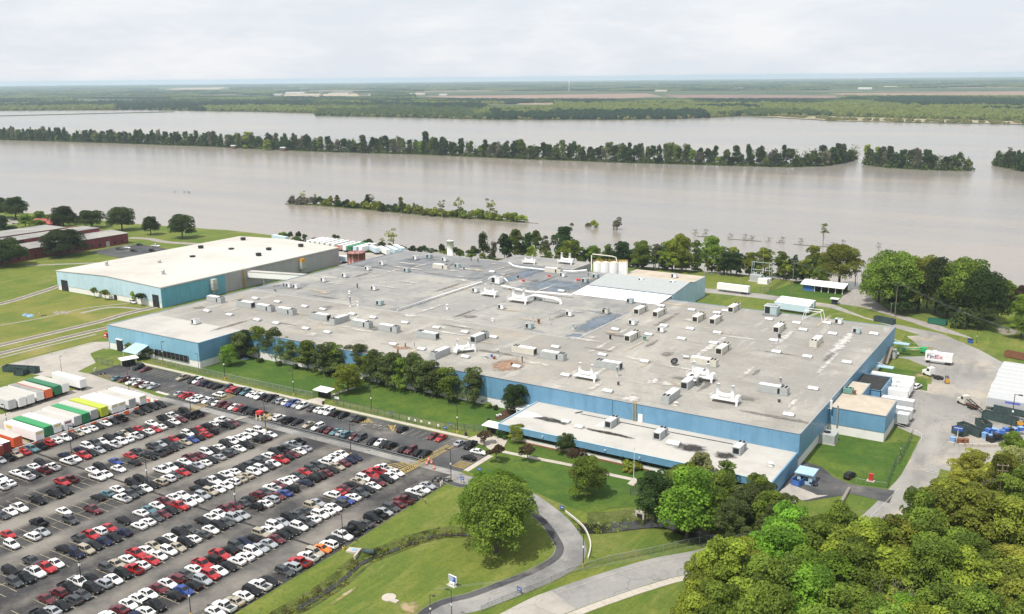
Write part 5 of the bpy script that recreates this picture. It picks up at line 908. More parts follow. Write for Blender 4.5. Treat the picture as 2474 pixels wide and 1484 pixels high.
t = thing('roof_chiller', 'green rooftop cooling unit on the tan annex roof', 'cooling unit', w('I', 826, 660, 8.02)); MB().box(-1.4, 1.4, -1.2, 1.2, .2, 1.7).build('casing', 'green_metal', t); MB().cyl(-.6, 0, 1.7, 1.85, .5, 12).build('fan', 'dark', t); MB().cyl(.6, 0, 1.7, 1.85, .5, 12).build('fan', 'dark', t)
t = thing('roof_vent', 'rusty vent beside green cooling unit on the annex', 'vent', w('I', 886, 675, 8.02)); MB().cyl(0, 0, 0, 1.2, .35, 10).build('vent_pipe', 'rust', t); MB().cyl(0, 0, 1.2, 1.5, .6, 10, .2).build('cap', 'rust', t)
t = thing('transformer_box', 'grey green ventilation unit on the lawn by the white base wall', 'ventilation unit', w('I', 625, 1115)); MB().box(-3, 2.6, -2.3, 2.3, .2, 2.9).build('casing', 'grey_metal', t); MB().box(-3.2, 2.8, -2.5, 2.5, 0, .2).build('slab', 'sidewalk', t); MB().box(-5.2, -3, -1.6, 1.6, .6, 2.4).build('duct', 'grey_metal', t); MB().cyl(0, 0, 2.9, 3.1, 1, 14).build('fan', 'dark', t)
# ------------------------------------------------------------------ vehicles
def paint(name, c, rough=0.3, metal=0.0): MT[name] = plain(name, c, rough, metal, 0.35)
for n_, c_, me_ in (('paint_w', (0.72, 0.72, 0.71), 0), ('paint_v', (0.42, 0.44, 0.46), .4), ('paint_g', (0.075, 0.08, 0.085), .3), ('paint_k', (0.012, 0.012, 0.014), 0), ('paint_r', (0.36, 0.014, 0.018), 0), ('paint_m', (0.11, 0.012, 0.018), .1),
                    ('paint_b', (0.025, 0.06, 0.26), .2), ('paint_n', (0.016, 0.022, 0.055), .2), ('paint_t', (0.09, 0.2, 0.23), .3), ('paint_e', (0.42, 0.37, 0.28), .3), ('paint_o', (0.75, 0.17, 0.02), 0)): paint(n_, c_, .28 if n_ not in ('paint_k', 'paint_g', 'paint_n') else .42, me_)
for n_ in ('paint_k', 'paint_g', 'paint_n'): b_ = MT[n_].node_tree.nodes['Principled BSDF']; b_.inputs['Coat Weight'].default_value = .06; b_.inputs['Specular IOR Level'].default_value = .22
CNAME = dict(w='white', v='silver', g='grey', k='black', r='red', m='maroon', b='blue', n='navy', t='teal', e='beige', o='bright orange')
def loft(m, sts, mi=0):
    rings = [[(x, y, z) for y, z in pr[:-1]]+[(x, 0, pr[-1][1])]+[(x, -y, z) for y, z in reversed(pr[:-1])] for x, pr in sts]
    n = len(rings[0]); v = [p for r in rings for p in r]; f = []
    for i in range(len(rings)-1):
        for k in range(n): f.append((i*n+k, (i+1)*n+k, (i+1)*n+(k+1) % n, i*n+(k+1) % n))
    f += [tuple(range(n)), tuple((len(rings)-1)*n+k for k in reversed(range(n)))]
    return m.add(v, f, mi)
def quad_in(a, b, c, d, iu=.08, iv=.1, off=(0, 0, 0)):
    a, b, c, d = map(Vector, (a, b, c, d)); o = Vector(off)
    P = lambda u, v: (a*(1-u)+b*u)*(1-v)+(d*(1-u)+c*u)*v+o
    return [P(iu, iv), P(1-iu, iv), P(1-iu, 1-iv), P(iu, 1-iv)]
def car_proto(kind):
    S = dict(s=dict(L=4.75, w=.91, belt=.94, hood=.84, cb=(-1.72, 1.02), cr=(-.98, .12), top=1.43), u=dict(L=4.75, w=.93, belt=1.05, hood=1.0, cb=(-2.22, 1.02), cr=(-1.95, .22), top=1.72),
             v=dict(L=5.0, w=.95, belt=1.05, hood=.98, cb=(-2.38, 1.5), cr=(-2.15, .55), top=1.76), p=dict(L=5.6, w=.98, belt=1.1, hood=1.06, cb=(-.98, 1.12), cr=(-.85, .38), top=1.84))[kind]
    h = S['L']/2; w_ = S['w']; be = S['belt']; ho = S['hood']; cb, cr, top = S['cb'], S['cr'], S['top']; g = .22 if kind == 's' else .32
    t = thing('parked_car' if kind != 'p' else 'pickup_truck', 'x', {'s': 'car', 'u': 'SUV', 'v': 'van', 'p': 'pickup truck'}[kind])
    if kind == 'u': t.name = 'parked_suv'
    if kind == 'v': t.name = 'minivan'
    m = MB(); tb = be-.02 if kind != 'p' else .78
    loft(m, [(-h, [(.6, g+.15), (w_-.2, g+.3), (w_-.22, tb-.2), (0, tb-.16)]), (-h+.12, [(.7, g), (w_-.06, g+.3), (w_-.08, tb-.05), (0, tb)]), (-h+.9, [(.74, g-.02), (w_, g+.33), (w_-.05, tb), (0, tb+.03)]),
             (cb[0] if kind == 'p' else -.2, [(.76, g-.02), (w_, g+.33), (w_-.05, tb), (0, tb+.02)]), (cb[0]+.02 if kind == 'p' else 0, [(.76, g-.02), (w_, g+.33), (w_-.05, be), (0, be+.02)]), (cb[1], [(.74, g-.02), (w_, g+.33), (w_-.06, be-.02), (0, be+.02)]),
             (h-.5, [(.72, g), (w_-.03, g+.3), (w_-.12, ho-.08), (0, ho)]), (h-.08, [(.66, g+.04), (w_-.16, g+.28), (w_-.24, ho-.24), (0, ho-.16)]), (h, [(.5, g+.1), (w_-.36, g+.26), (w_-.4, ho-.34), (0, ho-.3)])])
    wb, wr = w_-.08, w_-.28
    B = [(cb[0], -wb, be-.03), (cb[1], -wb, be-.03), (cb[1], wb, be-.03), (cb[0], wb, be-.03)]; T_ = [(cr[0], -wr, top), (cr[1], -wr, top), (cr[1], wr, top), (cr[0], wr, top)]
    m.hexa(B, T_); m.hexa([(cr[0]+.05, -wr+.06, top), (cr[1]-.05, -wr+.06, top), (cr[1]-.05, wr-.06, top), (cr[0]+.05, wr-.06, top)], [(cr[0]+.25, -wr+.2, top+.035), (cr[1]-.2, -wr+.2, top+.035), (cr[1]-.2, wr-.2, top+.035), (cr[0]+.25, wr-.2, top+.035)])
    if kind == 'p':
        for y in (-1, 1): m.box(-h+.06, cb[0]-.02, min(y*w_*.99, y*(w_-.12)), max(y*w_*.99, y*(w_-.12)), .7, 1.14)
        m.box(-h+.02, -h+.12, -w_*.97, w_*.97, .6, 1.13)
    bo = m.build('body', 'paint_w', t)
    bo.data.polygons.foreach_set('use_smooth', [False]*len(bo.data.polygons))
    gz = []
    q = MB().add(quad_in(B[1], B[2], T_[2], T_[1], .06, .08, (.02, 0, .015)), [(0, 1, 2, 3)]).build('windshield', 'glass', t)
    q = MB().add(quad_in(B[3], B[0], T_[0], T_[3], .08, .12, (-.02, 0, .015)), [(0, 1, 2, 3)]).build('rear_window', 'glass', t)
    for s in (0, 1):
        a, b, c, d = (B[0], B[1], T_[1], T_[0]) if not s else (B[2], B[3], T_[3], T_[2]); a, b, c, d = map(Vector, (a, b, c, d)); o = Vector((0, -.012 if not s else .012, .004))
        P = lambda u, v: (a*(1-u)+b*u)*(1-v)+(d*(1-u)+c*u)*v+o
        mm = MB(); cuts = [(.07, .46), (.5, .93)] if kind != 'v' and kind != 'u' else [(.04, .3), (.33, .6), (.63, .95)]
        for u0, u1 in cuts: mm.add([P(u0, .1), P(u1, .1), P(u1, .9), P(u0, .9)], [(0, 1, 2, 3)])
        mm.build('side_window', 'glass', t)
    for s in (-1, 1):
        MB().box(h-.16, h-.02, min(s*(w_-.52), s*(w_-.26)), max(s*(w_-.52), s*(w_-.26)), ho-.37, ho-.24).build('headlight', 'dome', t); MB().box(-h+.0, -h+.16, min(s*(w_-.5), s*(w_-.2)), max(s*(w_-.5), s*(w_-.2)), tb-.27, tb-.12).build('tail_light', 'red', t)
    r = .33 if kind == 's' else .38
    if 'wheel%s' % r not in PANEL: PANEL['wheel%s' % r] = MB().tube([(0, -.11, 0), (0, .11, 0)], r, 14).tube([(0, -.116, 0), (0, .116, 0)], r*.6, 10, 1).data('wheel', ['tyre', 'rim'])
    for x in (-h+.95, h-.92):
        for y in (-w_+.1, w_-.1): link('wheel', PANEL['wheel%s' % r], t, (x, y, r))
    if kind == 'p': MB().box(-h+.12, cb[0]-.02, -w_+.12, w_-.12, .79, .83).build('cargo_bed', 'black_plastic', t)
    return t
CARP = {k: car_proto(k) for k in 'supv'}; CFIRST = {k: True for k in CARP}; TYPEN = dict(s='sedan', u='SUV', p='pickup truck', v='minivan')
crnd = random.Random(21)
def put_car(kind, col, loc, rz, label, group):
    if CFIRST[kind]:
        o = CARP[kind]; CFIRST[kind] = False; o.location = loc; o.rotation_euler = (0, 0, rz); o['label'] = label; o['group'] = group
        KIDS[o.name] = list(o.children)
    else: o = dup(CARP[kind], loc, rz, label, group)
    s = crnd.uniform(.96, 1.04); o.scale = (s, s, crnd.uniform(.97, 1.04))
    for c in (o.children if o is CARP[kind] else []): 
        if c.name.startswith('body'): setmat(c, 'paint_'+col)
    return o
def colour_body(o, col, bodies={}):
    for c in o.children:
        if c.name.startswith('body'): setmat(c, 'paint_'+col)
MAIN={-254.9:'sv 134.4;pk- 136.6;se 139.1;sr 141.4;pt+ 143.8;pk- 146.3;ur 148.9;sw 151.4;pw+ 154.0;sk 156.2;se 158.5;sw 160.9;sw 163.2;sk 165.4;sw 168.1;sk 170.7;pk- 173.3;sk 180.0;sk 182.8;uk 185.7;uk 188.2',
-242.8:'sw 127.4;sw 131.6;sg 134.2;sw 136.5;uk 138.9;sn 145.9;sn 150.7;uw 153.4;pg+ 155.9;sw 158.1;uk 160.7;ug 163.4;se 165.6;sk 167.9;sr 170.2;sw 175.5;pk+ 180.2;pw- 182.8;sk 185.0;uk 188.0',
-237.5:'pw- 124.5;sw 126.7;pw- 131.6;sk 133.8;pm- 136.5;pw- 138.9;pw- 143.7;sw 145.9;pr+ 148.5;sk 151.0;sv 153.3;sk 155.8;pw- 158.2;uw 160.8;sw 163.0;pw- 165.8;sk 168.0;sw 170.3;sr 172.6;sw 174.8;sk 177.5;sw 180.0;sm 182.6;pk- 185.7;pk- 188.4',
-225.8:'pr+ 134.2;pm- 136.5;sw 143.3;uk 145.7;sb 150.5;sr 155.3;pg+ 157.9;pg+ 163.2;sv 165.5;sk 167.7;sr 170.1;sk 172.9;uw 175.2;sk 177.4;sr 179.7;uk 182.3;sw 185.3;pw- 188.4',
-220.6:'sg 114.8;sw 117.0;pw+ 119.3;pk+ 124.3;pk+ 128.8;pk+ 131.3;pw+ 141.2;sw 143.6;sw 147.7;sk 152.7;pk+ 157.8;pg- 160.6;sk 162.9;sk 165.1;sg 167.6;se 170.3;sb 172.7;sk 174.9;sr 177.5;uk 180.2;pk+ 186.1;sm 188.4',
-209.2:'sr 109.7;pk- 117.0;sw 123.9;sk 133.3;st 135.9;sw 139.0;uk 143.5;uk 146.1;pw+ 153.1;pw+ 155.5;sk 157.7;sw 160.3;pm+ 162.8;sm 165.7;uw 168.1;sk 170.4;sw 172.6;uk 175.4;uw 177.7;sw 180.5;sw 182.7;uw 185.2;uw 188.2',
-203.5:'uw 107.2;uw 112.0;sv 114.6;ug 121.7;pm+ 128.1;pw- 136.1;pg+ 138.6;ug 140.9;sw 143.1;sk 145.4;ue 147.7;uw 150.4;sg 152.7;sr 155.2;sk 157.8;sv 160.3;sw 162.7;sk 165.0;sv 167.6;ug 170.2;sg 172.5;sw 174.9;pk+ 177.8;uk 182.7;sk 185.0;sw 187.5',
-192:'uk 100.0;pg+ 105.0;sk 112.2;pg+ 117.0;pr+ 119.4;uw 121.8;sr 124.2;sk 128.4;sw 133.2;st 135.5;sw 138.0;pm+ 140.3;sw 143.2;sw 145.5;sk 150.0;pk+ 152.7;pw+ 155.4;sk 157.7;sw 160.1;sw 162.5;sk 165.0;ug 167.5;ug 170.5;sg 172.8;uw 175.2;uk 177.9;pk- 180.3;sg 182.5;pv- 184.9;pk- 187.2',
-186.8:'ug 97.8;pk+ 100.0;pw+ 102.6;pr+ 105.0;sw 107.3;un 112.2;ue 114.5;sk 116.9;sn 119.4;sk 121.6;sn 124.5;sw 128.6;sw 131.0;sg 133.5;sm 135.7;sk 138.0;pr+ 140.6;pw+ 143.1;sw 145.6;uv 147.8;ue 150.3;sw 152.6;sw 155.2;uw 157.7;se 160.0;se 162.5;uw 165.2;uw 167.7;sg 170.0;sw 172.2;pr+ 175.0;sk 177.5;sm 179.9;sw 182.3;sv 184.7',
-175:'sm 97.4;um 100.1;pk+ 102.4;pw+ 104.9;sk 107.3;ug 111.8;se 114.0;sw 116.7;pr+ 119.2;sw 121.5;se 123.8;sk 126.2;sw 128.4;uk 131.0;sg 133.6;sk 138.1;sw 140.6;sw 142.9;pm+ 145.3;sm 147.9;sg 150.2;sk 152.5;um 155.3;sg 157.6;pw- 160.2;sm 162.6;sw 165.0;sw 167.3;sg 169.7;sr 172.3;ug 174.8;ug 177.3;uw 180.2;sw 182.5;sw 184.7;sw 187.0',
-170:'pk+ 93.0;sv 95.3;sk 97.5;ug 100.1;sg 102.3;uk 104.8;uv 107.3;sw 109.6;uk 112.1;pr- 114.4;sw 116.6;sr 119.1;sw 121.4;uw 123.9;se 126.2;uk 128.5;sw 130.7;sg 133.4;sw 136.0;uk 138.3;sg 140.5;uv 143.1;sv 145.3;uk 150.2;sw 152.7;uv 155.2;sm 157.5;sb 159.8;uk 162.5;sn 167.3;uk 170.2;sk 172.5;sm 174.8;sk 177.3;se 179.6;sm 182.0;sn 184.6;sn 187.1',
-158.5:'sw 100.1;sm 102.7;sw 104.9;sw 107.3;sw 109.6;sm 112.1;sw 114.4;um 116.7;sg 118.9;sw 121.4;pr+ 123.7;uk 126.3;pr+ 128.6;sk 131.3;ug 133.5;sn 135.8;sk 138.0;ue 140.7;sw 142.9;uw 145.2;sv 147.4;uk 150.1;sg 152.3;sg 154.9;ue 157.5;sv 159.8;uw 165.1;sr 167.4;sm 169.8;sk 172.4;se 175.0;uw 177.2;pr+ 180.0;pr- 182.7;pw- 185.2',
-153.3:'sn 102.8;sw 105.0;pk+ 107.3;sk 112.0;sb 114.4;sk 116.7;uv 119.1;ur 121.5;sw 123.7;sk 126.1;sw 128.8;sw 131.1;uw 133.5;sv 135.7;sv 138.2;sm 140.6;sk 143.0;sk 145.2;uw 147.8;ug 150.3;sw 152.5;uw 155.2;sw 157.5;sw 159.9;ug 162.4;sb 164.6;sw 166.9;pg+ 169.7;sk 172.6;sw 174.9;um 177.1;pk+ 179.7;sw 182.1;sw 184.7',
-141:'sw 112.1;pw- 114.4;se 116.9;sw 119.3;uk 121.5;pw- 124.0;sk 126.2;ug 130.8;uv 133.1;pr- 135.5;pw- 138.2;ue 140.4;so 142.7;uw 144.9;sk 147.2;pw+ 149.7;pk- 152.3;uk 154.8;sg 157.2;uk 160.1;pk- 162.4;sv 164.6;ug 167.1;sm 169.4;pm- 172.1;sk 174.6;pw- 177.4;sw 179.7;sv 182.3'}
UPPER={199.3:'st -292.2;um -288.6;pw- -283.5;sw -280.7;pm+ -278.4;pw+ -275.9;sv -272.8;sv -258.4;sr -256.1;pr+ -253.9;sw -250.7;uw -247.4;sw -244.6;sg -242.1;sw -239.8;um -237.3;sm -234.8;sw -232.2;sr -230.0;uk -227.4;sk -224.8;uk -222.5;sk -220.0;se -214.1;uw -211.9;pk+ -207.6;sk -204.4;se -199.6;uw -195.7;sk -192.9;sm -190.6;st -188.3;sv -186.0;ut -183.8;sm -180.8;ug -178.5;sk -173.8;sw -171.2;sk -169.0;uk -166.7;sk -162.0;um -159.8;sk -156.9;sk -154.5',
211.3:'uk -296.4;sm -292.4;pe- -271.9;uk -266.3;uw -264.1;sm -261.6;un -259.4;sk -256.2;sk -253.4;ug -249.2;sr -247.0;ur -244.7;pk- -242.5;ut -240.1;sw -237.0;sw -234.8;pw- -232.5;uk -230.3;pk- -227.9;sg -225.1;uv -222.8;sw -220.5;pb- -218.2;sv -215.9;pw- -213.2;sg -208.8;sw -206.3;uw -204.0;uw -201.7;uk -199.0;sk -196.2;sg -191.4;sk -189.1;sk -172.3;sm -160.7;sr -157.9;sv -150.9;pk- -147.3'}

xs_ = sorted(MAIN, reverse=True); placed = []
for ri, x in enumerate(xs_):
    L_ = [it.split() for it in MAIN[x].split(';')][::-1]      # from the rail track end
    for i, (k, y) in enumerate(L_):
        nose = k[2] if len(k) > 2 else crnd.choice('++-')
        if ri == 0: row = 'grass ditch row'
        elif ri == len(xs_)-1: row = 'row beside the parked trailers'
        else: row = '%s side of %s double row from ditch' % ('ditch' if ri % 2 == 1 else 'trailer', ordinal((ri-1)//2))
        lab = '%s %s, %s from rail track, %s' % (CNAME[k[1]], TYPEN[k[0]], ordinal(i), row)
        o = put_car(k[0], k[1], (x+crnd.uniform(-.25, .25), float(y), 0.05), (0 if nose == '+' else math.pi)+crnd.uniform(-.025, .025), lab, 'vehicles parked in the main car park'); placed.append((o, k[1]))
for y in UPPER:
    L_ = [it.split() for it in UPPER[y].split(';')][::-1]
    for i, (k, x) in enumerate(L_):
        nose = k[2] if len(k) > 2 else crnd.choice('-+')
        lab = '%s %s, %s from the office end of the upper row %s' % (CNAME[k[1]], TYPEN[k[0]], ordinal(i), 'beside the rail track' if y < 205 else 'beside the sidewalk')
        o = put_car(k[0], k[1], (float(x), y+crnd.uniform(-.2, .2), 0.05), (math.pi/2 if nose == '+' else -math.pi/2)+crnd.uniform(-.03, .03), lab, 'vehicles parked in the upper car park'); placed.append((o, k[1]))
for k, c, p, rz, lab in (('u', 'w', w('G', 1, 1, 0), 0, ''),): pass
EX = [('u', 'w', w('F', 2050, 695), 3.2, 'white SUV standing crosswise in the aisle of the upper car park'), ('s', 'w', w('F', 1800, 742), 0.05, 'white car stopped across the rail track by a lamp post'), ('s', 'w', w('G', 2285, 1230), 0.1, 'white coupe parked by the kerb beside the striped yellow bay'), ('s', 'k', w('G', 2190, 1285), 3.2, 'black sedan parked beside the striped yellow bay and white coupe'),
      ('s', 'n', w('M', 455, 262), -.25, 'dark sedan with light stripe beside the blue skip by the gatehouse'), ('u', 'k', w('M', 840, 205), 1.35, 'black hatchback parked on the grass edge of the side driveway'), ('u', 'w', w('A', 1245, 1195), -.3, 'white pickup-like car half hidden by bushes near the warehouse door'),
      ('s', 'k', w('A', 1308, 652), .2, 'black car by the red mill wall end of its yard'), ('p', 'w', w('A', 1460, 665), .2, 'white pickup parked alone in the red mill yard'), ('s', 'w', w('A', 1192, 680), .1, 'white sedan in the middle of the red mill yard'), ('s', 'g', w('A', 1115, 690), .1, 'grey car nearest the red mill in its yard'), ('s', 'k', w('A', 1252, 708), .1, 'black low car in front of the white sedan in the mill yard'), ('u', 'k', w('A', 1428, 710), .1, 'black SUV nearest the warehouse in the mill yard'),
      ('u', 'w', w('I', 1470, 615), 1.3, 'white SUV in front of the docked trailers')]
for k, c, p, rz, lab in EX: p.z = .05; placed.append((put_car(k, c, p, rz, lab, 'other parked vehicles'), c))
for o, c in placed: colour_body(o, c)
for k in CARP:
    if CFIRST[k]:
        for c in list(CARP[k].children): bpy.data.objects.remove(c)
        bpy.data.objects.remove(CARP[k])
# semi-trailers
def trailer_proto(L_=16.15):
    t = thing('semi_trailer', 'x', 'trailer'); W_ = 1.3
    MB().box(-L_, 0, -W_, W_, 1.15, 4.05).build('box', ['white', ], t)
    MB().box(-L_+.03, -.03, -W_+.03, W_-.03, 4.05, 4.09).build('roof', 'roof_pale', t)
    for s in (-1, 1): MB().box(0, .05, min(s*.02, s*(W_-.06)), max(s*.02, s*(W_-.06)), 1.25, 3.95).build('door', 'white', t)
    MB().box(-L_, 0, -.5, .5, .95, 1.15).box(-.1, .04, -1.2, 1.2, .5, .62).box(-.1, 0, -.7, -.6, .62, 1.1).box(-.1, 0, .6, .7, .62, 1.1).build('chassis', 'pole', t)
    for s in (-1, 1): MB().box(-L_+2.6, -L_+2.75, s*.9-.08, s*.9+.08, .02, 1.15).build('landing_leg', 'steel', t)
    if 'tw' not in PANEL: PANEL['tw'] = MB().tube([(0, -.28, 0), (0, .28, 0)], .5, 14).data('wheel', 'tyre')
    for x in (-1.9, -3.2):
        for s in (-1, 1): link('wheel', PANEL['tw'], t, (x, s*.98, .5))
    return t
TP = trailer_proto(); tfirst = True
MT['tr_grey'] = plain('trailer_grey', (0.5, 0.51, 0.52), .5, .2); MT['tr_green'] = plain('trailer_green', (0.03, 0.26, 0.09), .5, var=.1); MT['tr_dkgreen'] = plain('trailer_dark_green', (0.02, 0.16, 0.07), .5, var=.1); MT['tr_orange'] = plain('trailer_orange', (0.7, 0.13, 0.04), .5); MT['tr_lime'] = plain('trailer_lime', (0.42, 0.48, 0.04), .5, var=.1); MT['tr_maroon'] = plain('trailer_maroon', (0.16, 0.02, 0.03), .5); MT['tr_red'] = plain('trailer_red', (0.3, 0.05, 0.03), .5); MT['tr_blue'] = plain('trailer_pale_blue', (0.5, 0.62, 0.7), .5); MT['label_yellow'] = plain('yellow_lettering', (0.62, 0.5, 0.12), .6); MT['label_red'] = plain('maroon_lettering', (0.32, 0.06, 0.1), .6); MT['label_blue'] = plain('blue_lettering', (0.1, 0.13, 0.5), .6); MT['door_grey'] = plain('trailer_door_grey', (0.36, 0.37, 0.37), .5)
def put_trailer(loc, rz, box, roof, door, label, group, mark=None, sc=1.0):
    global tfirst
    if tfirst: o = TP; o.location = loc; o.rotation_euler = (0, 0, rz); o['label'] = label; o['group'] = group; tfirst = False; KIDS[o.name] = list(o.children)
    else: o = dup(TP, loc, rz, label, group)
    o.scale = (sc, 1, 1)
    for c in o.children:
        if c.name.startswith('box'): setmat(c, box)
        elif c.name.startswith('roof'): setmat(c, roof)
        elif c.name.startswith('door'): setmat(c, door)
    if mark: MB().box(.055, .075, -1.0, 1.0, 3.1, 3.65).build('lettering', mark, o); MB().box(-15.0, -12.2, -1.325, -1.305, 2.6, 3.5).build('lettering', mark, o) if mark == 'label_yellow' else None
    return o
tr1 = [('F 120 806', 'tr_grey', 'roof_pale', 'tr_grey', 'grey trailer, first from the frame edge in the yard row against the grass'), ('F 217 783', 'white', 'roof_pale', 'white', 'white trailer between grey trailer and plain white trailer, yard row against the grass'), ('F 293 758', 'white', 'roof_pale', 'white', 'white trailer, third of the yard row against the grass'), ('F 383 726', 'white', 'roof_grey', 'white', 'white trailer with dirty roof next to the orange trailer'), ('F 462 703', 'tr_orange', 'roof_pale', 'tr_orange', 'orange trailer with pale roof in the yard row against the grass'), ('F 545 672', 'tr_dkgreen', 'tr_dkgreen', 'tr_dkgreen', 'dark green container trailer next to the orange trailer'), ('F 620 650', 'white', 'roof_pale', 'white', 'white trailer with round logo between green container and lone white trailer'), ('F 785 607', 'white', 'white', 'white', 'tall white trailer standing apart at the end of the grass row')]
tr2 = [('F 0 1255', 'tr_red', 'roof_pale', 'tr_red', 'rusty red trailer cut by the picture edge beside the maroon one', None), ('F 70 1215', 'tr_maroon', 'white', 'tr_maroon', 'maroon trailer with white roof next to the orange trailer', None), ('F 175 1160', 'tr_orange', 'roof_pale', 'tr_orange', 'orange trailer with grey roof beside the yellow striped gap', None), ('F 380 1100', 'white', 'white', 'white', 'big white trailer with yellow lettering after the striped gap', 'label_yellow'), ('F 460 1060', 'tr_green', 'tr_green', 'tr_dkgreen', 'green container trailer between two white trailers with yellow lettering', None), ('F 545 1030', 'white', 'white', 'white', 'white trailer with yellow lettering on doors next to green container', 'label_yellow'),
       ('F 645 1000', 'white', 'roof_pale', 'white', 'white trailer with dark red sign on its doors', 'label_red'), ('F 735 960', 'white', 'roof_pale', 'door_grey', 'white trailer with grey doors between red sign trailer and green container', None), ('F 815 935', 'tr_green', 'tr_green', 'tr_dkgreen', 'green container trailer between two grey-doored trailers', None), ('F 890 900', 'white', 'roof_pale', 'door_grey', 'grey roofed trailer with grey doors next to lime container', None), ('F 985 875', 'tr_lime', 'tr_lime', 'tr_lime', 'lime yellow container trailer in the middle of the long row', None), ('F 1085 845', 'white', 'white', 'white', 'white trailer with yellow lettering next to the lime container', 'label_yellow'), ('F 1150 825', 'white', 'white', 'white', 'second white yellow lettered trailer past the lime container', 'label_yellow'), ('F 1245 795', 'white', 'roof_pale', 'door_grey', 'pale trailer with large grey doors near the end of the long row', None), ('F 1345 765', 'white', 'white', 'white', 'last white yellow lettered trailer, beside the red and white barrier', 'label_yellow')]
for s, b, r, d, lab in tr1:
    k, x, y = s.split(); p = w(k, float(x), float(y), 1.15); put_trailer((p.x, p.y, 0.05), crnd.uniform(-.012, .012), b, r, d, lab, 'trailers in the yard row against the grass')
for s, b, r, d, lab, mk in tr2:
    k, x, y = s.split(); p = w(k, float(x), float(y), 1.15); put_trailer((p.x, p.y, 0.05), crnd.uniform(-.01, .01), b, r, d, lab, 'trailers in the long yard row', mk)
for i, (x, y, L_) in enumerate(((1447, 520, 'white trailer docked farthest from the annex'), (1437, 560, 'second white trailer docked from the grass side'), (1415, 595, 'third white trailer docked from the grass side'), (1392, 640, 'white trailer docked beside the heap of scrap'))):
    p = w('I', x, y, 4.05); put_trailer((p.x, p.y, .05), 0, 'white', 'white', 'white', L_, 'trailers at the loading dock', None, .85)
for x, y, L_, s in ((1445, 735, 'pale grey trailer docked between scrap heap and annex', 1.0), (1432, 815, 'white trailer behind the tan annex', .7), (1398, 860, 'grey trailer nearest the annex lawn', .6)): p = w('I', x, y, 4.05); put_trailer((p.x, p.y, .05), 0, 'tr_grey', 'white', 'tr_grey', L_, 'trailers beside the annex', None, s)
for i, (x, y) in enumerate(((2280, 372), (2262, 402), (2240, 432), (2226, 466), (2214, 504), (2195, 538), (2172, 572), (2160, 612), (2145, 650), (2132, 690))):
    p = w('I', x, y, 4.05); o = put_trailer((p.x, p.y, .05), math.pi-.05, 'white' if i < 9 else 'tr_grey', 'tr_grey', 'white', '%s silver-white trailer of the yard edge block counted from the grass bank' % ordinal(i), 'trailers parked at the right yard edge')
    if i == 9: MB().box(-9.5, -5.2, 1.305, 1.325, 3.1, 3.75).build('lettering', 'label_blue', o)
for i, (x, y) in enumerate(((685, 655), (730, 660), (775, 665), (818, 672), (868, 680), (920, 685), (975, 695), (1028, 702), (1078, 708), (1125, 712), (1178, 714))):
    p = w('B', x, y-3, 1.1); c = {6: 'tr_orange', 8: 'tr_dkgreen', 9: 'tr_blue'}.get(i, 'white'); put_trailer((p.x, p.y, .05), -math.pi/2+.06, c if i != 6 else 'white', 'white' if c != 'tr_dkgreen' else 'tr_green', c, '%s trailer, %s from the warehouse in the riverside trailer row' % (dict(tr_orange='orange ended', tr_dkgreen='dark green', tr_blue='pale blue').get(c, 'white'), ordinal(i)), 'trailers along the river bank')
for x, y, c, L_ in ((1338, 722, 'tr_blue', 'pale blue-white trailer lying askew beyond the riverside row'), (1440, 738, 'white', 'cream white trailer with small lettering past the riverside row'), (1520, 735, 'tr_blue', 'pale blue trailer behind the cream trailer near bare trees'), (1580, 722, 'tr_blue', 'last pale blue trailer by the factory roof corner')): p = w('B', x, y, 1.1); put_trailer((p.x, p.y, .05), -.55, c, 'white', c, L_, 'askew trailers near the river', None, .95)
p = w('B', 1065, 800, 1.1); put_trailer((p.x, p.y, .05), .35, 'tr_blue', 'white', 'tr_blue', 'pale blue trailer between warehouse and rusty tank', 'lone trailers'); p = w('C', 2620, 1092, 1.1); put_trailer((p.x, p.y, .05), -.05, 'white', 'white', 'white', 'white trailer standing on the lane behind the shed', 'lone trailers')
for i, (x, y) in enumerate(((515, 1172), (490, 1195), (470, 1220))): p = w('E', x, y, 4.05); put_trailer((p.x, p.y, .05), -.1, 'tr_blue' if i == 2 else 'white', 'white', 'tr_blue', '%s trailer of three behind the rear roof corner, counted from the river' % ordinal(i), 'trailers behind the rear roof corner')
p = w('B', 490, 575, 4); put_trailer((p.x, p.y, .05), -.2, 'tr_blue', 'tr_blue', 'tr_blue', 'pale blue trailer roof showing behind the white warehouse roof', 'lone trailers')
for i in range(6): put_trailer((-97+i*5.2, 378, .05), -math.pi/2, 'white', 'roof_white', 'white', 'silver roofed trailer backed to the factory rear wall, %s from the pipe frame' % ordinal(i), 'trailers behind the factory')
# express parcel trailer with lettering
p = w('I', 1752, 402); px_ = w('I', 1540, 375); tr = thing('delivery_trailer', 'white parcel trailer with large purple and red lettering on the yard grass', 'trailer', px_, math.atan2((p-px_).y, (p-px_).x)); Lf = 9.2
MB().box(0, Lf, 0, 2.6, 1.1, 4.1).build('box', 'white', tr); MB().box(.05, Lf-.05, .05, 2.55, 4.1, 4.14).build('roof', 'white_sheet', tr); MB().box(2, Lf-2.2, .1, .2, .55, 1.1).build('side_skirt', 'grey_metal', tr)
for x in (.9, Lf-1.0, Lf-2.0):
    for y in (.25, 2.35): link('wheel', PANEL['tw'], tr, (x, y, .5))
def lettering(txt, mat, size, parent, loc, rot):
    c = bpy.data.curves.new('lettering', 'FONT'); c.body = txt; c.size = size; c.extrude = .01; c.offset = size*.012; o = bpy.data.objects.new('lettering', c); me_ = bpy.data.meshes.new_from_object(o); bpy.data.objects.remove(o)
    me_.materials.clear(); me_.materials.append(MT[mat]); r = link('lettering', me_, parent, loc); r.rotation_euler = rot; return r
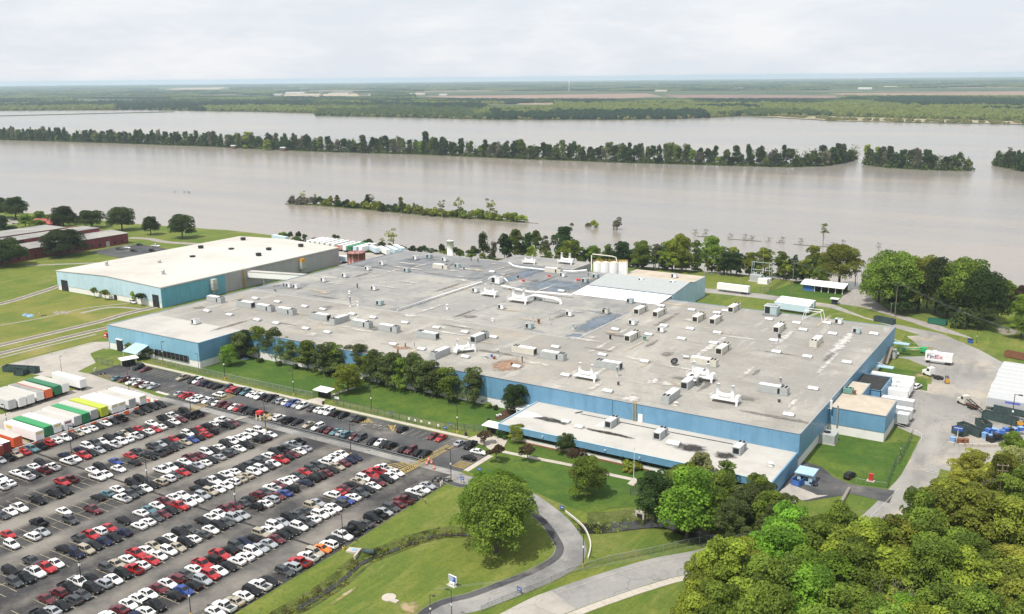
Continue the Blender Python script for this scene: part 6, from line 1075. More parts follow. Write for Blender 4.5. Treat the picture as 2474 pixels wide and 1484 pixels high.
lettering('Fed', 'purple', 2.2, tr, (.6, -.012, 2.05), (math.pi/2, 0, 0)); lettering('Ex', 'crimson', 2.2, tr, (3.75, -.012, 2.05), (math.pi/2, 0, 0))
# road tractor, hook-lift lorry, forklift, boom lift
def tractor(loc, rz, label, name='road_tractor', cab='white'):
    t = thing(name, label, 'truck', loc, rz)
    MB().box(1.6, 3.0, -1.1, 1.1, .7, 1.9).hexa([(-.6, -1.15, .7), (1.7, -1.15, .7), (1.7, 1.15, .7), (-.6, 1.15, .7)], [(-.6, -1.1, 3.3), (1.0, -1.05, 3.3), (1.0, 1.05, 3.3), (-.6, 1.1, 3.3)]).build('cab', cab, t)
    MB().add([(1.52, -1.0, 2.0), (1.52, 1.0, 2.0), (1.16, .95, 3.0), (1.16, -.95, 3.0)], [(0, 1, 2, 3)]).build('windshield', 'glass', t)
    for s in (-1, 1): MB().add([(0, s*1.14, 2.0), (1.2, s*1.14, 2.0), (.95, s*1.1, 2.9), (0, s*1.1, 2.9)], [(0, 1, 2, 3)]).build('side_window', 'glass', t)
    MB().box(-5, -.6, -.45, .45, .7, 1.0).build('chassis', 'pole', t); MB().box(-4.2, -2.6, -.6, .6, 1.0, 1.2).build('coupling', 'tyre', t)
    for x in (2.1, -2.7, -4.0):
        for s in (-1, 1): link('wheel', PANEL['tw'], t, (x, s*.95, .5))
    return t
tractor(w('I', 1600, 505), -.6+math.pi, 'white road tractor with black chassis on the yard grass edge')
hk = tractor(w('I', 1925, 775), 2.35, 'pale hook-lift lorry with raised steel frame beside containers', 'hook_lift_lorry', 'cream'); MB().box(-6, -1, -.75, -.6, 1.1, 1.3).box(-6, -1, .6, .75, 1.1, 1.3).build('hook_rail', 'rust', hk)
m = MB(); m.hexa([(-8.6, -.7, .3), (-1, -.7, 2.3), (-1, -.55, 2.3), (-8.6, -.55, .3)], [(-8.6, -.7, .55), (-1, -.7, 2.6), (-1, -.55, 2.6), (-8.6, -.55, .55)]); m.hexa([(-8.6, .55, .3), (-1, .55, 2.3), (-1, .7, 2.3), (-8.6, .7, .3)], [(-8.6, .55, .55), (-1, .55, 2.6), (-1, .7, 2.6), (-8.6, .7, .55)])
for i in range(7): x = -8+i*1.1; z = .45+i*.29; m.box(x, x+.15, -.6, .6, z, z+.15)
m.build('tipping_frame', 'pole', hk)
def forklift(loc, rz, label, mast=2.6):
    t = thing('forklift', label, 'forklift', loc, rz); MB().box(-1.1, .7, -.55, .55, .35, 1.2).box(-1.2, -.4, -.55, .55, 1.2, 1.5).build('body', 'machine_yellow', t)
    m = MB()
    for x in (-.8, .5):
        for y in (-.5, .5): m.box(x-.04, x+.04, y-.04, y+.04, 1.2, 2.2)
    m.box(-.9, .6, -.55, .55, 2.2, 2.28).build('overhead_guard', 'pole', t); MB().box(.75, .9, -.45, -.3, .1, mast).box(.75, .9, .3, .45, .1, mast).build('mast', 'pole', t); MB().box(.9, 2.0, -.4, -.25, .12, .18).box(.9, 2.0, .25, .4, .12, .18).build('fork', 'steel', t)
    for x in (-.8, .45):
        for y in (-.5, .5): MB().tube([(x, y-.12, .3), (x, y+.12, .3)], .3, 10).build('wheel', 'tyre', t)
forklift(w('I', 1748, 565), 1.9, 'small orange forklift standing alone in the yard'); forklift(w('I', 2440, 970), .4, 'yellow loader beside open green container at the yard edge', 2.0)
t = thing('boom_lift', 'green articulated boom lift stretched out on bare soil', 'boom lift', w('I', 1535, 285), .25); MB().box(-1.4, 1.4, -1, 1, .5, 1.6).box(-1.0, .8, -.7, .7, 1.6, 2.3).build('chassis', 'lift_green', t); MB().tube([(-.6, 0, 2.2), (-3.2, 0, 1.5), (-6.6, 0, 1.4)], [.3, .25, .2], 6).build('boom', 'lift_green', t); MB().box(-7.9, -6.6, -.6, .6, .6, 1.6).build('basket', 'forest_green', t)
for x in (-.9, .9):
    for y in (-.95, .95): MB().tube([(x, y-.15, .45), (x, y+.15, .45)], .45, 10).build('wheel', 'tyre', t)
t = thing('green_crate', 'small bright green machine crate beside the parcel trailer', 'crate', w('I', 1637, 290), .2); MB().box(-.9, .9, -.6, .6, .2, 1.2).build('body', 'lift_green', t); MB().box(-1, 1, -.7, .7, 0, .2).build('base', 'pole', t); MB().box(-.7, .7, -.4, .4, 1.2, 1.3).build('lid', 'white', t)
# open roll-off containers
def rolloff(loc, rz, label, L_=7.5, Wd=2.5, h=2.2, mat='dumpster', fill='debris'):
    t = thing('open_container', label, 'skip', loc, rz); m = MB(); x, y = L_/2, Wd/2
    m.box(-x, x, -y, -y+.08, .2, h).box(-x, x, y-.08, y, .2, h).box(-x, -x+.08, -y+.08, y-.08, .2, h).box(x-.08, x, -y+.08, y-.08, .2, h).box(-x+.08, x-.08, -y+.08, y-.08, .2, .35).build('body', mat, t)
    rb_ = panel_rib(h, mat)
    for i in range(int(L_/.75)):
        for s in (-1, 1): link('rib', rb_, t, (-x+.35+i*.75, s*(y+.03), 0))
    MB().box(-x-.05, x+.05, -y-.07, -y+.1, h, h+.12).box(-x-.05, x+.05, y-.1, y+.07, h, h+.12).build('top_rail', mat, t)
    m = MB(); rn = random.Random(int(loc[0]*7))
    for i in range(26): a, b = rn.uniform(-x+.6, x-.6), rn.uniform(-y+.5, y-.5); s = rn.uniform(.2, .5); z = rn.uniform(.4, .75)*h; m.hexa([(a-s, b-s*.7, .36), (a+s, b-s*.8, .36), (a+s, b+s*.7, .36), (a-s, b+s, .36)], [(a-s*.5, b-s*.4, z), (a+s*.7, b-s*.3, z*.9), (a+s*.4, b+s*.6, z), (a-s*.6, b+s*.3, z*1.05)])
    tag(m.build('scrap', fill, t), kind='stuff'); return t
def panel_rib(h, mat):
    k = ('rib', h, mat)
    if k not in PANEL: PANEL[k] = MB().box(-.06, .06, -.05, .05, .2, h-.02).data('rib', mat)
    return PANEL[k]
for kk, L_, a, n_, mt in (('I 1970 1035', 8, -.62, 'dark green open container with rusty inside by the blue bins', 'dumpster'), ('I 2245 925', 10, -.28, 'long grey-green open container with cardboard on top in front of another', 'dumpster'), ('I 2370 860', 11, -.2, 'long dark container behind the other against white trailers', 'dumpster'), ('I 2090 985', 5.5, -1.0, 'open container heaped with pale blue sacks behind lorry frame', 'dumpster'), ('I 1870 1050', 4, -.6, 'short dark skip with red lid behind blue sign', 'dumpster'),
                       ('E 1165 1375', 9, -.35, 'dark open container with timber beside the factory rear corner', 'dumpster'), ('E 1660 1390', 7.5, -.15, 'green open container under the riverside trees', 'forest_green'), ('I 2400 335', 8, -.3, 'rust brown open container behind the white trailers', 'rust'), ('F 150 460', 9.5, .33, 'large dark green open container with white sacks at the yard corner', 'dumpster'), ('F 305 470', 4.6, .33, 'smaller dark skip in front of the large container at the yard corner', 'dumpster'), ('F 195 490', 4.0, .33, 'low dark skip touching the large container at the yard corner', 'dumpster'), ('I 985 530', 5, 0, 'rusty scrap heap container between docked trailers', 'rust')):
    k, x, y = kk.split(); rolloff(w(k, float(x), float(y)), a, n_, L_, mat=mt)
m = MB(); rn = random.Random(4); a0, b0 = w('I', 1050, 605), w('I', 1310, 650)
for i in range(90):
    p = a0+(b0-a0)*rn.random(); s = rn.uniform(.2, .55); m.hexa([(p.x-s, p.y-s, .05), (p.x+s, p.y-s, .05), (p.x+s, p.y+s, .05), (p.x-s, p.y+s, .05)], [(p.x-s*.4, p.y-s*.3, s*2.4), (p.x+s*.6, p.y-s*.4, s*2), (p.x+s*.3, p.y+s*.5, s*2.5), (p.x-s*.5, p.y+s*.4, s*2.2)])
tag(m.build('scrap_debris', 'rust'), kind='stuff')
# plastic bins heaped in the yard corner
bm_ = MB().hexa([(-.5, -.5, 0), (.5, -.5, 0), (.5, .5, 0), (-.5, .5, 0)], [(-.62, -.6, 1.0), (.62, -.6, 1.0), (.62, .6, 1.0), (-.62, .6, 1.0)]).data('bin', 'blue_plastic'); ld_ = MB().box(-.66, .66, -.64, .64, 1.0, 1.1).data('lid', 'blue_plastic')
rn = random.Random(9); cols = ['blue_plastic', 'black_plastic', 'black_plastic', 'blue_plastic', 'light_blue_plastic']; cn = dict(blue_plastic='blue', black_plastic='black', light_blue_plastic='pale blue'); used_ = []
A0, A1_, A2_ = w('I', 2070, 1080), w('I', 2440, 1050), w('I', 2200, 1140)
n_ = 0
for i in range(420):
    u, v = rn.random(), rn.random(); p = A0+(A1_-A0)*u+(A2_-A0)*(v*(1-u)*.9)
    if any((p-q).length < 1.0 for q in used_): continue
    used_.append(p); c = rn.choice(cols); lv = rn.choice((0, 0, .0, 1.05)); t = thing('plastic_bin', '%s plastic bin in the heap of bins at the yard corner' % cn[c], 'bin', (p.x, p.y, .05+(1.3 if rn.random() < .3 else 0)), rn.uniform(0, 3), cn[c]+' bins heaped at the yard corner')
    b = link('bin_body', bm_, t); setmat(b, c); l_ = link('lid', ld_, t); setmat(l_, rn.choice((c, 'light_blue_plastic' if c != 'black_plastic' else 'black_plastic'))); t.scale = (1.15, 1.15, rn.uniform(.8, 1.7))
t = thing('sign_board', 'blue rectangular sign on white post beside the green skip', 'sign', w('I', 1848, 1080)); MB().cyl(0, 0, 0, 3, .09, 8).build('post', 'white', t); MB().box(-1.3, 1.3, -.08, .08, 2.2, 3.5).build('panel', 'sign_blue', t); MB().box(-1.1, 1.1, -.1, -.08, 3.0, 3.15).build('lettering', 'white', t)
for x, y, mt, nm in ((1805, 1115, 'light_blue_plastic', 'pale blue bin at the end of the low block wall'), (1870, 1130, 'rust', 'rusty round bin first along the low block wall'), (1925, 1130, 'rust', 'rusty round bin second along the low block wall')): t = thing('waste_bin', nm, 'bin', w('I', x, y)); MB().cyl(0, 0, 0, 1.3, .8, 12).build('bin_body', mt, t); MB().cyl(0, 0, 1.3, 1.4, .85, 12).build('lid', mt, t)
t = at0(thing('block_wall', 'low concrete block wall along the front of the bin yard', 'wall')); P_ = [Vector(p) for p in wl('I 1765 1140;I 1860 1160;I 2050 1165;I 2250 1165;I 2350 1130')]
bd = MB().box(0, 1.46, -.3, .3, 0, .9).data('block', 'sidewalk')
for a, b in zip(P_, P_[1:]):
    n = int((b-a).length/1.5)
    for i in range(n): q = a+(b-a)*i/n; link('block', bd, t, (q.x, q.y, .02), math.atan2((b-a).y, (b-a).x))
rolloff(w('M', 355, 270), 1.3, 'bright blue skip beside the dark sedan near the gatehouse', 3.2, 2.2, 1.7, 'blue_plastic', 'black_plastic')
p = w('I', 1968, 190); t = thing('waste_bin', 'dark blue bin standing on the grass bank by the road bend', 'bin', p); MB().box(-.9, .9, -.7, .7, 0, 1.5).build('bin_body', 'sign_blue', t); MB().box(-1, 1, -.8, .8, 1.5, 1.65).build('lid', 'black_plastic', t)
# ------------------------------------------------------------------ trees
def leaf_mesh(name, centers, radii, n, size, rng, flat=.55, low=-.35, droop=0.0):
    """leaf-sized quads spread through ellipsoidal clumps"""
    C_ = np.array(centers, float); Rd = np.array(radii, float); wgt = (Rd[:, 0]*Rd[:, 1]); wgt = wgt/wgt.sum()
    k = rng.choice(len(C_), n, p=wgt); d = rng.normal(size=(n, 3)); d /= np.linalg.norm(d, axis=1)[:, None]
    d[:, 2] = np.where(d[:, 2] < low, -d[:, 2], d[:, 2]); rad = 1-np.abs(rng.normal(0, .16, n)); P = C_[k]+d*Rd[k]*rad[:, None]
    if droop: P[:, 2] -= droop*rng.random(n)**2
    nr = d*flat+rng.normal(size=(n, 3))*(1-flat)+np.array([0, 0, .25]); nr /= np.linalg.norm(nr, axis=1)[:, None]
    a = np.cross(nr, rng.normal(size=(n, 3))); a /= np.linalg.norm(a, axis=1)[:, None]; b = np.cross(nr, a)
    s = size*rng.uniform(.55, 1.35, n)[:, None]; s2 = s*rng.uniform(.55, 1.0, n)[:, None]
    V = np.stack([P-a*s-b*s2*.3, P+b*s2-a*s*.2, P+a*s+b*s2*.2, P-b*s2+a*s*.25], 1).reshape(-1, 3)
    me = bpy.data.meshes.new(name); me.vertices.add(4*n); me.vertices.foreach_set('co', V.ravel()); me.loops.add(4*n); me.loops.foreach_set('vertex_index', np.arange(4*n)); me.polygons.add(n); me.polygons.foreach_set('loop_start', np.arange(0, 4*n, 4)); me.update(calc_edges=True)
    tint = np.clip(.5+.33*rng.normal(size=len(C_))[k]+rng.normal(0, .16, n), 0, 1)
    at = me.attributes.new('tint', 'FLOAT', 'FACE'); at.data.foreach_set('value', tint.astype(np.float32)); me.materials.append(LEAF['mid']); return me
def trunk_mesh(name, H, r, limbs, rng, mat='bark', lean=0.0):
    m = MB(); top = (lean, 0, H); m.tube([(0, 0, -.2), (0, 0, H*.1), (lean*.5, 0, H*.5), top], [r*1.35, r, r*.75, r*.25], 7)
    for e in limbs:
        z = H*rng.uniform(.3, .7); s = Vector((lean*z/H, 0, z)); e = Vector(e); mid = s+(e-s)*.5+Vector((0, 0, (e-s).length*.08)); m.tube([s, mid, e], [r*.4, r*.25, r*.07], 5, cap=False)
    return m.data(name, mat, True)
def make_crown(kind, v):
    rng = np.random.default_rng(sum(map(ord, kind))*7+v)
    P = dict(oak=(18, 20, 2.6, 95, 24000, .27), dense=(17, 13, 2.0, 70, 15000, .25), maple=(16, 10.5, 1.6, 60, 12500, .25), round=(11, 10.5, .8, 55, 10500, .2), row=(10.5, 7.8, .8, 42, 5200, .2), open=(15, 8.5, 1.2, 36, 4600, .27), isl=(24, 15, .2, 24, 2000, .72), vine=(22, 11, .2, 18, 1500, .66), small=(5.5, 4.5, 1.4, 9, 800, .26), bush=(2.3, 3.0, .1, 8, 700, .17), scrub=(6, 8, .2, 10, 800, .42), snag=(6, 7, .1, 9, 150, .3), wispy=(13, 6, 4, 9, 420, .35))[kind]
    H, W_, z0, nl, n, ls = P; cs, rs = [], []; fine = kind in ('oak', 'dense', 'maple', 'round', 'row', 'open')
    for i in range(nl):
        u = rng.random()**.8; ph = rng.uniform(0, 2*math.pi); zz = z0+(H-z0)*(.12+.8*u)
        prof = math.sin(math.pi*min(.97, (.3 if kind in ('isl', 'vine', 'row', 'open') else .14)+(.68 if kind in ('isl', 'vine', 'row', 'open') else .84)*((zz-z0)/(H-z0))**(.85 if kind not in ('maple', 'row') else .7)))**.6
        if kind in ('row', 'open', 'vine', 'wispy'): rr = W_*.5*prof*rng.uniform(.15, .85); cr = W_*(rng.uniform(.09, .19) if fine else rng.uniform(.13, .25))
        else: rr = W_*.5*prof*(rng.uniform(.15, 1.02) if kind == 'dense' else rng.uniform(.35, .9)); cr = W_*(rng.uniform(.06, .18) if fine else rng.uniform(.15, .25))
        if kind == 'maple': prof2 = 1-.75*((zz-z0)/(H-z0)); rr = W_*.5*max(.12, prof2)*rng.uniform(.2, .9); cr = W_*rng.uniform(.13, .22)
        cs.append((rr*math.cos(ph), rr*math.sin(ph), zz)); rs.append((cr, cr, cr*rng.uniform(.65, .95)*(1.25 if kind == 'vine' else 1)))
    if kind in ('oak', 'dense', 'round', 'bush', 'isl'): cs.append((0, 0, z0+(H-z0)*.5)); rs.append((W_*.34, W_*.34, (H-z0)*.4))
    ztop = max(c[2]+r[2]*.95 for c, r in zip(cs, rs)); wid = np.percentile([math.hypot(c[0], c[1])+r[0]*.9 for c, r in zip(cs, rs)], 92); kz, kx = H/ztop, W_*.5/wid
    cs = [(c[0]*kx, c[1]*kx, c[2]*kz) for c in cs]; rs = [(r[0]*kx, r[1]*kx, r[2]*kz) for r in rs]
    lm = leaf_mesh(kind+'_crown', cs, rs, n, ls, rng, low=-.75 if kind in ('bush', 'scrub') else -.45, droop=0 if kind != 'vine' else 4)
    tr = trunk_mesh(kind+'_trunk', H*.72, {'oak': .55, 'dense': .4, 'isl': .4, 'vine': .35}.get(kind, .02*H), [cs[i] for i in rng.choice(len(cs), min(6, len(cs)), False)], rng, 'pale_bark' if kind in ('wispy', 'open') else 'bark')
    return lm, tr, H, W_
NV = dict(oak=3, dense=5, maple=2, round=2, row=5, open=3, isl=5, vine=4, small=3, bush=3, scrub=3, snag=2, wispy=3); CR = {}
TNAME = dict(oak='oak_tree', dense='woodland_tree', maple='maple_tree', round='round_tree', row='row_tree', open='riverside_tree', isl='island_tree', vine='vine_draped_tree', small='small_tree', bush='shrub', scrub='scrub_bush', snag='snag_bush', wispy='bare_tree')
trnd = random.Random(77)
def tree(kind, loc, label, leaf='mid', H=None, Wd=None, group=None, v=None):
    v = trnd.randrange(NV[kind]) if v is None else v
    if (kind, v) not in CR: CR[(kind, v)] = make_crown(kind, v)
    lm, tr, H0_, W0_ = CR[(kind, v)]; sz = (H or H0_)/H0_*trnd.uniform(.96, 1.04); sx = (Wd/W0_ if Wd else sz)*trnd.uniform(.95, 1.05)
    t = thing(TNAME[kind], label, 'tree' if kind not in ('bush', 'scrub', 'snag') else 'shrub', loc, trnd.uniform(0, 6.28), group); t.scale = (sx, sx, sz)
    c = link('crown', lm, t); c.material_slots[0].link = 'OBJECT'; c.material_slots[0].material = LEAF[leaf]; link('trunk', tr, t); return t
def W2(px, z=10): pass
# the big named trees of the foreground lawns
tree('oak', w('L', 250, 900), 'largest tree: broad bright green oak on the foreground lawn by the driveway', 'mid', 17.2, 19.5, v=0); tree('oak', w('L', 350, 690), 'yellow-green tree merged behind the largest lawn oak', 'bright', 14.5, 12, v=1); tree('oak', w('K', 2330, 700), 'lighter green tree on the ditch side of the largest lawn oak', 'bright', 14, 12, v=2)
tree('round', w('L', 1100, 370), 'rounded olive-green tree alone on the lawn below the office walk', 'mid', 10.5, 11.5, v=0); tree('maple', w('L', 2040, 775), 'tall bright green maple at the bend of the dark creek', 'bright', 18, 13.5, v=0)
tree('round', w('H', 440, 855), 'round dense dark tree at the corner of the office wing', 'deep', 9.5, 9, v=1); tree('round', w('H', 905, 1235), 'small round dark tree in front of the office windows', 'dark', 6.5, 6.2, v=0); tree('round', w('H', 440, 1120), 'low spreading olive tree at the left end of office windows', 'olive', 5.2, 6, v=1)
tree('small', w('H', 545, 1300), 'sparse brown shrub tree in mid lawn beside the curved walk', 'brown', 5, 5.5); tree('small', w('H', 250, 1310), 'brown-green bush tree beside the parking kerb and walk', 'brown', 5, 6); tree('small', w('H', 1020, 1350), 'reddish-brown sparse tree by the walk in front of the round green tree', 'brown', 5, 6.5); tree('small', w('H', 140, 1140), 'tiny bare tree where the curved walk meets the car park', 'brown', 4, 5)
for x, y, L_, lf, h in ((300, 1080, 'dark clipped shrub at the office wing end', 'deep', 2.6), (335, 1090, 'second dark clipped shrub at the office wing end', 'deep', 2.4), (1465, 1330, 'tall dark clipped shrub beside the flagpole bed', 'deep', 4), (1480, 1370, 'broad yellow-green shrub behind the flagpole', 'olive', 2.6), (1560, 1380, 'second yellow-green shrub right of the flagpole', 'olive', 2.6), (1460, 1400, 'low golden shrub in front of the yellow-green ones', 'gold', 1.4), (1520, 1415, 'low golden shrub beside the flagpole', 'gold', 1.4), (150, 755, 'clipped dark hedge bush by the entrance porch', 'deep', 2.2), (215, 765, 'second clipped bush by the entrance porch', 'deep', 2.5), (185, 800, 'low green shrub in the porch bed', 'mid', 1.8), (240, 815, 'low dark shrub at the porch path edge', 'dark', 1.6), (165, 790, 'light green low shrub in the porch bed', 'light', 1.6)):
    tree('bush', w('H', x, y), L_, lf, h, h*1.5 if h < 3.5 else h*.9)
tree('small', w('F', 1400, 340), 'dark rounded bush by the canopy of the front wing', 'dark', 4.2, 6.5); tree('small', w('F', 1210, 290), 'thin pale bush on the far side of the canopy', 'olive', 4.5, 4); tree('bush', w('F', 1290, 350), 'low hedge by the front wing entrance path', 'deep', 1.5, 4)
# line of trees before the long wall
ROWT = [(60, 345, 9.5), (230, 335, 11), (370, 350, 11.5), (470, 370, 9), (560, 400, 9), (690, 445, 10.5), (760, 430, 8), (840, 490, 11), (890, 475, 9.5), (940, 480, 11), (1010, 490, 9), (1060, 480, 9.5), (1190, 520, 11.5), (1270, 560, 10), (1335, 590, 11.5), (1420, 600, 10), (1500, 622, 11.5), (1600, 640, 11), (1690, 662, 13), (1775, 680, 11), (1855, 702, 12), (2000, 742, 10.5), (2235, 772, 11.5)]
for i, (x, y, h) in enumerate(ROWT): tree('row', w('G', x, y), 'leafy wall-side tree, %s from the front wing in the long line' % ordinal(i), ('wall', 'mid', 'wall', 'wall')[i % 4], h*1.12, 9.6, 'line of dark trees before the long blue wall')
tree('row', w('F', 2310, 330), 'dark tree at the inner corner of the front wing', 'dark', 11, 7.5); tree('round', w('F', 2150, 405), 'bright lime-green tree at the front wing corner', 'bright', 8.6, 7.2, v=1); tree('round', w('G', 1065, 655), 'bright green tree on the lawn beside the small turnstile shelter', 'light', 10, 11, v=0)
for i in range(14): x = 80+i*165; tree('bush', w('G', x, 340+i*31), 'low dark undergrowth shrub beneath the wall-side trees, %s from the front wing' % ordinal(i), 'dark', 1.8, 3.4, 'undergrowth shrubs beneath the wall-side trees')
# trees near the creek and the office end
for px, py, k, lf, h, wd, L_ in ((1585, 1195, 'dense', 'deep', 13, 11, 'dark green tree inside the fenced corner by the office end'), (1640, 1190, 'dense', 'mid', 13, 11, 'mid green tree behind the bright creek maple'), (1840, 1200, 'dense', 'wall', 10, 8, 'olive-dark tree by the office wing end'), (1895, 1235, 'dense', 'wall', 10, 8, 'olive-dark tree beside the driveway apron'), (1660, 1160, 'dense', 'mid', 11, 9, 'mid green tree under the office roof edge'), (1690, 1150, 'open', 'pale', 13, 9, 'pale feathery tree rising before the office roof'), (1740, 1190, 'dense', 'mid', 12, 10, 'green tree between creek maple and gatehouse'), (1800, 1230, 'dense', 'wall', 12, 11, 'broad olive-dark tree near the gatehouse driveway'), (1770, 1260, 'dense', 'wall', 12, 10, 'dark reddish-based tree over the creek outfall'), (1850, 1240, 'dense', 'mid', 12, 10, 'olive green tree in front of the blue skip'), (1880, 1270, 'dense', 'wall', 11, 9, 'olive-dark tree at the driveway grass triangle'), (1830, 1190, 'dense', 'mid', 11, 8, 'small green tree touching the office wing corner'), (1750, 1150, 'open', 'mid', 10, 7, 'thin green tree before the office roof edge'), (1720, 1230, 'dense', 'mid', 12, 10, 'mid green tree behind the creek maple crown'), (1905, 1300, 'dense', 'light', 12, 9, 'light green tree by the utility pole and driveway'), (1560, 1175, 'small', 'deep', 5, 5, 'dark rounded bush inside the fenced corner'), (1600, 1190, 'bush', 'deep', 2.5, 4, 'low bush by the fenced corner')):
    p = gp(px, py, h*.55); tree(k, (p.x, p.y, 0), L_, lf, h, wd)
# woodland at lower right
WOOD = [(1700, 1450, 'light', 12), (1745, 1395, 'light', 13), (1700, 1400, 'light', 10), (1790, 1350, 'light', 13), (1840, 1400, 'mid', 15), (1880, 1340, 'bright', 15), (1905, 1290, 'bright', 13), (1955, 1320, 'mid', 15), (1965, 1290, 'mid', 13), (2030, 1310, 'mid', 13), (2050, 1360, 'light', 15), (1980, 1400, 'bright', 15), (2095, 1335, 'light', 13), (2170, 1325, 'olive', 14), (2238, 1252, 'mid', 13), (2250, 1260, 'olive', 15), (2220, 1330, 'mid', 15), (2290, 1215, 'olive', 14), (2340, 1265, 'olive', 15), (2300, 1340, 'mid', 15), (2400, 1225, 'olive', 15), (2440, 1290, 'olive', 15), (2390, 1345, 'mid', 14), (2470, 1360, 'gold', 14), (2160, 1385, 'light', 14), (2250, 1400, 'mid', 15), (2090, 1440, 'mid', 15), (2190, 1455, 'bright', 13), (1880, 1450, 'mid', 15), (1950, 1475, 'bright', 15), (2340, 1410, 'light', 15), (2430, 1420, 'olive', 14), (2010, 1480, 'mid', 14), (2290, 1470, 'mid', 14), (2390, 1480, 'olive', 12), (1800, 1470, 'light', 13), (1740, 1490, 'mid', 12), (2470, 1480, 'olive', 14), (2215, 1275, 'mid', 10), (2290, 1175, 'mid', 10), (1830, 1310, 'light', 11), (1690, 1500, 'light', 11), (2250, 1510, 'light', 13), (2120, 1520, 'olive', 12), (1860, 1520, 'mid', 13), (2360, 1530, 'mid', 13), (2470, 1190, 'mid', 13), (2420, 1150, 'olive', 11), (2500, 1250, 'mid', 14), (2510, 1420, 'olive', 14), (1990, 1540, 'mid', 13), (2070, 1390, 'mid', 14), (2350, 1300, 'mid', 14), (2560, 1320, 'olive', 14), (2600, 1400, 'mid', 14), (2570, 1480, 'light', 14), (2640, 1490, 'olive', 14), (2140, 1570, 'mid', 14), (2230, 1590, 'light', 14), (2320, 1600, 'mid', 14), (2420, 1590, 'olive', 14), (2520, 1560, 'mid', 14), (1920, 1590, 'light', 13), (2030, 1610, 'mid', 14), (2560, 1230, 'mid', 12), (1780, 1560, 'light', 12), (2205, 1300, 'light', 11)]
wl_pts = [gp(px, py, 10) for px, py, lf, wd in WOOD]
lw = rows_label([(-p.x, -p.y) for p in wl_pts], 9)
for i, (px, py, lf, wd) in enumerate(WOOD):
    r, k = lw[i]; adj = dict(light='light green', bright='bright green', mid='mid green', olive='olive', gold='yellowish', brown='brownish', dark='dark')[lf]
    p = wl_pts[i]; tree('dense', (p.x, p.y, 0), '%s woods tree, %s from the road side, %s line of lower right woods' % (adj, ordinal(k), ordinal(r)), lf, trnd.choice((11.5, 14, 15.5, 17, 18.5)), wd*.93, 'trees of the lower right woods')
for px, py, lf, wd, h, L_ in ((2350, 1130, 'gold', 11, 11, 'yellow-green feathery tree in front of the bin yard'), (2390, 1165, 'gold', 10, 10, 'second yellow-green feathery tree by the utility pole'), (2320, 1165, 'gold', 8, 8, 'low yellow-green tree at the road edge below the bin yard'), (2455, 1120, 'pale', 10, 11, 'pale green tree at the right edge below the bins'), (2450, 1085, 'mid', 9, 10, 'green tree at the right edge beside the bins')): p = gp(px, py, h*.55); tree('dense', (p.x, p.y, 0), L_, lf, h, wd)
# a dead grey tree in the gap of the woods
m = MB(); rn = random.Random(2); p = gp(2140, 1470, 6)
def twig(a, d, L_, r, k):
    b = a+d*L_; m.tube([a, a+d*L_*.5+Vector((rn.uniform(-.2, .2), rn.uniform(-.2, .2), .1))*L_*.15, b], [r, r*.75, r*.45], 5, cap=False)
    if k:
        for _ in range(3): twig(b, (d+Vector((rn.uniform(-.8, .8), rn.uniform(-.8, .8), rn.uniform(-.1, .5)))).normalized(), L_*rn.uniform(.5, .75), r*.5, k-1)
twig(Vector((0, 0, 0)), Vector((.1, 0, 1)).normalized(), 5.5, .3, 4); t = thing('dead_tree', 'bare pale grey dead tree in a dark gap of the woods', 'tree', (p.x, p.y, 0)); m.build('trunk', 'pale_bark', t)
# trees by the warehouse and the far left park
for x, y, L_, k, lf, h, wd in ((890, 1145, 'small light green tree left of the pair on the warehouse grass', 'small', 'light', 5.6, 4.2), (990, 1165, 'small light green tree right of the pair on the warehouse grass', 'small', 'light', 5.6, 5.6), (1330, 1215, 'dark shrub tree by the warehouse loading door', 'small', 'deep', 6.5, 6), (1270, 1190, 'light green shrub tree beside the dark one at the warehouse', 'small', 'light', 6.2, 5), (1390, 1200, 'small pale shrub hard by the warehouse door', 'small', 'mid', 4.5, 3.5)): tree(k, w('A', x, y), L_, lf, h, wd)
for x, y, h, wd, L_ in ((600, 750, 17, 27, 'big dark oak in front of the red mill wall'), (60, 850, 17, 24, 'big dark oak at the left edge below the red mill'), (600, 500, 17, 21, 'dark oak beyond the red mill, first from the red roof house'), (860, 490, 14, 22, 'broad dark oak behind the mill roof'), (1145, 512, 17, 20, 'tall dark oak on the lawn beyond the mill end'), (1415, 552, 12.5, 14, 'thinner dark oak on the riverside lawn'), (1710, 585, 16, 18.5, 'dark oak nearest the warehouse on the riverside lawn'), (150, 405, 17, 22, 'dark oak at the river bend near left edge'), (-10, 400, 16, 20, 'dark oak cut by the left edge near the river'), (-60, 560, 15, 20, 'dark oak cut by the left edge beside the mill roof')): tree('oak', w('A', x, y), L_, 'dark', h, wd)
for x, y, h, wd, lf, L_ in ((350, 530, 9, 14, 'mid', 'soft green tree in front of the red roofed house'), (240, 480, 10, 12, 'mid', 'green tree left of the red roofed house'), (380, 450, 10, 12, 'mid', 'green tree behind the red roofed house'), (590, 470, 10, 14, 'deep', 'low dark tree by the mill clerestory'), (20, 570, 9, 12, 'deep', 'dark bushy tree by the mill corner at the left edge'), (120, 560, 7, 10, 'deep', 'low bushy tree beside the mill roof at left'), (20, 480, 9, 10, 'deep', 'dark bushy tree at the left lane')): tree('dense', w('A', x, y), L_, lf, h, wd)
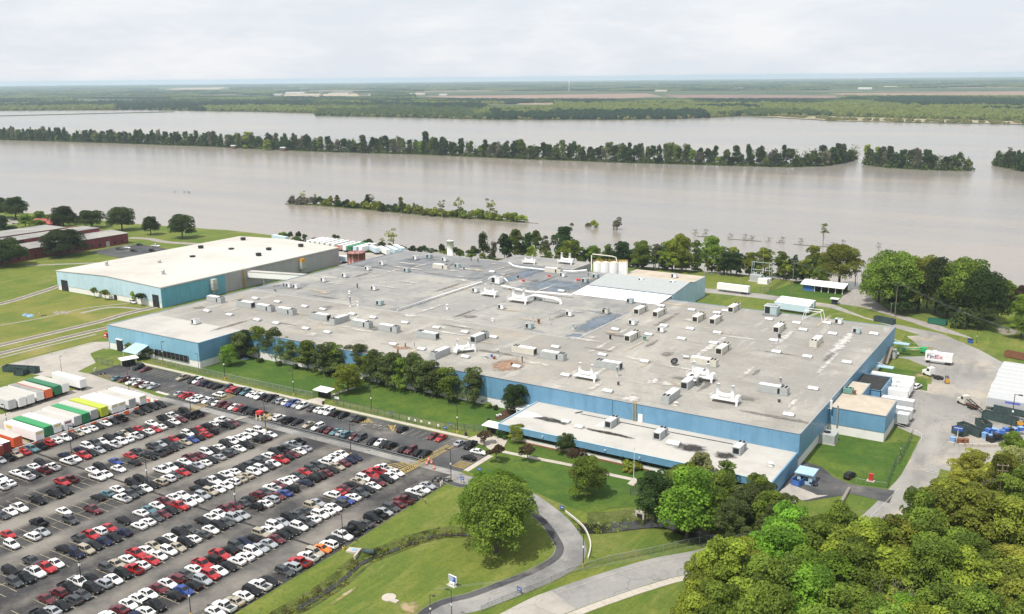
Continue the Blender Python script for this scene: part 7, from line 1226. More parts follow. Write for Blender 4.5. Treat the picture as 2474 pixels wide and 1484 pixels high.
# river bank behind the factory
BK = [('B', 1490, 690, 13, 9, 'wispy', 'pale'), ('B', 1380, 670, 6, 5, 'wispy', 'pale'), ('B', 1250, 665, 5, 9, 'scrub', 'dark'), ('B', 1320, 680, 4, 8, 'scrub', 'dark'), ('B', 1660, 712, 4, 7, 'scrub', 'dark'), ('B', 1780, 712, 4, 7, 'scrub', 'deep'), ('B', 1940, 725, 6, 5, 'scrub', 'dark'), ('B', 600, 590, 5, 5, 'scrub', 'dark'), ('B', 660, 600, 4, 4, 'scrub', 'dark'), ('B', 950, 620, 5, 6, 'scrub', 'dark'), ('B', 2080, 745, 5, 9, 'scrub', 'dark'),
      ('C', 130, 745, 14, 9, 'vine', 'dark'), ('C', 30, 755, 6, 9, 'scrub', 'dark'), ('C', 230, 790, 11, 5, 'vine', 'grey'), ('C', 330, 790, 16, 10, 'open', 'deep'), ('C', 430, 785, 19, 11, 'open', 'mid'), ('C', 545, 785, 17, 9, 'vine', 'deep'), ('C', 620, 785, 17, 9, 'open', 'mid'), ('C', 710, 790, 14, 7, 'wispy', 'grey'), ('C', 880, 795, 20, 14, 'dense', 'deep'), ('C', 940, 800, 14, 10, 'dense', 'deep'), ('C', 1135, 815, 9, 9, 'dense', 'deep'), ('C', 1040, 815, 5, 7, 'scrub', 'mid'), ('C', 1250, 800, 6, 4, 'vine', 'deep'), ('C', 1310, 820, 11, 8, 'open', 'mid'), ('C', 1430, 850, 14.5, 13, 'dense', 'deep'), ('C', 1610, 890, 17, 14, 'dense', 'mid'), ('C', 1740, 885, 15, 8, 'wispy', 'grey'), ('C', 1900, 890, 19, 15, 'dense', 'light'), ('C', 1990, 905, 22, 15, 'dense', 'light'), ('C', 2115, 895, 17, 9, 'open', 'mid'), ('C', 2270, 900, 20, 14, 'dense', 'mid'), ('C', 2390, 910, 14, 7, 'wispy', 'grey'), ('C', 2450, 905, 14, 10, 'open', 'light'),
      ('E', 40, 915, 14, 11, 'dense', 'light'), ('E', 190, 965, 15, 10, 'open', 'mid'), ('E', 270, 965, 11, 6, 'open', 'mid'), ('E', 320, 965, 13, 6, 'vine', 'deep'), ('E', 410, 985, 9, 9, 'dense', 'dark'), ('E', 500, 980, 19, 11, 'open', 'light'), ('E', 555, 985, 15, 9, 'wispy', 'pale'), ('E', 740, 1015, 21, 25, 'oak', 'olive'), ('E', 890, 1030, 12, 6, 'wispy', 'grey'),
      ('E', 1230, 1260, 28, 26, 'oak', 'mid'), ('E', 1110, 1180, 20, 18, 'oak', 'deep'), ('E', 1480, 1260, 26, 22, 'oak', 'olive'), ('E', 1640, 1290, 25, 20, 'oak', 'dark'), ('E', 1890, 1340, 26, 26, 'oak', 'mid'), ('E', 2040, 1380, 24, 24, 'oak', 'deep'), ('E', 2250, 1230, 13, 14, 'oak', 'mid'), ('E', 1320, 1290, 14, 16, 'dense', 'deep'), ('E', 1750, 1330, 14, 16, 'dense', 'dark'), ('E', 1560, 1240, 20, 12, 'dense', 'pale'), ('E', 2100, 1440, 9, 12, 'dense', 'dark'), ('E', 1930, 1430, 8, 12, 'scrub', 'dark'),
      ('E', 2440, 1260, 11, 9, 'dense', 'brown'), ('E', 2450, 1380, 12, 12, 'dense', 'mid'), ('I', 2440, 150, 9, 12, 'dense', 'mid'), ('E', 2330, 1215, 4, 8, 'scrub', 'olive')]
rb_lab = dict(grey='bare grey', pale='pale thin', dark='dark', deep='dense dark green', mid='leafy green', light='light green', olive='olive', brown='brownish')
order = sorted(range(len(BK)), key=lambda i: w(BK[i][0], BK[i][1], BK[i][2]).x); rank = {i: n for n, i in enumerate(order)}
for i, (k, x, y, h, wd, kd, lf) in enumerate(BK):
    tree(kd, w(k, x, y), '%s %s on the near river bank, %s along it from the warehouse end' % (rb_lab[lf], 'shrub' if kd == 'scrub' else 'tree', ordinal(rank[i]) if rank[i] < 59 else 'last'), lf, h, wd, 'trees of the near river bank')
for i in range(46):
    x = -292+i*4.35+trnd.uniform(-2, 2)
    if -112 < x < -84: continue
    y = float(np.interp(x, SX, SY)); h_ = trnd.choice((6, 8, 9, 11, 13)); lf_ = trnd.choice(('mid', 'deep', 'light', 'mid', 'olive'))
    tree(trnd.choice(('open', 'dense', 'dense')), (x, y-trnd.uniform(1, 9), 0), '%s tree in the near bank green belt, %s from the silo end' % (rb_lab[lf_], ordinal(i)), lf_, h_, h_*.8, 'belt trees of the near river bank')
for i in range(60):
    x = -470+i*7.3+trnd.uniform(-2, 2)
    if -108 < x < -88: continue
    y = float(np.interp(x, SX, SY)); tree('scrub', (x, y-trnd.uniform(-.5, 5), -.5), 'low dark scrub bush at the near river edge, %s from the warehouse end' % ordinal(i), trnd.choice(('dark', 'deep', 'mid', 'olive')), trnd.uniform(2, 4.5), trnd.uniform(4, 8), 'scrub bushes along the near river edge')
# the small flooded island and snags in the near water
f, dep = ISL['near']; f = [Vector(p) for p in f]; tot = sum((b-a).length for a, b in zip(f, f[1:])); nsh = 75
def along(f, s):
    for a, b in zip(f, f[1:]):
        L_ = (b-a).length
        if s <= L_: return a+(b-a)*(s/L_)
        s -= L_
    return f[-1]
for i in range(nsh):
    s = tot*(i+.5)/nsh; p = along(f, s); fr = s/tot; lf = 'grey' if fr < .12 else trnd.choice(('dark', 'olive', 'deep')) if fr < .6 else trnd.choice(('olive', 'olive', 'mid', 'light'))
    tree('scrub', (p.x+trnd.uniform(-1, 1), p.y+trnd.uniform(0, 8), WZ+.2), dict(grey='grey leafless', dark='dark', deep='deep green', mid='green', light='light green', olive='olive')[lf]+' bush on the small flooded island, %s from its left tip' % ordinal(i), lf, trnd.uniform(4, 7.5), trnd.uniform(6, 10), '%s bushes on the small flooded island' % lf)
for px, py, h, k, lf, L_ in ((735, 492, 11, 'wispy', 'pale', 'thin pale tree near the left tip of the flooded island'), (762, 495, 9, 'wispy', 'olive', 'short thin tree near the left tip of the flooded island'), (800, 499, 9.5, 'open', 'olive', 'olive tree on the left part of the flooded island'), (815, 500, 10.5, 'open', 'olive', 'taller olive tree on the left part of the flooded island'), (889, 506, 13, 'open', 'deep', 'dark conifer-like tree rising from the flooded island'), (899, 506, 12.5, 'wispy', 'grey', 'bare spire beside the dark tree of the flooded island'), (968, 512, 12, 'open', 'mid', 'green tree at the middle of the flooded island'), (1000, 516, 9, 'open', 'olive', 'small olive tree right of the island middle'), (1068, 528, 14, 'wispy', 'grey', 'bare twiggy tree at a gap of the flooded island'), (1109, 527, 16, 'wispy', 'pale', 'tall thin pale tree on the right part of the flooded island'), (1184, 532, 17, 'wispy', 'pale', 'tallest thin pale tree near the right end of the flooded island')):
    p = gp(px, py, WZ); tree(k, (p.x, p.y, WZ), L_, lf, h, h*.55)
for px, py, h, wd, lf, L_ in ((1492, 555, 9, 9, 'grey', 'round leafless bush standing alone in the water'), (1437, 550, 6, 7, 'olive', 'small half-leafed bush in the water left of the round one'), (1420, 547, 3, 6, 'grey', 'low snag beside the half-leafed bush in the water'), (1382, 544, 2, 4, 'grey', 'tiny snag in the water, farthest left of the snags'), (1368, 571, 4.5, 4, 'grey', '')): 
    if L_: p = gp(px, py, WZ); tree('scrub', (p.x, p.y, WZ-.3), L_, lf, h, wd)
for sn, (px, py, h, wd) in enumerate(((1680, 570, 5, 6), (1705, 570, 5.5, 5), (1765, 576, 3.5, 5), (1800, 580, 4.5, 5), (1816, 580, 3.5, 6), (1858, 586, 4, 5), (1890, 586, 4.5, 5), (1935, 590, 4.5, 5), (2015, 596, 3, 9), (2036, 598, 5.5, 4), (2122, 604, 5, 4), (445, 465, 2, 4), (456, 466, 2, 5), (422, 464, 1.5, 3))):
    p = gp(px, py, WZ); tree('snag', (p.x, p.y, WZ-.3), 'grey leafless snag in the flooded shallows, %s from the flooded island' % ordinal(sn), 'grey', h, wd, 'leafless snags in the flooded shallows')
p = gp(1988, 595, WZ); tree('wispy', (p.x, p.y, WZ), 'lone slender pale yellow tree standing in the shallow water', 'pale', 15, 7, v=1)
m = MB(); rn = random.Random(8)
for a, b in (((1690, 572), (1730, 573)), ((1760, 578), (1900, 588)), ((1920, 591), (2010, 598)), ((1262, 538), (1300, 540))):
    A_, B_ = gp(*a, WZ), gp(*b, WZ)
    for i in range(9): p = A_+(B_-A_)*rn.random(); d = (B_-A_).normalized()*rn.uniform(1, 4); m.tube([p-d, p+d], .3, 5)
tag(m.build('driftwood', 'bark'), kind='stuff')
# the wooded strip across the river: individual trees, undergrowth as one mass
def strip_trees(name, step, rows_, hh, group, palette):
    f, dep = ISL[name]; f = [Vector(p) for p in f]; tot = sum((b-a).length for a, b in zip(f, f[1:]))
    for r in range(rows_):
        s = trnd.uniform(0, step); cnt = 0
        while s < tot:
            p = along(f, s); s += step*trnd.uniform(.65, 1.35)*(1 if r == 0 else 1.8)
            frac = min(1, s/tot)
            if frac > .985 or (frac < .015 and name != 'edge'): hs = .6
            else: hs = 1
            kd = trnd.choice(('isl', 'isl', 'vine')); lf = trnd.choice(palette)
            adj = dict(dark='dark green', deep='deep green', wall='olive-dark', mid='mid green', light='light green', olive='olive green', grey='greyish half-bare', bright='bright')[lf]
            tree(kd, (p.x+trnd.uniform(-2, 2), p.y+4+r*dep*.3+trnd.uniform(0, 5), WZ+.4), '%s %s tree, %s from left, %s line of %s' % (adj, 'vine-draped' if kd == 'vine' else 'full-crowned', ordinal(cnt), ('front', 'rear')[r], group), lf, hh*hs*trnd.choice((.45, .6, .7, .78, .85, .92, 1.0, 1.1)), trnd.uniform(9, 15), 'trees of the %s' % group); cnt += 1
strip_trees('main', 7.4, 2, 23, 'long wooded strip', ['dark', 'dark', 'dark', 'deep', 'deep', 'deep', 'wall', 'wall', 'mid', 'grey'])
strip_trees('right', 8, 2, 22, 'short wooded island', ['dark', 'dark', 'deep', 'deep', 'olive', 'grey']); strip_trees('edge', 10, 2, 21, 'island at the picture edge', ['dark', 'deep', 'deep'])
p = gp(1022, 374, WZ); tree('isl', (p.x, p.y+8, WZ), 'tallest tree standing above the long wooded strip', 'deep', 33, 15); p = gp(870, 372, WZ); tree('isl', (p.x, p.y+8, WZ), 'dark rounded tree standing above the wooded strip near yellow-green ones', 'dark', 26, 15); p = gp(595, 360, WZ); tree('isl', (p.x, p.y+5, WZ), 'tall yellow-green tree beside the small hut on the strip', 'light', 26, 17); p = gp(640, 364, WZ); tree('isl', (p.x, p.y+5, WZ), 'lower yellow-green tree right of the small hut', 'light', 16, 16)
def under(name, n, hmax):
    f, dep = ISL[name]; f = [Vector(p) for p in f]; tot = sum((b-a).length for a, b in zip(f, f[1:])); rng = np.random.default_rng(5); cs, rs = [], []
    for i in range(n):
        p = along(f, tot*rng.random()); h = rng.uniform(3, hmax); cs.append((p.x+rng.uniform(-2, 2), p.y+rng.uniform(1.5, dep*.6), WZ+h*.5)); rs.append((rng.uniform(3, 6), rng.uniform(3, 5), h*.6))
    me_ = leaf_mesh('undergrowth', cs, rs, n*48, .8, rng, low=-.9); o = link('undergrowth', me_); setmat(o, LEAF['wall']); tag(o, kind='stuff')
under('main', 1150, 20); under('right', 170, 18); under('edge', 150, 17)
# rough plants lining the ditch
rng = np.random.default_rng(3); cs, rs = [], []
for D_, n, wd in ((DITCH1, 210, 2.6), (DITCH2, 60, 2.4)):
    for i in range(n):
        p = D_[rng.integers(len(D_))]; q = D_[min(len(D_)-1, rng.integers(len(D_)))]; u = rng.normal(0, wd); v_ = rng.normal(0, 1.4); cs.append((p[0]+u, p[1]+v_, -1.1 if abs(u) < 1.2 else -.6)); rs.append((rng.uniform(.4, 1.2), rng.uniform(.4, 1.2), rng.uniform(.12, .38)))
o = link('ditch_weeds', leaf_mesh('ditch_weeds', cs, rs, 9000, .12, rng, low=-.9)); setmat(o, LEAF['olive']); tag(o, kind='stuff')
cs = [(c[0]+rng.normal(0, .6), c[1]+rng.normal(0, .8), c[2]+.05) for c in cs[:180]]; rs = [(r[0]*.8, r[1]*.8, r[2]*.8) for r in rs[:180]]
o = link('dead_weeds', leaf_mesh('dead_weeds', cs, rs, 4500, .14, rng, low=-.9)); setmat(o, LEAF['brown']); tag(o, kind='stuff')
m = MB(); rn = random.Random(6)
for i in range(60):
    p = DITCH2[rn.randrange(len(DITCH2))]; a, b = p[0]+rn.uniform(-2, 2), p[1]+abs(rn.gauss(3.2, 1.6)); s = rn.uniform(.12, .4); gz = float(ground_z(np.array([a]), np.array([b]))[0]); m.hexa([(a-s, b-s, gz-.3), (a+s, b-s, gz-.3), (a+s, b+s, gz-.3), (a-s, b+s, gz-.3)], [(a-s*.6, b-s*.5, gz+s*.5), (a+s*.5, b-s*.6, gz+s*.6), (a+s*.6, b+s*.6, gz+s*.5), (a-s*.5, b+s*.5, gz+s*.4)])
tag(m.build('creek_stones', 'gravel'), kind='stuff')
# ------------------------------------------------------------------ far woods: one mass of crowns scattered over the far bank
def in_poly(X, Y, P):
    c = np.zeros(len(X), bool); n = len(P)
    for i in range(n):
        (x1, y1), (x2, y2) = P[i], P[(i+1) % n]; k = ((y1 > Y) != (y2 > Y)); xi = (x2-x1)*(Y-y1)/(y2-y1+1e-12)+x1; c ^= k & (X < xi)
    return c
def vnoise(X, Y, s, seed): return np.array([mnoise.noise((x*s, y*s, seed)) for x, y in zip(X, Y)])
rng = np.random.default_rng(12); NP = 68000
dist = np.exp(rng.uniform(math.log(2080), math.log(16000), NP)); ang = rng.uniform(-62, 9, NP)
X, Y = dist*np.sin(np.radians(ang))/np.cos(np.radians(ang))*1.0, dist; X = np.where(np.abs(X) > 24000, 0, X)
ok = (Y > np.interp(X, FAR_SX, FAR_SY)+8)
for q in FIELDS: ok &= ~in_poly(X, Y, q)
cc0 = ROT.T @ np.stack([X, Y, np.full(len(X), 5.0-CAMH)]); B0 = CX+FL*cc0[0]/-cc0[2]
for lo, hi, d0, d1 in ((1000, 1660, 3850, 6300), (1610, 2040, 4000, 6600), (2000, 2500, 4700, 7600), (380, 560, 7000, 11000), (660, 900, 4200, 5600), (1170, 1340, 2850, 3300)): ok &= ~((B0 > lo) & (B0 < hi) & (Y > d0) & (Y < d1))
n1 = vnoise(X, Y*1.6, .0011, 3.3); n2 = vnoise(X, Y*1.4, .0024, 9.1); near = Y < np.interp(X, FAR_SX, FAR_SY)+900
ok &= (n1 > -.12) | near & (n1 > -.5); X, Y, n1, n2 = X[ok], Y[ok], n1[ok], n2[ok]
grp = np.where(n2 < -.08, 0, np.where(n2 < .14, 1, 2)); nearX = (Y < 2900)
cc = ROT.T @ np.stack([X, Y, np.full(len(X), 5.0-CAMH)]); BRG = CX+FL*cc[0]/-cc[2]; dsh = Y-np.interp(X, FAR_SX, FAR_SY)     # bearing of each crown, distance behind the shore
for lo, hi, d0, d1, gq in ((-900, 280, 0, 420, 2), (280, 510, 0, 900, 0), (500, 770, 0, 330, 2), (500, 770, 330, 900, 0), (770, 1165, 0, 500, 1), (900, 1300, 500, 1500, 0), (1200, 1680, 0, 420, 0), (1165, 1680, 420, 1100, 2), (1680, 2700, 60, 1100, 2), (1780, 2000, 0, 200, 1), (2100, 2700, 1100, 1900, 0), (-900, 500, 500, 1400, 0), (1650, 1850, 1500, 2600, 0), (300, 900, 900, 1500, 1)):
    sel = (BRG > lo+60*n1) & (BRG < hi+60*n1) & (dsh > d0) & (dsh < d1) & (np.abs(n2) < .42); grp = np.where(sel, gq, grp)
def forest(name, P, mat, hmin, hmax):
    me_ = bpy.data.meshes.new(name); me_.vertices.add(len(P)); me_.vertices.foreach_set('co', P.ravel())
    d = P[:, 1]; sc = (rng.uniform(hmin, hmax, len(P))*np.clip((d/2600)**.85, .8, 4.5)).astype(np.float32); hz = (rng.uniform(.75, 1.15, len(P))*np.clip(1.0-(d-2600)/14000, .35, 1)).astype(np.float32)
    S3 = np.stack([sc, sc, np.minimum(sc*hz, np.where(d > 3300, 7.5, 14.5))], -1).astype(np.float32); a = me_.attributes.new('size', 'FLOAT_VECTOR', 'POINT'); a.data.foreach_set('vector', S3.ravel()); me_.update()
    o = link(name, me_); tag(o, kind='stuff'); md = o.modifiers.new('crowns', 'NODES'); g = bpy.data.node_groups.new('crowns', 'GeometryNodeTree'); md.node_group = g
    g.interface.new_socket('Geometry', in_out='INPUT', socket_type='NodeSocketGeometry'); g.interface.new_socket('Geometry', in_out='OUTPUT', socket_type='NodeSocketGeometry'); n, l = g.nodes, g.links
    gi, go = n.new('NodeGroupInput'), n.new('NodeGroupOutput'); ic = n.new('GeometryNodeMeshIcoSphere'); ic.inputs['Radius'].default_value = 1; ic.inputs['Subdivisions'].default_value = 3
    sp_ = n.new('GeometryNodeSetPosition'); nzn = n.new('ShaderNodeTexNoise'); nzn.inputs['Scale'].default_value = 2.6; nzn.inputs['Detail'].default_value = 3; pos = n.new('GeometryNodeInputPosition'); nm = n.new('GeometryNodeInputNormal')
    sub = n.new('ShaderNodeMath'); sub.operation = 'MULTIPLY_ADD'; sub.inputs[1].default_value = 1.5; sub.inputs[2].default_value = -.75; vm = n.new('ShaderNodeVectorMath'); vm.operation = 'SCALE'
    l.new(pos.outputs[0], nzn.inputs['Vector']); l.new(nzn.outputs[0], sub.inputs[0]); l.new(nm.outputs[0], vm.inputs[0]); l.new(sub.outputs[0], vm.inputs['Scale']); l.new(ic.outputs['Mesh'], sp_.inputs['Geometry']); l.new(vm.outputs[0], sp_.inputs['Offset'])
    smn = n.new('GeometryNodeSetMaterial'); smn.inputs['Material'].default_value = mat; l.new(sp_.outputs[0], smn.inputs['Geometry'])
    ip = n.new('GeometryNodeInstanceOnPoints'); na = n.new('GeometryNodeInputNamedAttribute'); na.data_type = 'FLOAT_VECTOR'; na.inputs['Name'].default_value = 'size'; rv = n.new('FunctionNodeRandomValue'); rv.data_type = 'FLOAT_VECTOR'; rv.inputs[0].default_value = (0, 0, 0); rv.inputs[1].default_value = (0, 0, 6.28)
    l.new(gi.outputs[0], ip.inputs['Points']); l.new(smn.outputs[0], ip.inputs['Instance']); l.new(na.outputs[0], ip.inputs['Scale']); l.new(rv.outputs[0], ip.inputs['Rotation']); l.new(ip.outputs[0], go.inputs[0]); return o
def crown_mat(name, c):
    m_, n, l, b = newmat(name); b.inputs['Roughness'].default_value = .9; b.inputs['Specular IOR Level'].default_value = .05; g = n.new('ShaderNodeNewGeometry'); t = n.new('ShaderNodeTexNoise'); t.inputs['Scale'].default_value = .22; t.inputs['Detail'].default_value = 3; t2 = n.new('ShaderNodeTexNoise'); t2.inputs['Scale'].default_value = .05; t2.inputs['Detail'].default_value = 2
    l.new(g.outputs['Position'], t.inputs['Vector']); l.new(g.outputs['Position'], t2.inputs['Vector']); x = n.new('ShaderNodeMixRGB'); x.inputs[1].default_value = (*[k*.45 for k in c], 1); x.inputs[2].default_value = (c[0]*1.5, c[1]*1.4, c[2]*1.2, 1)
    r = n.new('ShaderNodeMapRange'); r.inputs['From Min'].default_value = .3; r.inputs['From Max'].default_value = .7; ad = n.new('ShaderNodeMath'); ad.operation = 'MULTIPLY_ADD'; ad.inputs[1].default_value = .5; l.new(t.outputs['Fac'], ad.inputs[0]); md = n.new('ShaderNodeMath'); md.operation = 'MULTIPLY'; md.inputs[1].default_value = .5; l.new(t2.outputs['Fac'], md.inputs[0]); l.new(md.outputs[0], ad.inputs[2]); l.new(ad.outputs[0], r.inputs['Value']); l.new(r.outputs[0], x.inputs['Fac']); l.new(x.outputs[0], b.inputs['Base Color']); return m_
Zf = np.full(len(X), WZ+1.2+3.5); PTS = np.stack([X, Y, Zf], -1)
for gi_, (nm_, c_) in enumerate((('dark_forest', (0.016, 0.034, 0.018)), ('mixed_forest', (0.045, 0.07, 0.026)), ('light_forest', (0.1, 0.128, 0.037)))): forest(nm_, PTS[grp == gi_], crown_mat(nm_, c_), 7.5, 12)
# shrubs along the far shore
sx_ = rng.uniform(-4000, 300, 900); sy_ = np.interp(sx_, FAR_SX, FAR_SY)+rng.uniform(4, 60, 900); kk_ = (sx_ > -1400) | (rng.random(900) < .6)
forest('shore_shrubbery', np.stack([sx_, sy_, np.full(900, WZ+2.5)], -1)[kk_], crown_mat('shore_shrubs', (0.12, 0.125, 0.05)), 3, 8)
# the air between: one even haze
m = MB().box(-31000, 31000, -12000, 31000, -8.0, 112); hz_ = bpy.data.materials.new('haze'); hz_.use_nodes = True; n, l = hz_.node_tree.nodes, hz_.node_tree.links; n.remove(n['Principled BSDF']); pv = n.new('ShaderNodeVolumePrincipled'); pv.inputs['Density'].default_value = HAZE; pv.inputs['Color'].default_value = (0.7, 0.86, 1.0, 1); pv.inputs['Anisotropy'].default_value = 0.2; l.new(pv.outputs[0], n['Material Output'].inputs['Volume'])
hazebox = tag(m.build('haze', hz_), kind='stuff')
# ------------------------------------------------------------------ lamps, poles, wires, fences, small things
def lamp_proto():
    t = thing('lamp_post', 'x', 'lamp post'); MB().cyl(0, 0, 0, .7, .28, 10).build('base', 'yellow', t); MB().cyl(0, 0, .7, 8.6, .11, 8, .07).build('pole', 'pole', t)
    MB().box(-.9, .1, -.05, .05, 8.5, 8.6).build('arm', 'pole', t); MB().box(-1.5, -.7, -.22, .22, 8.45, 8.65).build('lamp_head', 'pole', t); MB().box(-.16, .16, -.16, .16, 4.6, 5.0).build('sensor_box', 'white', t); return t
LP = lamp_proto()
LAMPS = [('L', 1067, 1040, 8.6, 'dark lamp post at the outer bend of the driveway'), ('K', 1020, 880, 8.6, 'lamp post at the ditch kerb beside the white SUV and orange car'), ('K', 2028, 240, 9, 'lamp post where the car park meets the driveway'), ('G', 1090, 1245, 9.5, 'lamp post at the track end of the second double row'), ('G', 292, 1010, 9.2, 'lamp post by the red and white shelter and concrete strip'), ('F', 1790, 850, 9, 'lamp post at the top of the fourth double row'), ('F', 1210, 640, 8.5, 'lamp post between long trailer row and small upper car park'), ('F', 675, 1255, 9.5, 'lamp post near the white pickup in the far double row'), ('F', 1390, 1560, 9.6, 'lamp post in the middle of the car park near black SUVs'), ('K', 15, 545, 9.6, 'lamp post beside the maroon cars in the near double row'), ('J', 770, 1235, 9.6, 'lamp post beside white pickup in the near left of the car park'), ('J', 1790, 1500, 8, 'lamp post at the bottom picture edge beside an empty bay'), ('F', 75, 1020, 8.6, 'lamp post between the trailer rows at left'), ('F', 578, 470, 6.5, 'pale lamp post behind the lone white trailer'), ('F', 1530, 390, 9, 'lamp post before the front wing windows'), ('F', 1865, 465, 7, 'thin lamp post at the front wing corner'), ('F', 2108, 530, 10, 'lamp post by the lime-green tree and fence'), ('G', 555, 680, 8.6, 'lamp post on the front lawn left of turnstile shelter'), ('G', 1283, 840, 8.6, 'lamp post on the front lawn by the blue fence sign'), ('G', 2088, 1035, 9, 'lamp post beside the longer turnstile shelter'), ('I', 1310, 1265, 5, 'short lamp post on the annex lawn by the fallen fence'), ('I', 1585, 430, 6, 'lamp post in front of the parcel trailer'), ('I', 1265, 715, 6, 'lamp post beside docked pale trailer'), ('I', 2345, 1030, 12, 'tall dark pole among the bins'), ('K', 1838, 1600, 7, 'lamp post at the bottom edge beside the driveway'), ('K', 2035, 1560, 7, 'second lamp post at the bottom edge beside the driveway'), ('I', 2025, 210, 6.5, 'thin pole on the grass bank by the blue bin')]
for i, (k, x, y, h, lab) in enumerate(LAMPS):
    p = w(k, x, y); s = h/8.6; rz = trnd.choice((0, math.pi)) if i > 2 else 0
    if i == 0: LP.location = p; LP['label'] = lab; LP['group'] = 'lamp posts'; KIDS[LP.name] = list(LP.children)
    else: dup(LP, p, rz, lab, 'lamp posts', (s, s, s))
def utility(loc, h, label, arms=2, rz=0.3):
    t = thing('utility_pole', label, 'utility pole', loc, rz); MB().cyl(0, 0, 0, h, .17, 8, .11).build('pole', 'wood', t)
    for i in range(arms): MB().box(-1.3, 1.3, -.07, .07, h-.5-i*1.3, h-.36-i*1.3).build('cross_arm', 'wood', t)
    for x in (-1.1, 0, 1.1): MB().cyl(x, 0, h-.36, h-.1, .06, 6).build('insulator', 'white', t)
    return loc, h
U1 = utility(w('E', 1262, 1320), 16, 'tall utility pole on the riverside grass before the big oaks'); U2 = utility(w('E', 300, 1108), 17, 'tall wooden utility pole on grass beside the open pavilion'); U3 = utility(gp(2410, 1235, 3), 12, 'utility pole with three cross arms at the edge of the woods', 3); U4 = utility(gp(1902, 1310, 5), 10, 'utility pole half hidden in the trees by the driveway', 2)
for k, x, y, h, lab in (('E', 1220, 1340, 7, 'short pole at the road edge beside the tall pole'), ('E', 905, 1060, 7, 'thin pole at the boat ramp'), ('C', 2200, 960, 9, 'thin light pole behind the plant room'), ('C', 235, 790, 13, 'thin pole on the river bank among trees'), ('C', 820, 800, 13, 'thin pole on the river bank beside dark tree'), ('B', 1610, 720, 5, 'thin pole at the roof corner by the river'), ('E', 20, 960, 22, 'tall thin mast at the substation'), ('F', 478, 305, 4.5, 'small pole on the railway grass')): t = thing('thin_pole', lab, 'pole', w(k, x, y)); MB().cyl(0, 0, 0, h, .1, 7, .07).build('pole', 'steel', t); MB().box(-.3, .3, -.1, .1, h, h+.15).build('lamp_head', 'steel', t)
def wires(a, b, ha, hb, n, lab, sag=1.5, sep=1.1):
    t = thing('overhead_wires', lab, 'cable'); a, b = Vector(a), Vector(b)
    for i in range(n):
        o = (i-(n-1)/2)*sep; pts = []
        for k in range(13): u = k/12; q = a+(b-a)*u; pts.append((q.x+o*.7, q.y+o*.3, ha+(hb-ha)*u-sag*4*u*(1-u)))
        MB().tube(pts, .012, 5).build('wire', 'steel', t)
wires(U1[0], gp(2560, 930, 0), 15.6, 14, 3, 'overhead wires running from the riverside pole past the oaks', 2); wires(U1[0], U2[0], 15, 16, 3, 'overhead wires between the two riverside poles', 2); wires(U4[0], U3[0], 9.6, 11.5, 3, 'overhead wires over the side driveway between utility poles', 1.2); wires(U4[0], w('L', -300, 1640), 9.4, 9, 3, 'overhead wires following the driveway across the lower lawn', 1.6); wires(U3[0], gp(2560, 1170, 0), 11, 11, 3, 'overhead wires leaving the right edge from the woods pole', .6)
# chain-link fences
def fence(pts, h, lab, step=3.0, mesh=True, colour='steel', name='chain_link_fence'):
    t = at0(thing(name, lab, 'fence')); pts = [Vector((p[0], p[1], 0)) for p in pts]; key = ('post', h, colour)
    if key not in PANEL: PANEL[key] = MB().cyl(0, 0, 0, h, .055, 6).data('post', colour)
    rail = MB()
    for a, b in zip(pts, pts[1:]):
        L_ = (b-a).length; n = max(1, round(L_/step))
        for i in range(n+(1 if b is pts[-1] else 0)): q = a+(b-a)*i/n; link('post', PANEL[key], t, q)
        rail.tube([a+Vector((0, 0, h-.05)), b+Vector((0, 0, h-.05))], .04, 5)
        if mesh: link('mesh_panel', MB().add([a, b, b+Vector((0, 0, h-.08)), a+Vector((0, 0, h-.08))], [(0, 1, 2, 3)]).data('mesh_panel', 'chain'), t)
    rail.build('top_rail', colour, t)
fence([(-300, 219.8), (-259.5, 219.3), (-217.5, 219.9), (-216.8, 222.4)], 2.2, 'chain-link fence along the sidewalk before the front wing'); fence([(-211.8, 222.4), (-205.4, 218.7), (-164.6, 218.4), (-150.4, 222.8)], 2.2, 'chain-link fence along the sidewalk between the two turnstile shelters', colour='pole'); fence([(-142, 223.6), (-139, 226.5), (-134, 228.5)], 2.2, 'dark short fence from the longer shelter to the office', colour='pole')
fence([(-317, 208.3), (-307.5, 208.4)], 2.2, 'short fence across the small grass triangle', colour='pole'); fence(wl('I 1430 1060;I 1300 1330;M 1270 80;M 1185 305'), 2.2, 'sagging fence overgrown with weeds along the gate road', 3, colour='dumpster'); fence(wl('M 1185 305;M 990 280;M 900 260'), 1.6, 'low fence by the red hydrant on the annex lawn', 4, False); fence(wl('I 1235 990;I 1430 1060;I 1510 1100'), 2.0, 'pale fence across the corner of the annex lawn', 5, False, 'white')
fence(wl('L 110 1470;L 310 1380;L 680 1230;L 940 1110;L 1300 1000;L 1700 920;L 2050 840;L 2470 760;M 300 700'), 1.6, 'long low wire fence between the lower lawn and the road', 3.2)
fence(wl('L 1510 370;L 1870 410;L 1890 375'), 1.9, 'black fence around the dark trees at the office end', 2.0, True, 'pole'); fence(wl('L 1510 370;L 1580 300'), 1.9, 'black fence side by the flagpole walk', 2.0, True, 'pole'); fence(wl('E 0 1080;E 90 1085;E 250 985;E 230 960'), 2.2, 'dark fence around the substation yard', 3, True, 'pole'); fence(wl('C 1500 910;C 1640 935'), 1.8, 'pale fence behind the white silos', 3); fence(wl('C 2200 925;C 2470 935'), 1.8, 'pale fence behind the plant room grass', 4)
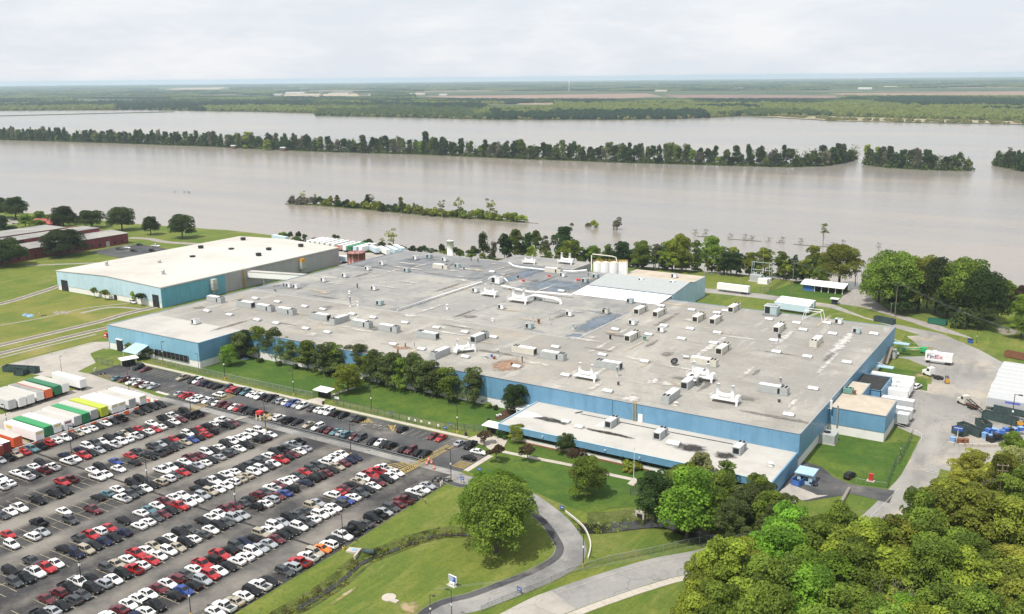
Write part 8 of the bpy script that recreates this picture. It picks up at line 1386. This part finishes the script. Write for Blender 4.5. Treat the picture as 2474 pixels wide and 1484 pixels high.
fence([(-62, 393), (-52, 396), (-44, 391)], 1.0, 'yellow rail fence by the bare soil strip', 2.2, False, 'yellow', 'rail_fence'); fence([(-62, 388), (-47, 386.5)], 1.0, 'long timber rail beside the bare soil strip', 2.0, False, 'tan_wood', 'rail_fence'); fence(wl('B 1880 735;B 1960 742'), 1.4, 'rusty rail on the river bank behind the roof edge', 2, False, 'rust', 'rail_fence')
# pale curved guard rail
G_ = spline(wl('L 900 530;L 1000 610;L 1080 690;L 1125 790;L 1135 870;L 1112 970'), 5); t = thing('guard_rail', 'pale yellow curved kerb wall along the driveway bend', 'guard rail'); ribbon(MB(), G_, .3, .55, 0, .02).build('beam', 'cream', t)
# culvert heads, pipes and hydrants
t = thing('culvert_head', 'concrete headwall with dark opening at the creek outfall', 'culvert', w('L', 1600, 545)); MB().box(-1.2, 1.2, -.3, .6, -1.3, .6).build('headwall', 'sidewalk', t); MB().box(-.7, .7, -.34, -.3, -1.2, .1).build('opening', 'dark', t)
t = thing('culvert_head', 'broken concrete drain head with pipe at the ditch below the lamp post', 'culvert', w('K', 1150, 895), .3); MB().box(-2.4, .6, -1.0, 1.0, -.4, .3).box(.2, .6, -2.6, 1.2, -1.4, .25).build('headwall', 'sidewalk', t); MB().tube([(.6, 1.0, -.3), (3.6, 1.2, -.3)], .55, 12).build('drain_pipe', 'dumpster', t); MB().box(-1.2, -.2, -.5, .3, .3, .42).build('cover', 'light_blue_plastic', t)
for k, x, y, lab, mt in (('M', 1035, 235, 'red fire hydrant cabinet standing alone on the annex lawn', 'red'),): t = thing('hydrant_cabinet', lab, 'hydrant', w(k, x, y)); MB().hexa([(-.7, -.5, 0), (.7, -.5, 0), (.7, .5, 0), (-.7, .5, 0)], [(-.7, -.5, 1.7), (.7, -.5, 1.7), (.7, .5, 1.9), (-.7, .5, 1.9)]).build('cabinet', mt, t); MB().box(-.8, .8, -.6, .6, 1.9, 2.0).build('roof', mt, t); MB().box(-1.4, 1.4, -1.2, 1.2, 0, .08).build('slab', 'sidewalk', t); t.scale = (.7, .7, 1)
a_, b_ = w('M', 720, 520), w('M', 835, 320); t = thing('fallen_trunk', 'lichen-grey fallen log barrier on the driveway grass triangle', 'log'); MB().tube([(a_.x, a_.y, .5), (b_.x, b_.y, .5)], [.55, .4], 10).build('trunk', 'pale_bark', t); MB().tube([(a_.x-.12, a_.y-.3, .5), (a_.x, a_.y, .5)], .5, 10).build('cut_end', 'tan_wood', t)
# company sign on the lower lawn
p = w('K', 2045, 1222); t = thing('company_sign', 'blue and white sign board on white block in the lower lawn', 'sign', p, -.15); t.scale = (.75, .75, .75); MB().box(-1.0, .8, -.4, .4, 0, 1.3).build('plinth', 'white', t); MB().box(-2.1, 1.1, -.7, .7, 0, .06).build('slab', 'sidewalk', t)
MB().box(-1.5, 1.5, -.15, .15, 1.35, 3.3).build('frame', 'white', t); MB().box(-1.3, 1.3, -.18, -.15, 1.5, 3.1).build('panel', 'sign_blue', t)
for z, a, b in ((2.75, -1.15, .2), (2.4, -1.15, .6), (2.05, -1.15, .35), (1.75, -1.15, .0)): MB().box(a, b, -.2, -.18, z, z+.13).build('text_line', 'white', t)
MB().box(-.7, .4, -.43, -.4, .5, .85).build('number_plate', 'grey_metal', t)
for k, x, y, lab, hh in (('L', 870, 520, 'small blue sign by the start of the pale kerb wall', 1.5), ('L', 470, 1295, 'small blue sign beside the driveway fence', 1.6), ('K', 2135, 262, 'blue sign at the driveway entrance near the motorcycles', 2), ('K', 2295, 175, 'blue sign on the lawn corner beside the car park kerb', 2), ('G', 1465, 885, 'round blue sign fixed on the front fence', 1.8), ('G', 2022, 985, 'blue and white notice on the fence by the longer shelter', 1.6), ('G', 1972, 1005, 'small blue notice low on the fence by the longer shelter', 1.2)): t = thing('small_sign', lab, 'sign', w(k, x, y), -.1); MB().box(-.5, -.42, -.04, .04, 0, hh).box(.42, .5, -.04, .04, 0, hh).build('post', 'pole', t); MB().box(-.62, .62, -.07, -.03, hh-.85, hh).build('panel', 'sign_blue', t); MB().box(-.4, .4, -.09, -.07, hh-.5, hh-.38).build('text_line', 'white', t)
for i, (k, x, y) in enumerate((('G', 1635, 935), ('G', 1692, 950), ('G', 1750, 960), ('G', 1825, 977), ('G', 1908, 998))): t = thing('fence_notice', 'small white notice on the front fence, %s from the round blue sign' % ordinal(i), 'notice', w(k, x, y), 0, 'white notices on the front fence'); MB().box(-.35, .35, -.06, -.02, .9, 1.6).build('panel', 'white', t); MB().box(-.2, .2, -.08, -.06, 1.2, 1.28).build('text_line', 'pole', t)
t = thing('notice_board', 'white slanted notice board beside the small turnstile shelter', 'sign', w('G', 957, 735), .2); MB().box(-.9, .9, -.05, .05, .7, 1.5).build('panel', 'white', t); MB().box(-.8, -.7, -.05, .05, 0, .7).box(.7, .8, -.05, .05, 0, .7).build('post', 'pole', t)
# flagpole
t = thing('flagpole', 'tall bare white flagpole at the end of the office walk', 'flagpole', w('L', 1538, 275)); MB().cyl(0, 0, 0, 10, .1, 8, .05).build('pole', 'white', t); MB().cyl(0, 0, 0, .25, .5, 12).build('base', 'sidewalk', t); MB().cyl(0, 0, 10, 10.2, .12, 8).build('finial', 'steel', t)
# red and white plastic barriers by the trailers
bd = MB().hexa([(-.95, -.3, 0), (.95, -.3, 0), (.95, .3, 0), (-.95, .3, 0)], [(-.95, -.12, 1.0), (.95, -.12, 1.0), (.95, .12, 1.0), (-.95, .12, 1.0)]).data('barrier_body', 'orange'); sd = MB().box(-.95, .95, -.13, .13, 1.0, 1.05).data('top_ridge', 'white')
BR = [(-258.6, y) for y in np.arange(141, 189, 1.95)]
for i, (x, y) in enumerate(BR):
    if rn.random() < .12: continue
    t = thing('water_barrier', '%s plastic barrier, %s from the striped trailer gap' % ('orange' if i % 2 else 'white', ordinal(i)), 'barrier', (x, y, .05), math.pi/2+.02, 'orange and white barriers behind the trailers'); c = link('barrier_body', bd, t); setmat(c, 'orange' if i % 2 else 'white'); link('top_ridge', sd, t)
for i, (k, x, y) in enumerate((('F', 1385, 735), ('F', 1430, 745), ('F', 1470, 748))): t = thing('water_barrier', '%s plastic barrier beside the last yellow lettered trailer, %s of three' % ('orange' if i % 2 == 0 else 'white', ordinal(i)), 'barrier', w(k, x, y), -.2, 'barriers at the row end'); c = link('barrier_body', bd, t); setmat(c, 'orange' if i % 2 == 0 else 'white'); link('top_ridge', sd, t)
for i, (k, x, y) in enumerate((('K', 1820, 50), ('K', 1845, 75), ('K', 1868, 125), ('K', 1800, 85))):
    t = thing('traffic_drum', 'orange and white traffic drum at the striped crossing, %s in the cluster' % ordinal(i), 'traffic drum', w(k, x, y), 0, 'traffic drums at the crossing'); MB().cyl(0, 0, 0, .12, .4, 12).build('base', 'tyre', t); MB().cyl(0, 0, .12, 1.05, .32, 12, .25).build('drum', 'orange', t); MB().cyl(0, 0, .45, .6, .31, 12).cyl(0, 0, .78, .9, .29, 12).build('band', 'white', t)
# little red and white shelter beside the tracks
t = thing('crossing_booth', 'small booth with red roof and white posts beside the rail track', 'booth', w('G', 240, 910)); MB().box(-1.0, 1.0, -.9, .9, 1.9, 2.9).build('roof', 'red', t)
for x in (-.85, .85):
    for y in (-.75, .75): MB().box(x-.12, x+.12, y-.12, y+.12, 0, 1.9).build('post', 'white', t)
# bollards, bins
for i, (k, x, y) in enumerate((('F', 885, 455), ('F', 900, 450), ('F', 1140, 405), ('F', 1175, 395), ('F', 1207, 385), ('K', 1930, 285), ('K', 1945, 275))): t = thing('bollard', 'pale yellow bollard, %s counting from the trailer yard to the motorcycles' % ordinal(i), 'bollard', w(k, x, y), 0, 'pale yellow bollards'); MB().cyl(0, 0, 0, 1.2, .2, 10).cyl(0, 0, 1.2, 1.28, .2, 10, .08).build('post', 'cream', t)
for k, x, y, lab in (('G', 830, 770, 'black litter bin on the grass near the small shelter'), ('G', 2165, 1060, 'black litter bin before the longer turnstile shelter'), ('H', 180, 928, 'black litter bin beside the entrance path')): t = thing('litter_bin', lab, 'bin', w(k, x, y)); MB().cyl(0, 0, 0, 1.1, .38, 12, .42).build('bin_body', 'black_plastic', t); MB().cyl(0, 0, 1.1, 1.25, .44, 12, .3).build('lid', 'black_plastic', t)
for k, x, y, lab in (('H', 265, 880, 'white stone seat in the mulch bed by the entrance'), ('H', 290, 872, 'second white stone seat in the mulch bed')): t = thing('stone_seat', lab, 'bench', w(k, x, y)); MB().box(-.5, .5, -.25, .25, .4, .55).build('seat', 'white', t); MB().box(-.4, -.25, -.2, .2, 0, .4).box(.25, .4, -.2, .2, 0, .4).build('leg', 'white', t)
t = thing('picnic_bench', 'blue picnic table under the lime-green tree', 'picnic table', w('F', 2300, 350)); MB().box(-1, 1, -.4, .4, .72, .8).build('tabletop', 'light_blue_plastic', t); MB().box(-1, 1, -.95, -.65, .42, .48).build('seat', 'light_blue_plastic', t); MB().box(-1, 1, .65, .95, .42, .48).build('seat', 'light_blue_plastic', t); MB().box(-.7, -.6, -.8, .8, 0, .72).box(.6, .7, -.8, .8, 0, .72).build('leg', 'steel', t)
# blue tarp and timber on the warehouse grass
t = thing('tarpaulin', 'crumpled blue tarpaulin lying on the warehouse grass', 'tarpaulin', w('A', 262, 1305)); m = MB()
for i in range(9): a, b = rn.uniform(-3.5, 3.5), rn.uniform(-1.2, 1.2); s = rn.uniform(.5, 1.1); m.hexa([(a-s, b-s, 0), (a+s, b-s, 0), (a+s, b+s, 0), (a-s, b+s, 0)], [(a-s*.5, b-s*.6, .35), (a+s*.6, b-s*.4, .5), (a+s*.5, b+s*.4, .4), (a-s*.7, b+s*.5, .55)])
m.build('sheet', 'light_blue_plastic', t)
for x, y, lab in ((380, 1300, 'pile of brown earth and rubble on the warehouse grass'), (570, 1285, 'flat scatter of pale rubble on the warehouse grass')):
    t = thing('rubble_pile', lab, 'rubble', w('A', x, y)); m = MB()
    for i in range(14): a, b = rn.uniform(-4, 4), rn.uniform(-1.6, 1.6); s = rn.uniform(.3, .9); m.hexa([(a-s, b-s, 0), (a+s, b-s, 0), (a+s, b+s, 0), (a-s, b+s, 0)], [(a-s*.4, b-s*.3, s*.8), (a+s*.5, b-s*.4, s*.6), (a+s*.3, b+s*.5, s*.8), (a-s*.5, b+s*.3, s*.7)])
    tag(m.build('rubble', 'dirt' if x < 500 else 'gravel', t), kind='stuff')
t = thing('red_cabinet', 'small red cabinet at the far corner of the front wing', 'cabinet', w('F', 1000, 138)); MB().box(-.9, .9, -.7, .7, .1, 1.9).build('cabinet', 'red', t); MB().box(-1, 1, -.8, .8, 0, .1).build('base', 'sidewalk', t); MB().box(-.7, .7, -.73, -.7, .8, 1.3).build('panel', 'white', t)
# substation
for dx, dy, s, lab in ((-35, 960, 1.0, 'grey transformer of the riverside substation'), (30, 985, .8, 'white cabinet transformer of the riverside substation'), (60, 975, .7, 'smaller white cabinet of the riverside substation')): t = thing('transformer', lab, 'transformer', w('E', dx, dy+25)); MB().box(-3*s, 3*s, -2*s, 2*s, .3, 3.4*s).build('tank', 'white' if dx > 0 else 'grey_metal', t); MB().box(-3.6*s, 3.6*s, -2.6*s, 2.6*s, 0, .3).build('slab', 'sidewalk', t); [MB().cyl(x*s, 0, 3.4*s, 5*s, .2*s, 8).build('bushing', 'pale_teal', t) for x in (-2, 0, 2)]
t = thing('steel_gantry', 'pale steel gantry frame of the riverside substation', 'gantry', w('E', 10, 970)); m = MB()
for x in (-5, 5):
    for y in (-2, 2): m.tube([(x, y, 0), (x*.9, y*.8, 9)], .14, 6)
for z in (5, 9): m.tube([(-5, 0, z), (5, 0, z)], .14, 6).tube([(-5, -2, z), (-5, 2, z)], .1, 6).tube([(5, -2, z), (5, 2, z)], .1, 6)
m.build('frame', 'pale_teal', t)
# conveyors against the loading wall
t = thing('conveyor', 'inclined tan conveyor leaning on the blue loading wall', 'conveyor', w('I', 1175, 400)); q = w('I', 1225, 240, 4)-w('I', 1175, 400); MB().hexa([(-.7, 0, .3), (.7, 0, .3), (q.x+.7, q.y, 4), (q.x-.7, q.y, 4)], [(-.7, 0, .8), (.7, 0, .8), (q.x+.7, q.y, 4.5), (q.x-.7, q.y, 4.5)]).build('belt', 'wood', t); MB().tube([(-.6, q.y*.5, 0), (-.6+q.x*.5, q.y*.5, 2.2)], .1, 6).tube([(.6, q.y*.8, 0), (.6+q.x*.8, q.y*.8, 3.4)], .1, 6).build('leg', 'pole', t); MB().box(-.85, -.7, 0, 1, .3, 1).build('side_guard', 'cream', t)
for x, y, z, lab in ((1220, 185, 4.5, 'pale blue door canopy high on the loading wall'), (1140, 412, 3.2, 'pale blue door canopy near the docked trailers')): p = w('I', x, y, z); t = thing('door_canopy', lab, 'canopy', (-61.9, p.y, 0)); MB().box(0, 6, -1.4, 1.4, z, z+.25).build('canopy_roof', 'sky_blue', t); MB().tube([(.1, 0, z+1.5), (5, 0, z+.2)], .06, 5).build('tie_rod', 'steel', t)
t = thing('compactor', 'grey compactor machine beside the inclined conveyor', 'compactor', w('I', 1240, 330)); MB().box(-1.3, 1.3, -2, 2, .2, 2.4).build('body', 'grey_metal', t); MB().hexa([(-1, -1.6, 2.4), (1, -1.6, 2.4), (1, .4, 2.4), (-1, .4, 2.4)], [(-1.4, -2, 3.6), (1.4, -2, 3.6), (1.4, .8, 3.6), (-1.4, .8, 3.6)]).build('hopper', 'steel', t); MB().box(-1.5, 1.5, 2, 5, .6, 1.0).build('ramp', 'cream', t)
# motorcycles
def moto(loc, rz, lab):
    t = thing('motorcycle', lab, 'motorcycle', loc, rz); m = MB()
    for x in (-.72, .72): MB().tube([(x, -.07, .33), (x, .07, .33)], .33, 14).build('wheel', 'tyre', t)
    m.hexa([(-.45, -.16, .35), (.4, -.16, .35), (.4, .16, .35), (-.45, .16, .35)], [(-.3, -.15, .75), (.45, -.15, .85), (.45, .15, .85), (-.3, .15, .75)]).build('engine', 'steel', t); MB().hexa([(0, -.16, .8), (.5, -.14, .85), (.5, .14, .85), (0, .16, .8)], [(.05, -.12, 1.0), (.42, -.1, 1.05), (.42, .1, 1.05), (.05, .12, 1.0)]).build('fuel_tank', 'black_plastic', t); MB().hexa([(-.7, -.14, .74), (0, -.15, .76), (0, .15, .76), (-.7, .14, .74)], [(-.75, -.12, .88), (0, -.12, .84), (0, .12, .84), (-.75, .12, .88)]).build('seat', 'tyre', t); MB().tube([(.72, 0, .33), (.5, 0, 1.0)], .05, 6).tube([(.45, -.35, 1.08), (.5, 0, 1.03), (.45, .35, 1.08)], .03, 6).build('fork', 'steel', t)
for k, x, y, rz, lab in (('K', 1880, 250, .4, 'black motorcycle at the head of the ditch row nearest the white sedan'), ('K', 1905, 225, .5, 'second black motorcycle at the head of the ditch row'), ('K', 1985, 245, .2, 'motorcycle behind the yellow bollards'), ('K', 2005, 240, .2, 'second motorcycle behind the yellow bollards'), ('F', 965, 490, 1.2, 'motorcycle parked alone in the small upper car park')): p = w(k, x, y); p.z = .05; moto(p, rz, lab)
# the man on the ditch grass
p = w('K', 1785, 450); pt = thing('person', 'man in dark trousers and pale shirt standing on the ditch grass', 'person', p, .8)
def skinned(name, verts, edges, radii, mat, parent):
    me_ = bpy.data.meshes.new(name); me_.from_pydata(verts, edges, []); me_.materials.append(MT[mat]); o = link(name, me_, parent); md = o.modifiers.new('skin', 'SKIN'); sk = me_.skin_vertices[0].data
    for i, r in enumerate(radii): sk[i].radius = (r, r) if not isinstance(r, tuple) else r
    sk[0].use_root = True; o.modifiers.new('sub', 'SUBSURF').levels = 1; o.modifiers['sub'].render_levels = 2; return o
vb = [(0, 0, .95), (0, 0, 1.2), (0, 0, 1.42), (0, 0, 1.52), (.02, 0, 1.66), (0, .19, 1.40), (.03, .25, 1.12), (.12, .24, .88), (.15, .24, .8), (0, -.19, 1.40), (.02, -.26, 1.12), (.08, -.25, .87), (.1, -.25, .79), (0, .1, .9), (.02, .11, .5), (0, .12, .08), (.13, .13, .04), (0, -.1, .9), (.03, -.11, .5), (-.02, -.12, .08), (.11, -.13, .04)]
eb = [(0, 1), (1, 2), (2, 3), (3, 4), (2, 5), (5, 6), (6, 7), (7, 8), (2, 9), (9, 10), (10, 11), (11, 12), (0, 13), (13, 14), (14, 15), (15, 16), (0, 17), (17, 18), (18, 19), (19, 20)]
rbd = [.14, .14, .15, .06, .1, .065, .05, .04, .04, .065, .05, .04, .04, .09, .065, .045, .04, .09, .065, .045, .04]
skinned('body', vb, eb, rbd, 'skin', pt)
skinned('trousers', [(0, 0, .98), (0, .1, .88), (.02, .11, .5), (0, .12, .12), (0, -.1, .88), (.03, -.11, .5), (-.02, -.12, .12)], [(0, 1), (1, 2), (2, 3), (0, 4), (4, 5), (5, 6)], [.155, .105, .08, .07, .105, .08, .07], 'cloth_dark', pt)
skinned('shirt', [(0, 0, 1.0), (0, 0, 1.22), (0, 0, 1.43), (0, .19, 1.41), (.03, .25, 1.16), (0, -.19, 1.41), (.02, -.26, 1.16)], [(0, 1), (1, 2), (2, 3), (3, 4), (2, 5), (5, 6)], [.155, .155, .165, .08, .065, .08, .065], 'cloth_pale', pt)
MB().tube([(0.01, 0, 1.68), (0, 0, 1.74), (-.01, 0, 1.79)], [.108, .1, .05], 10).build('hair', 'cloth_dark', pt)
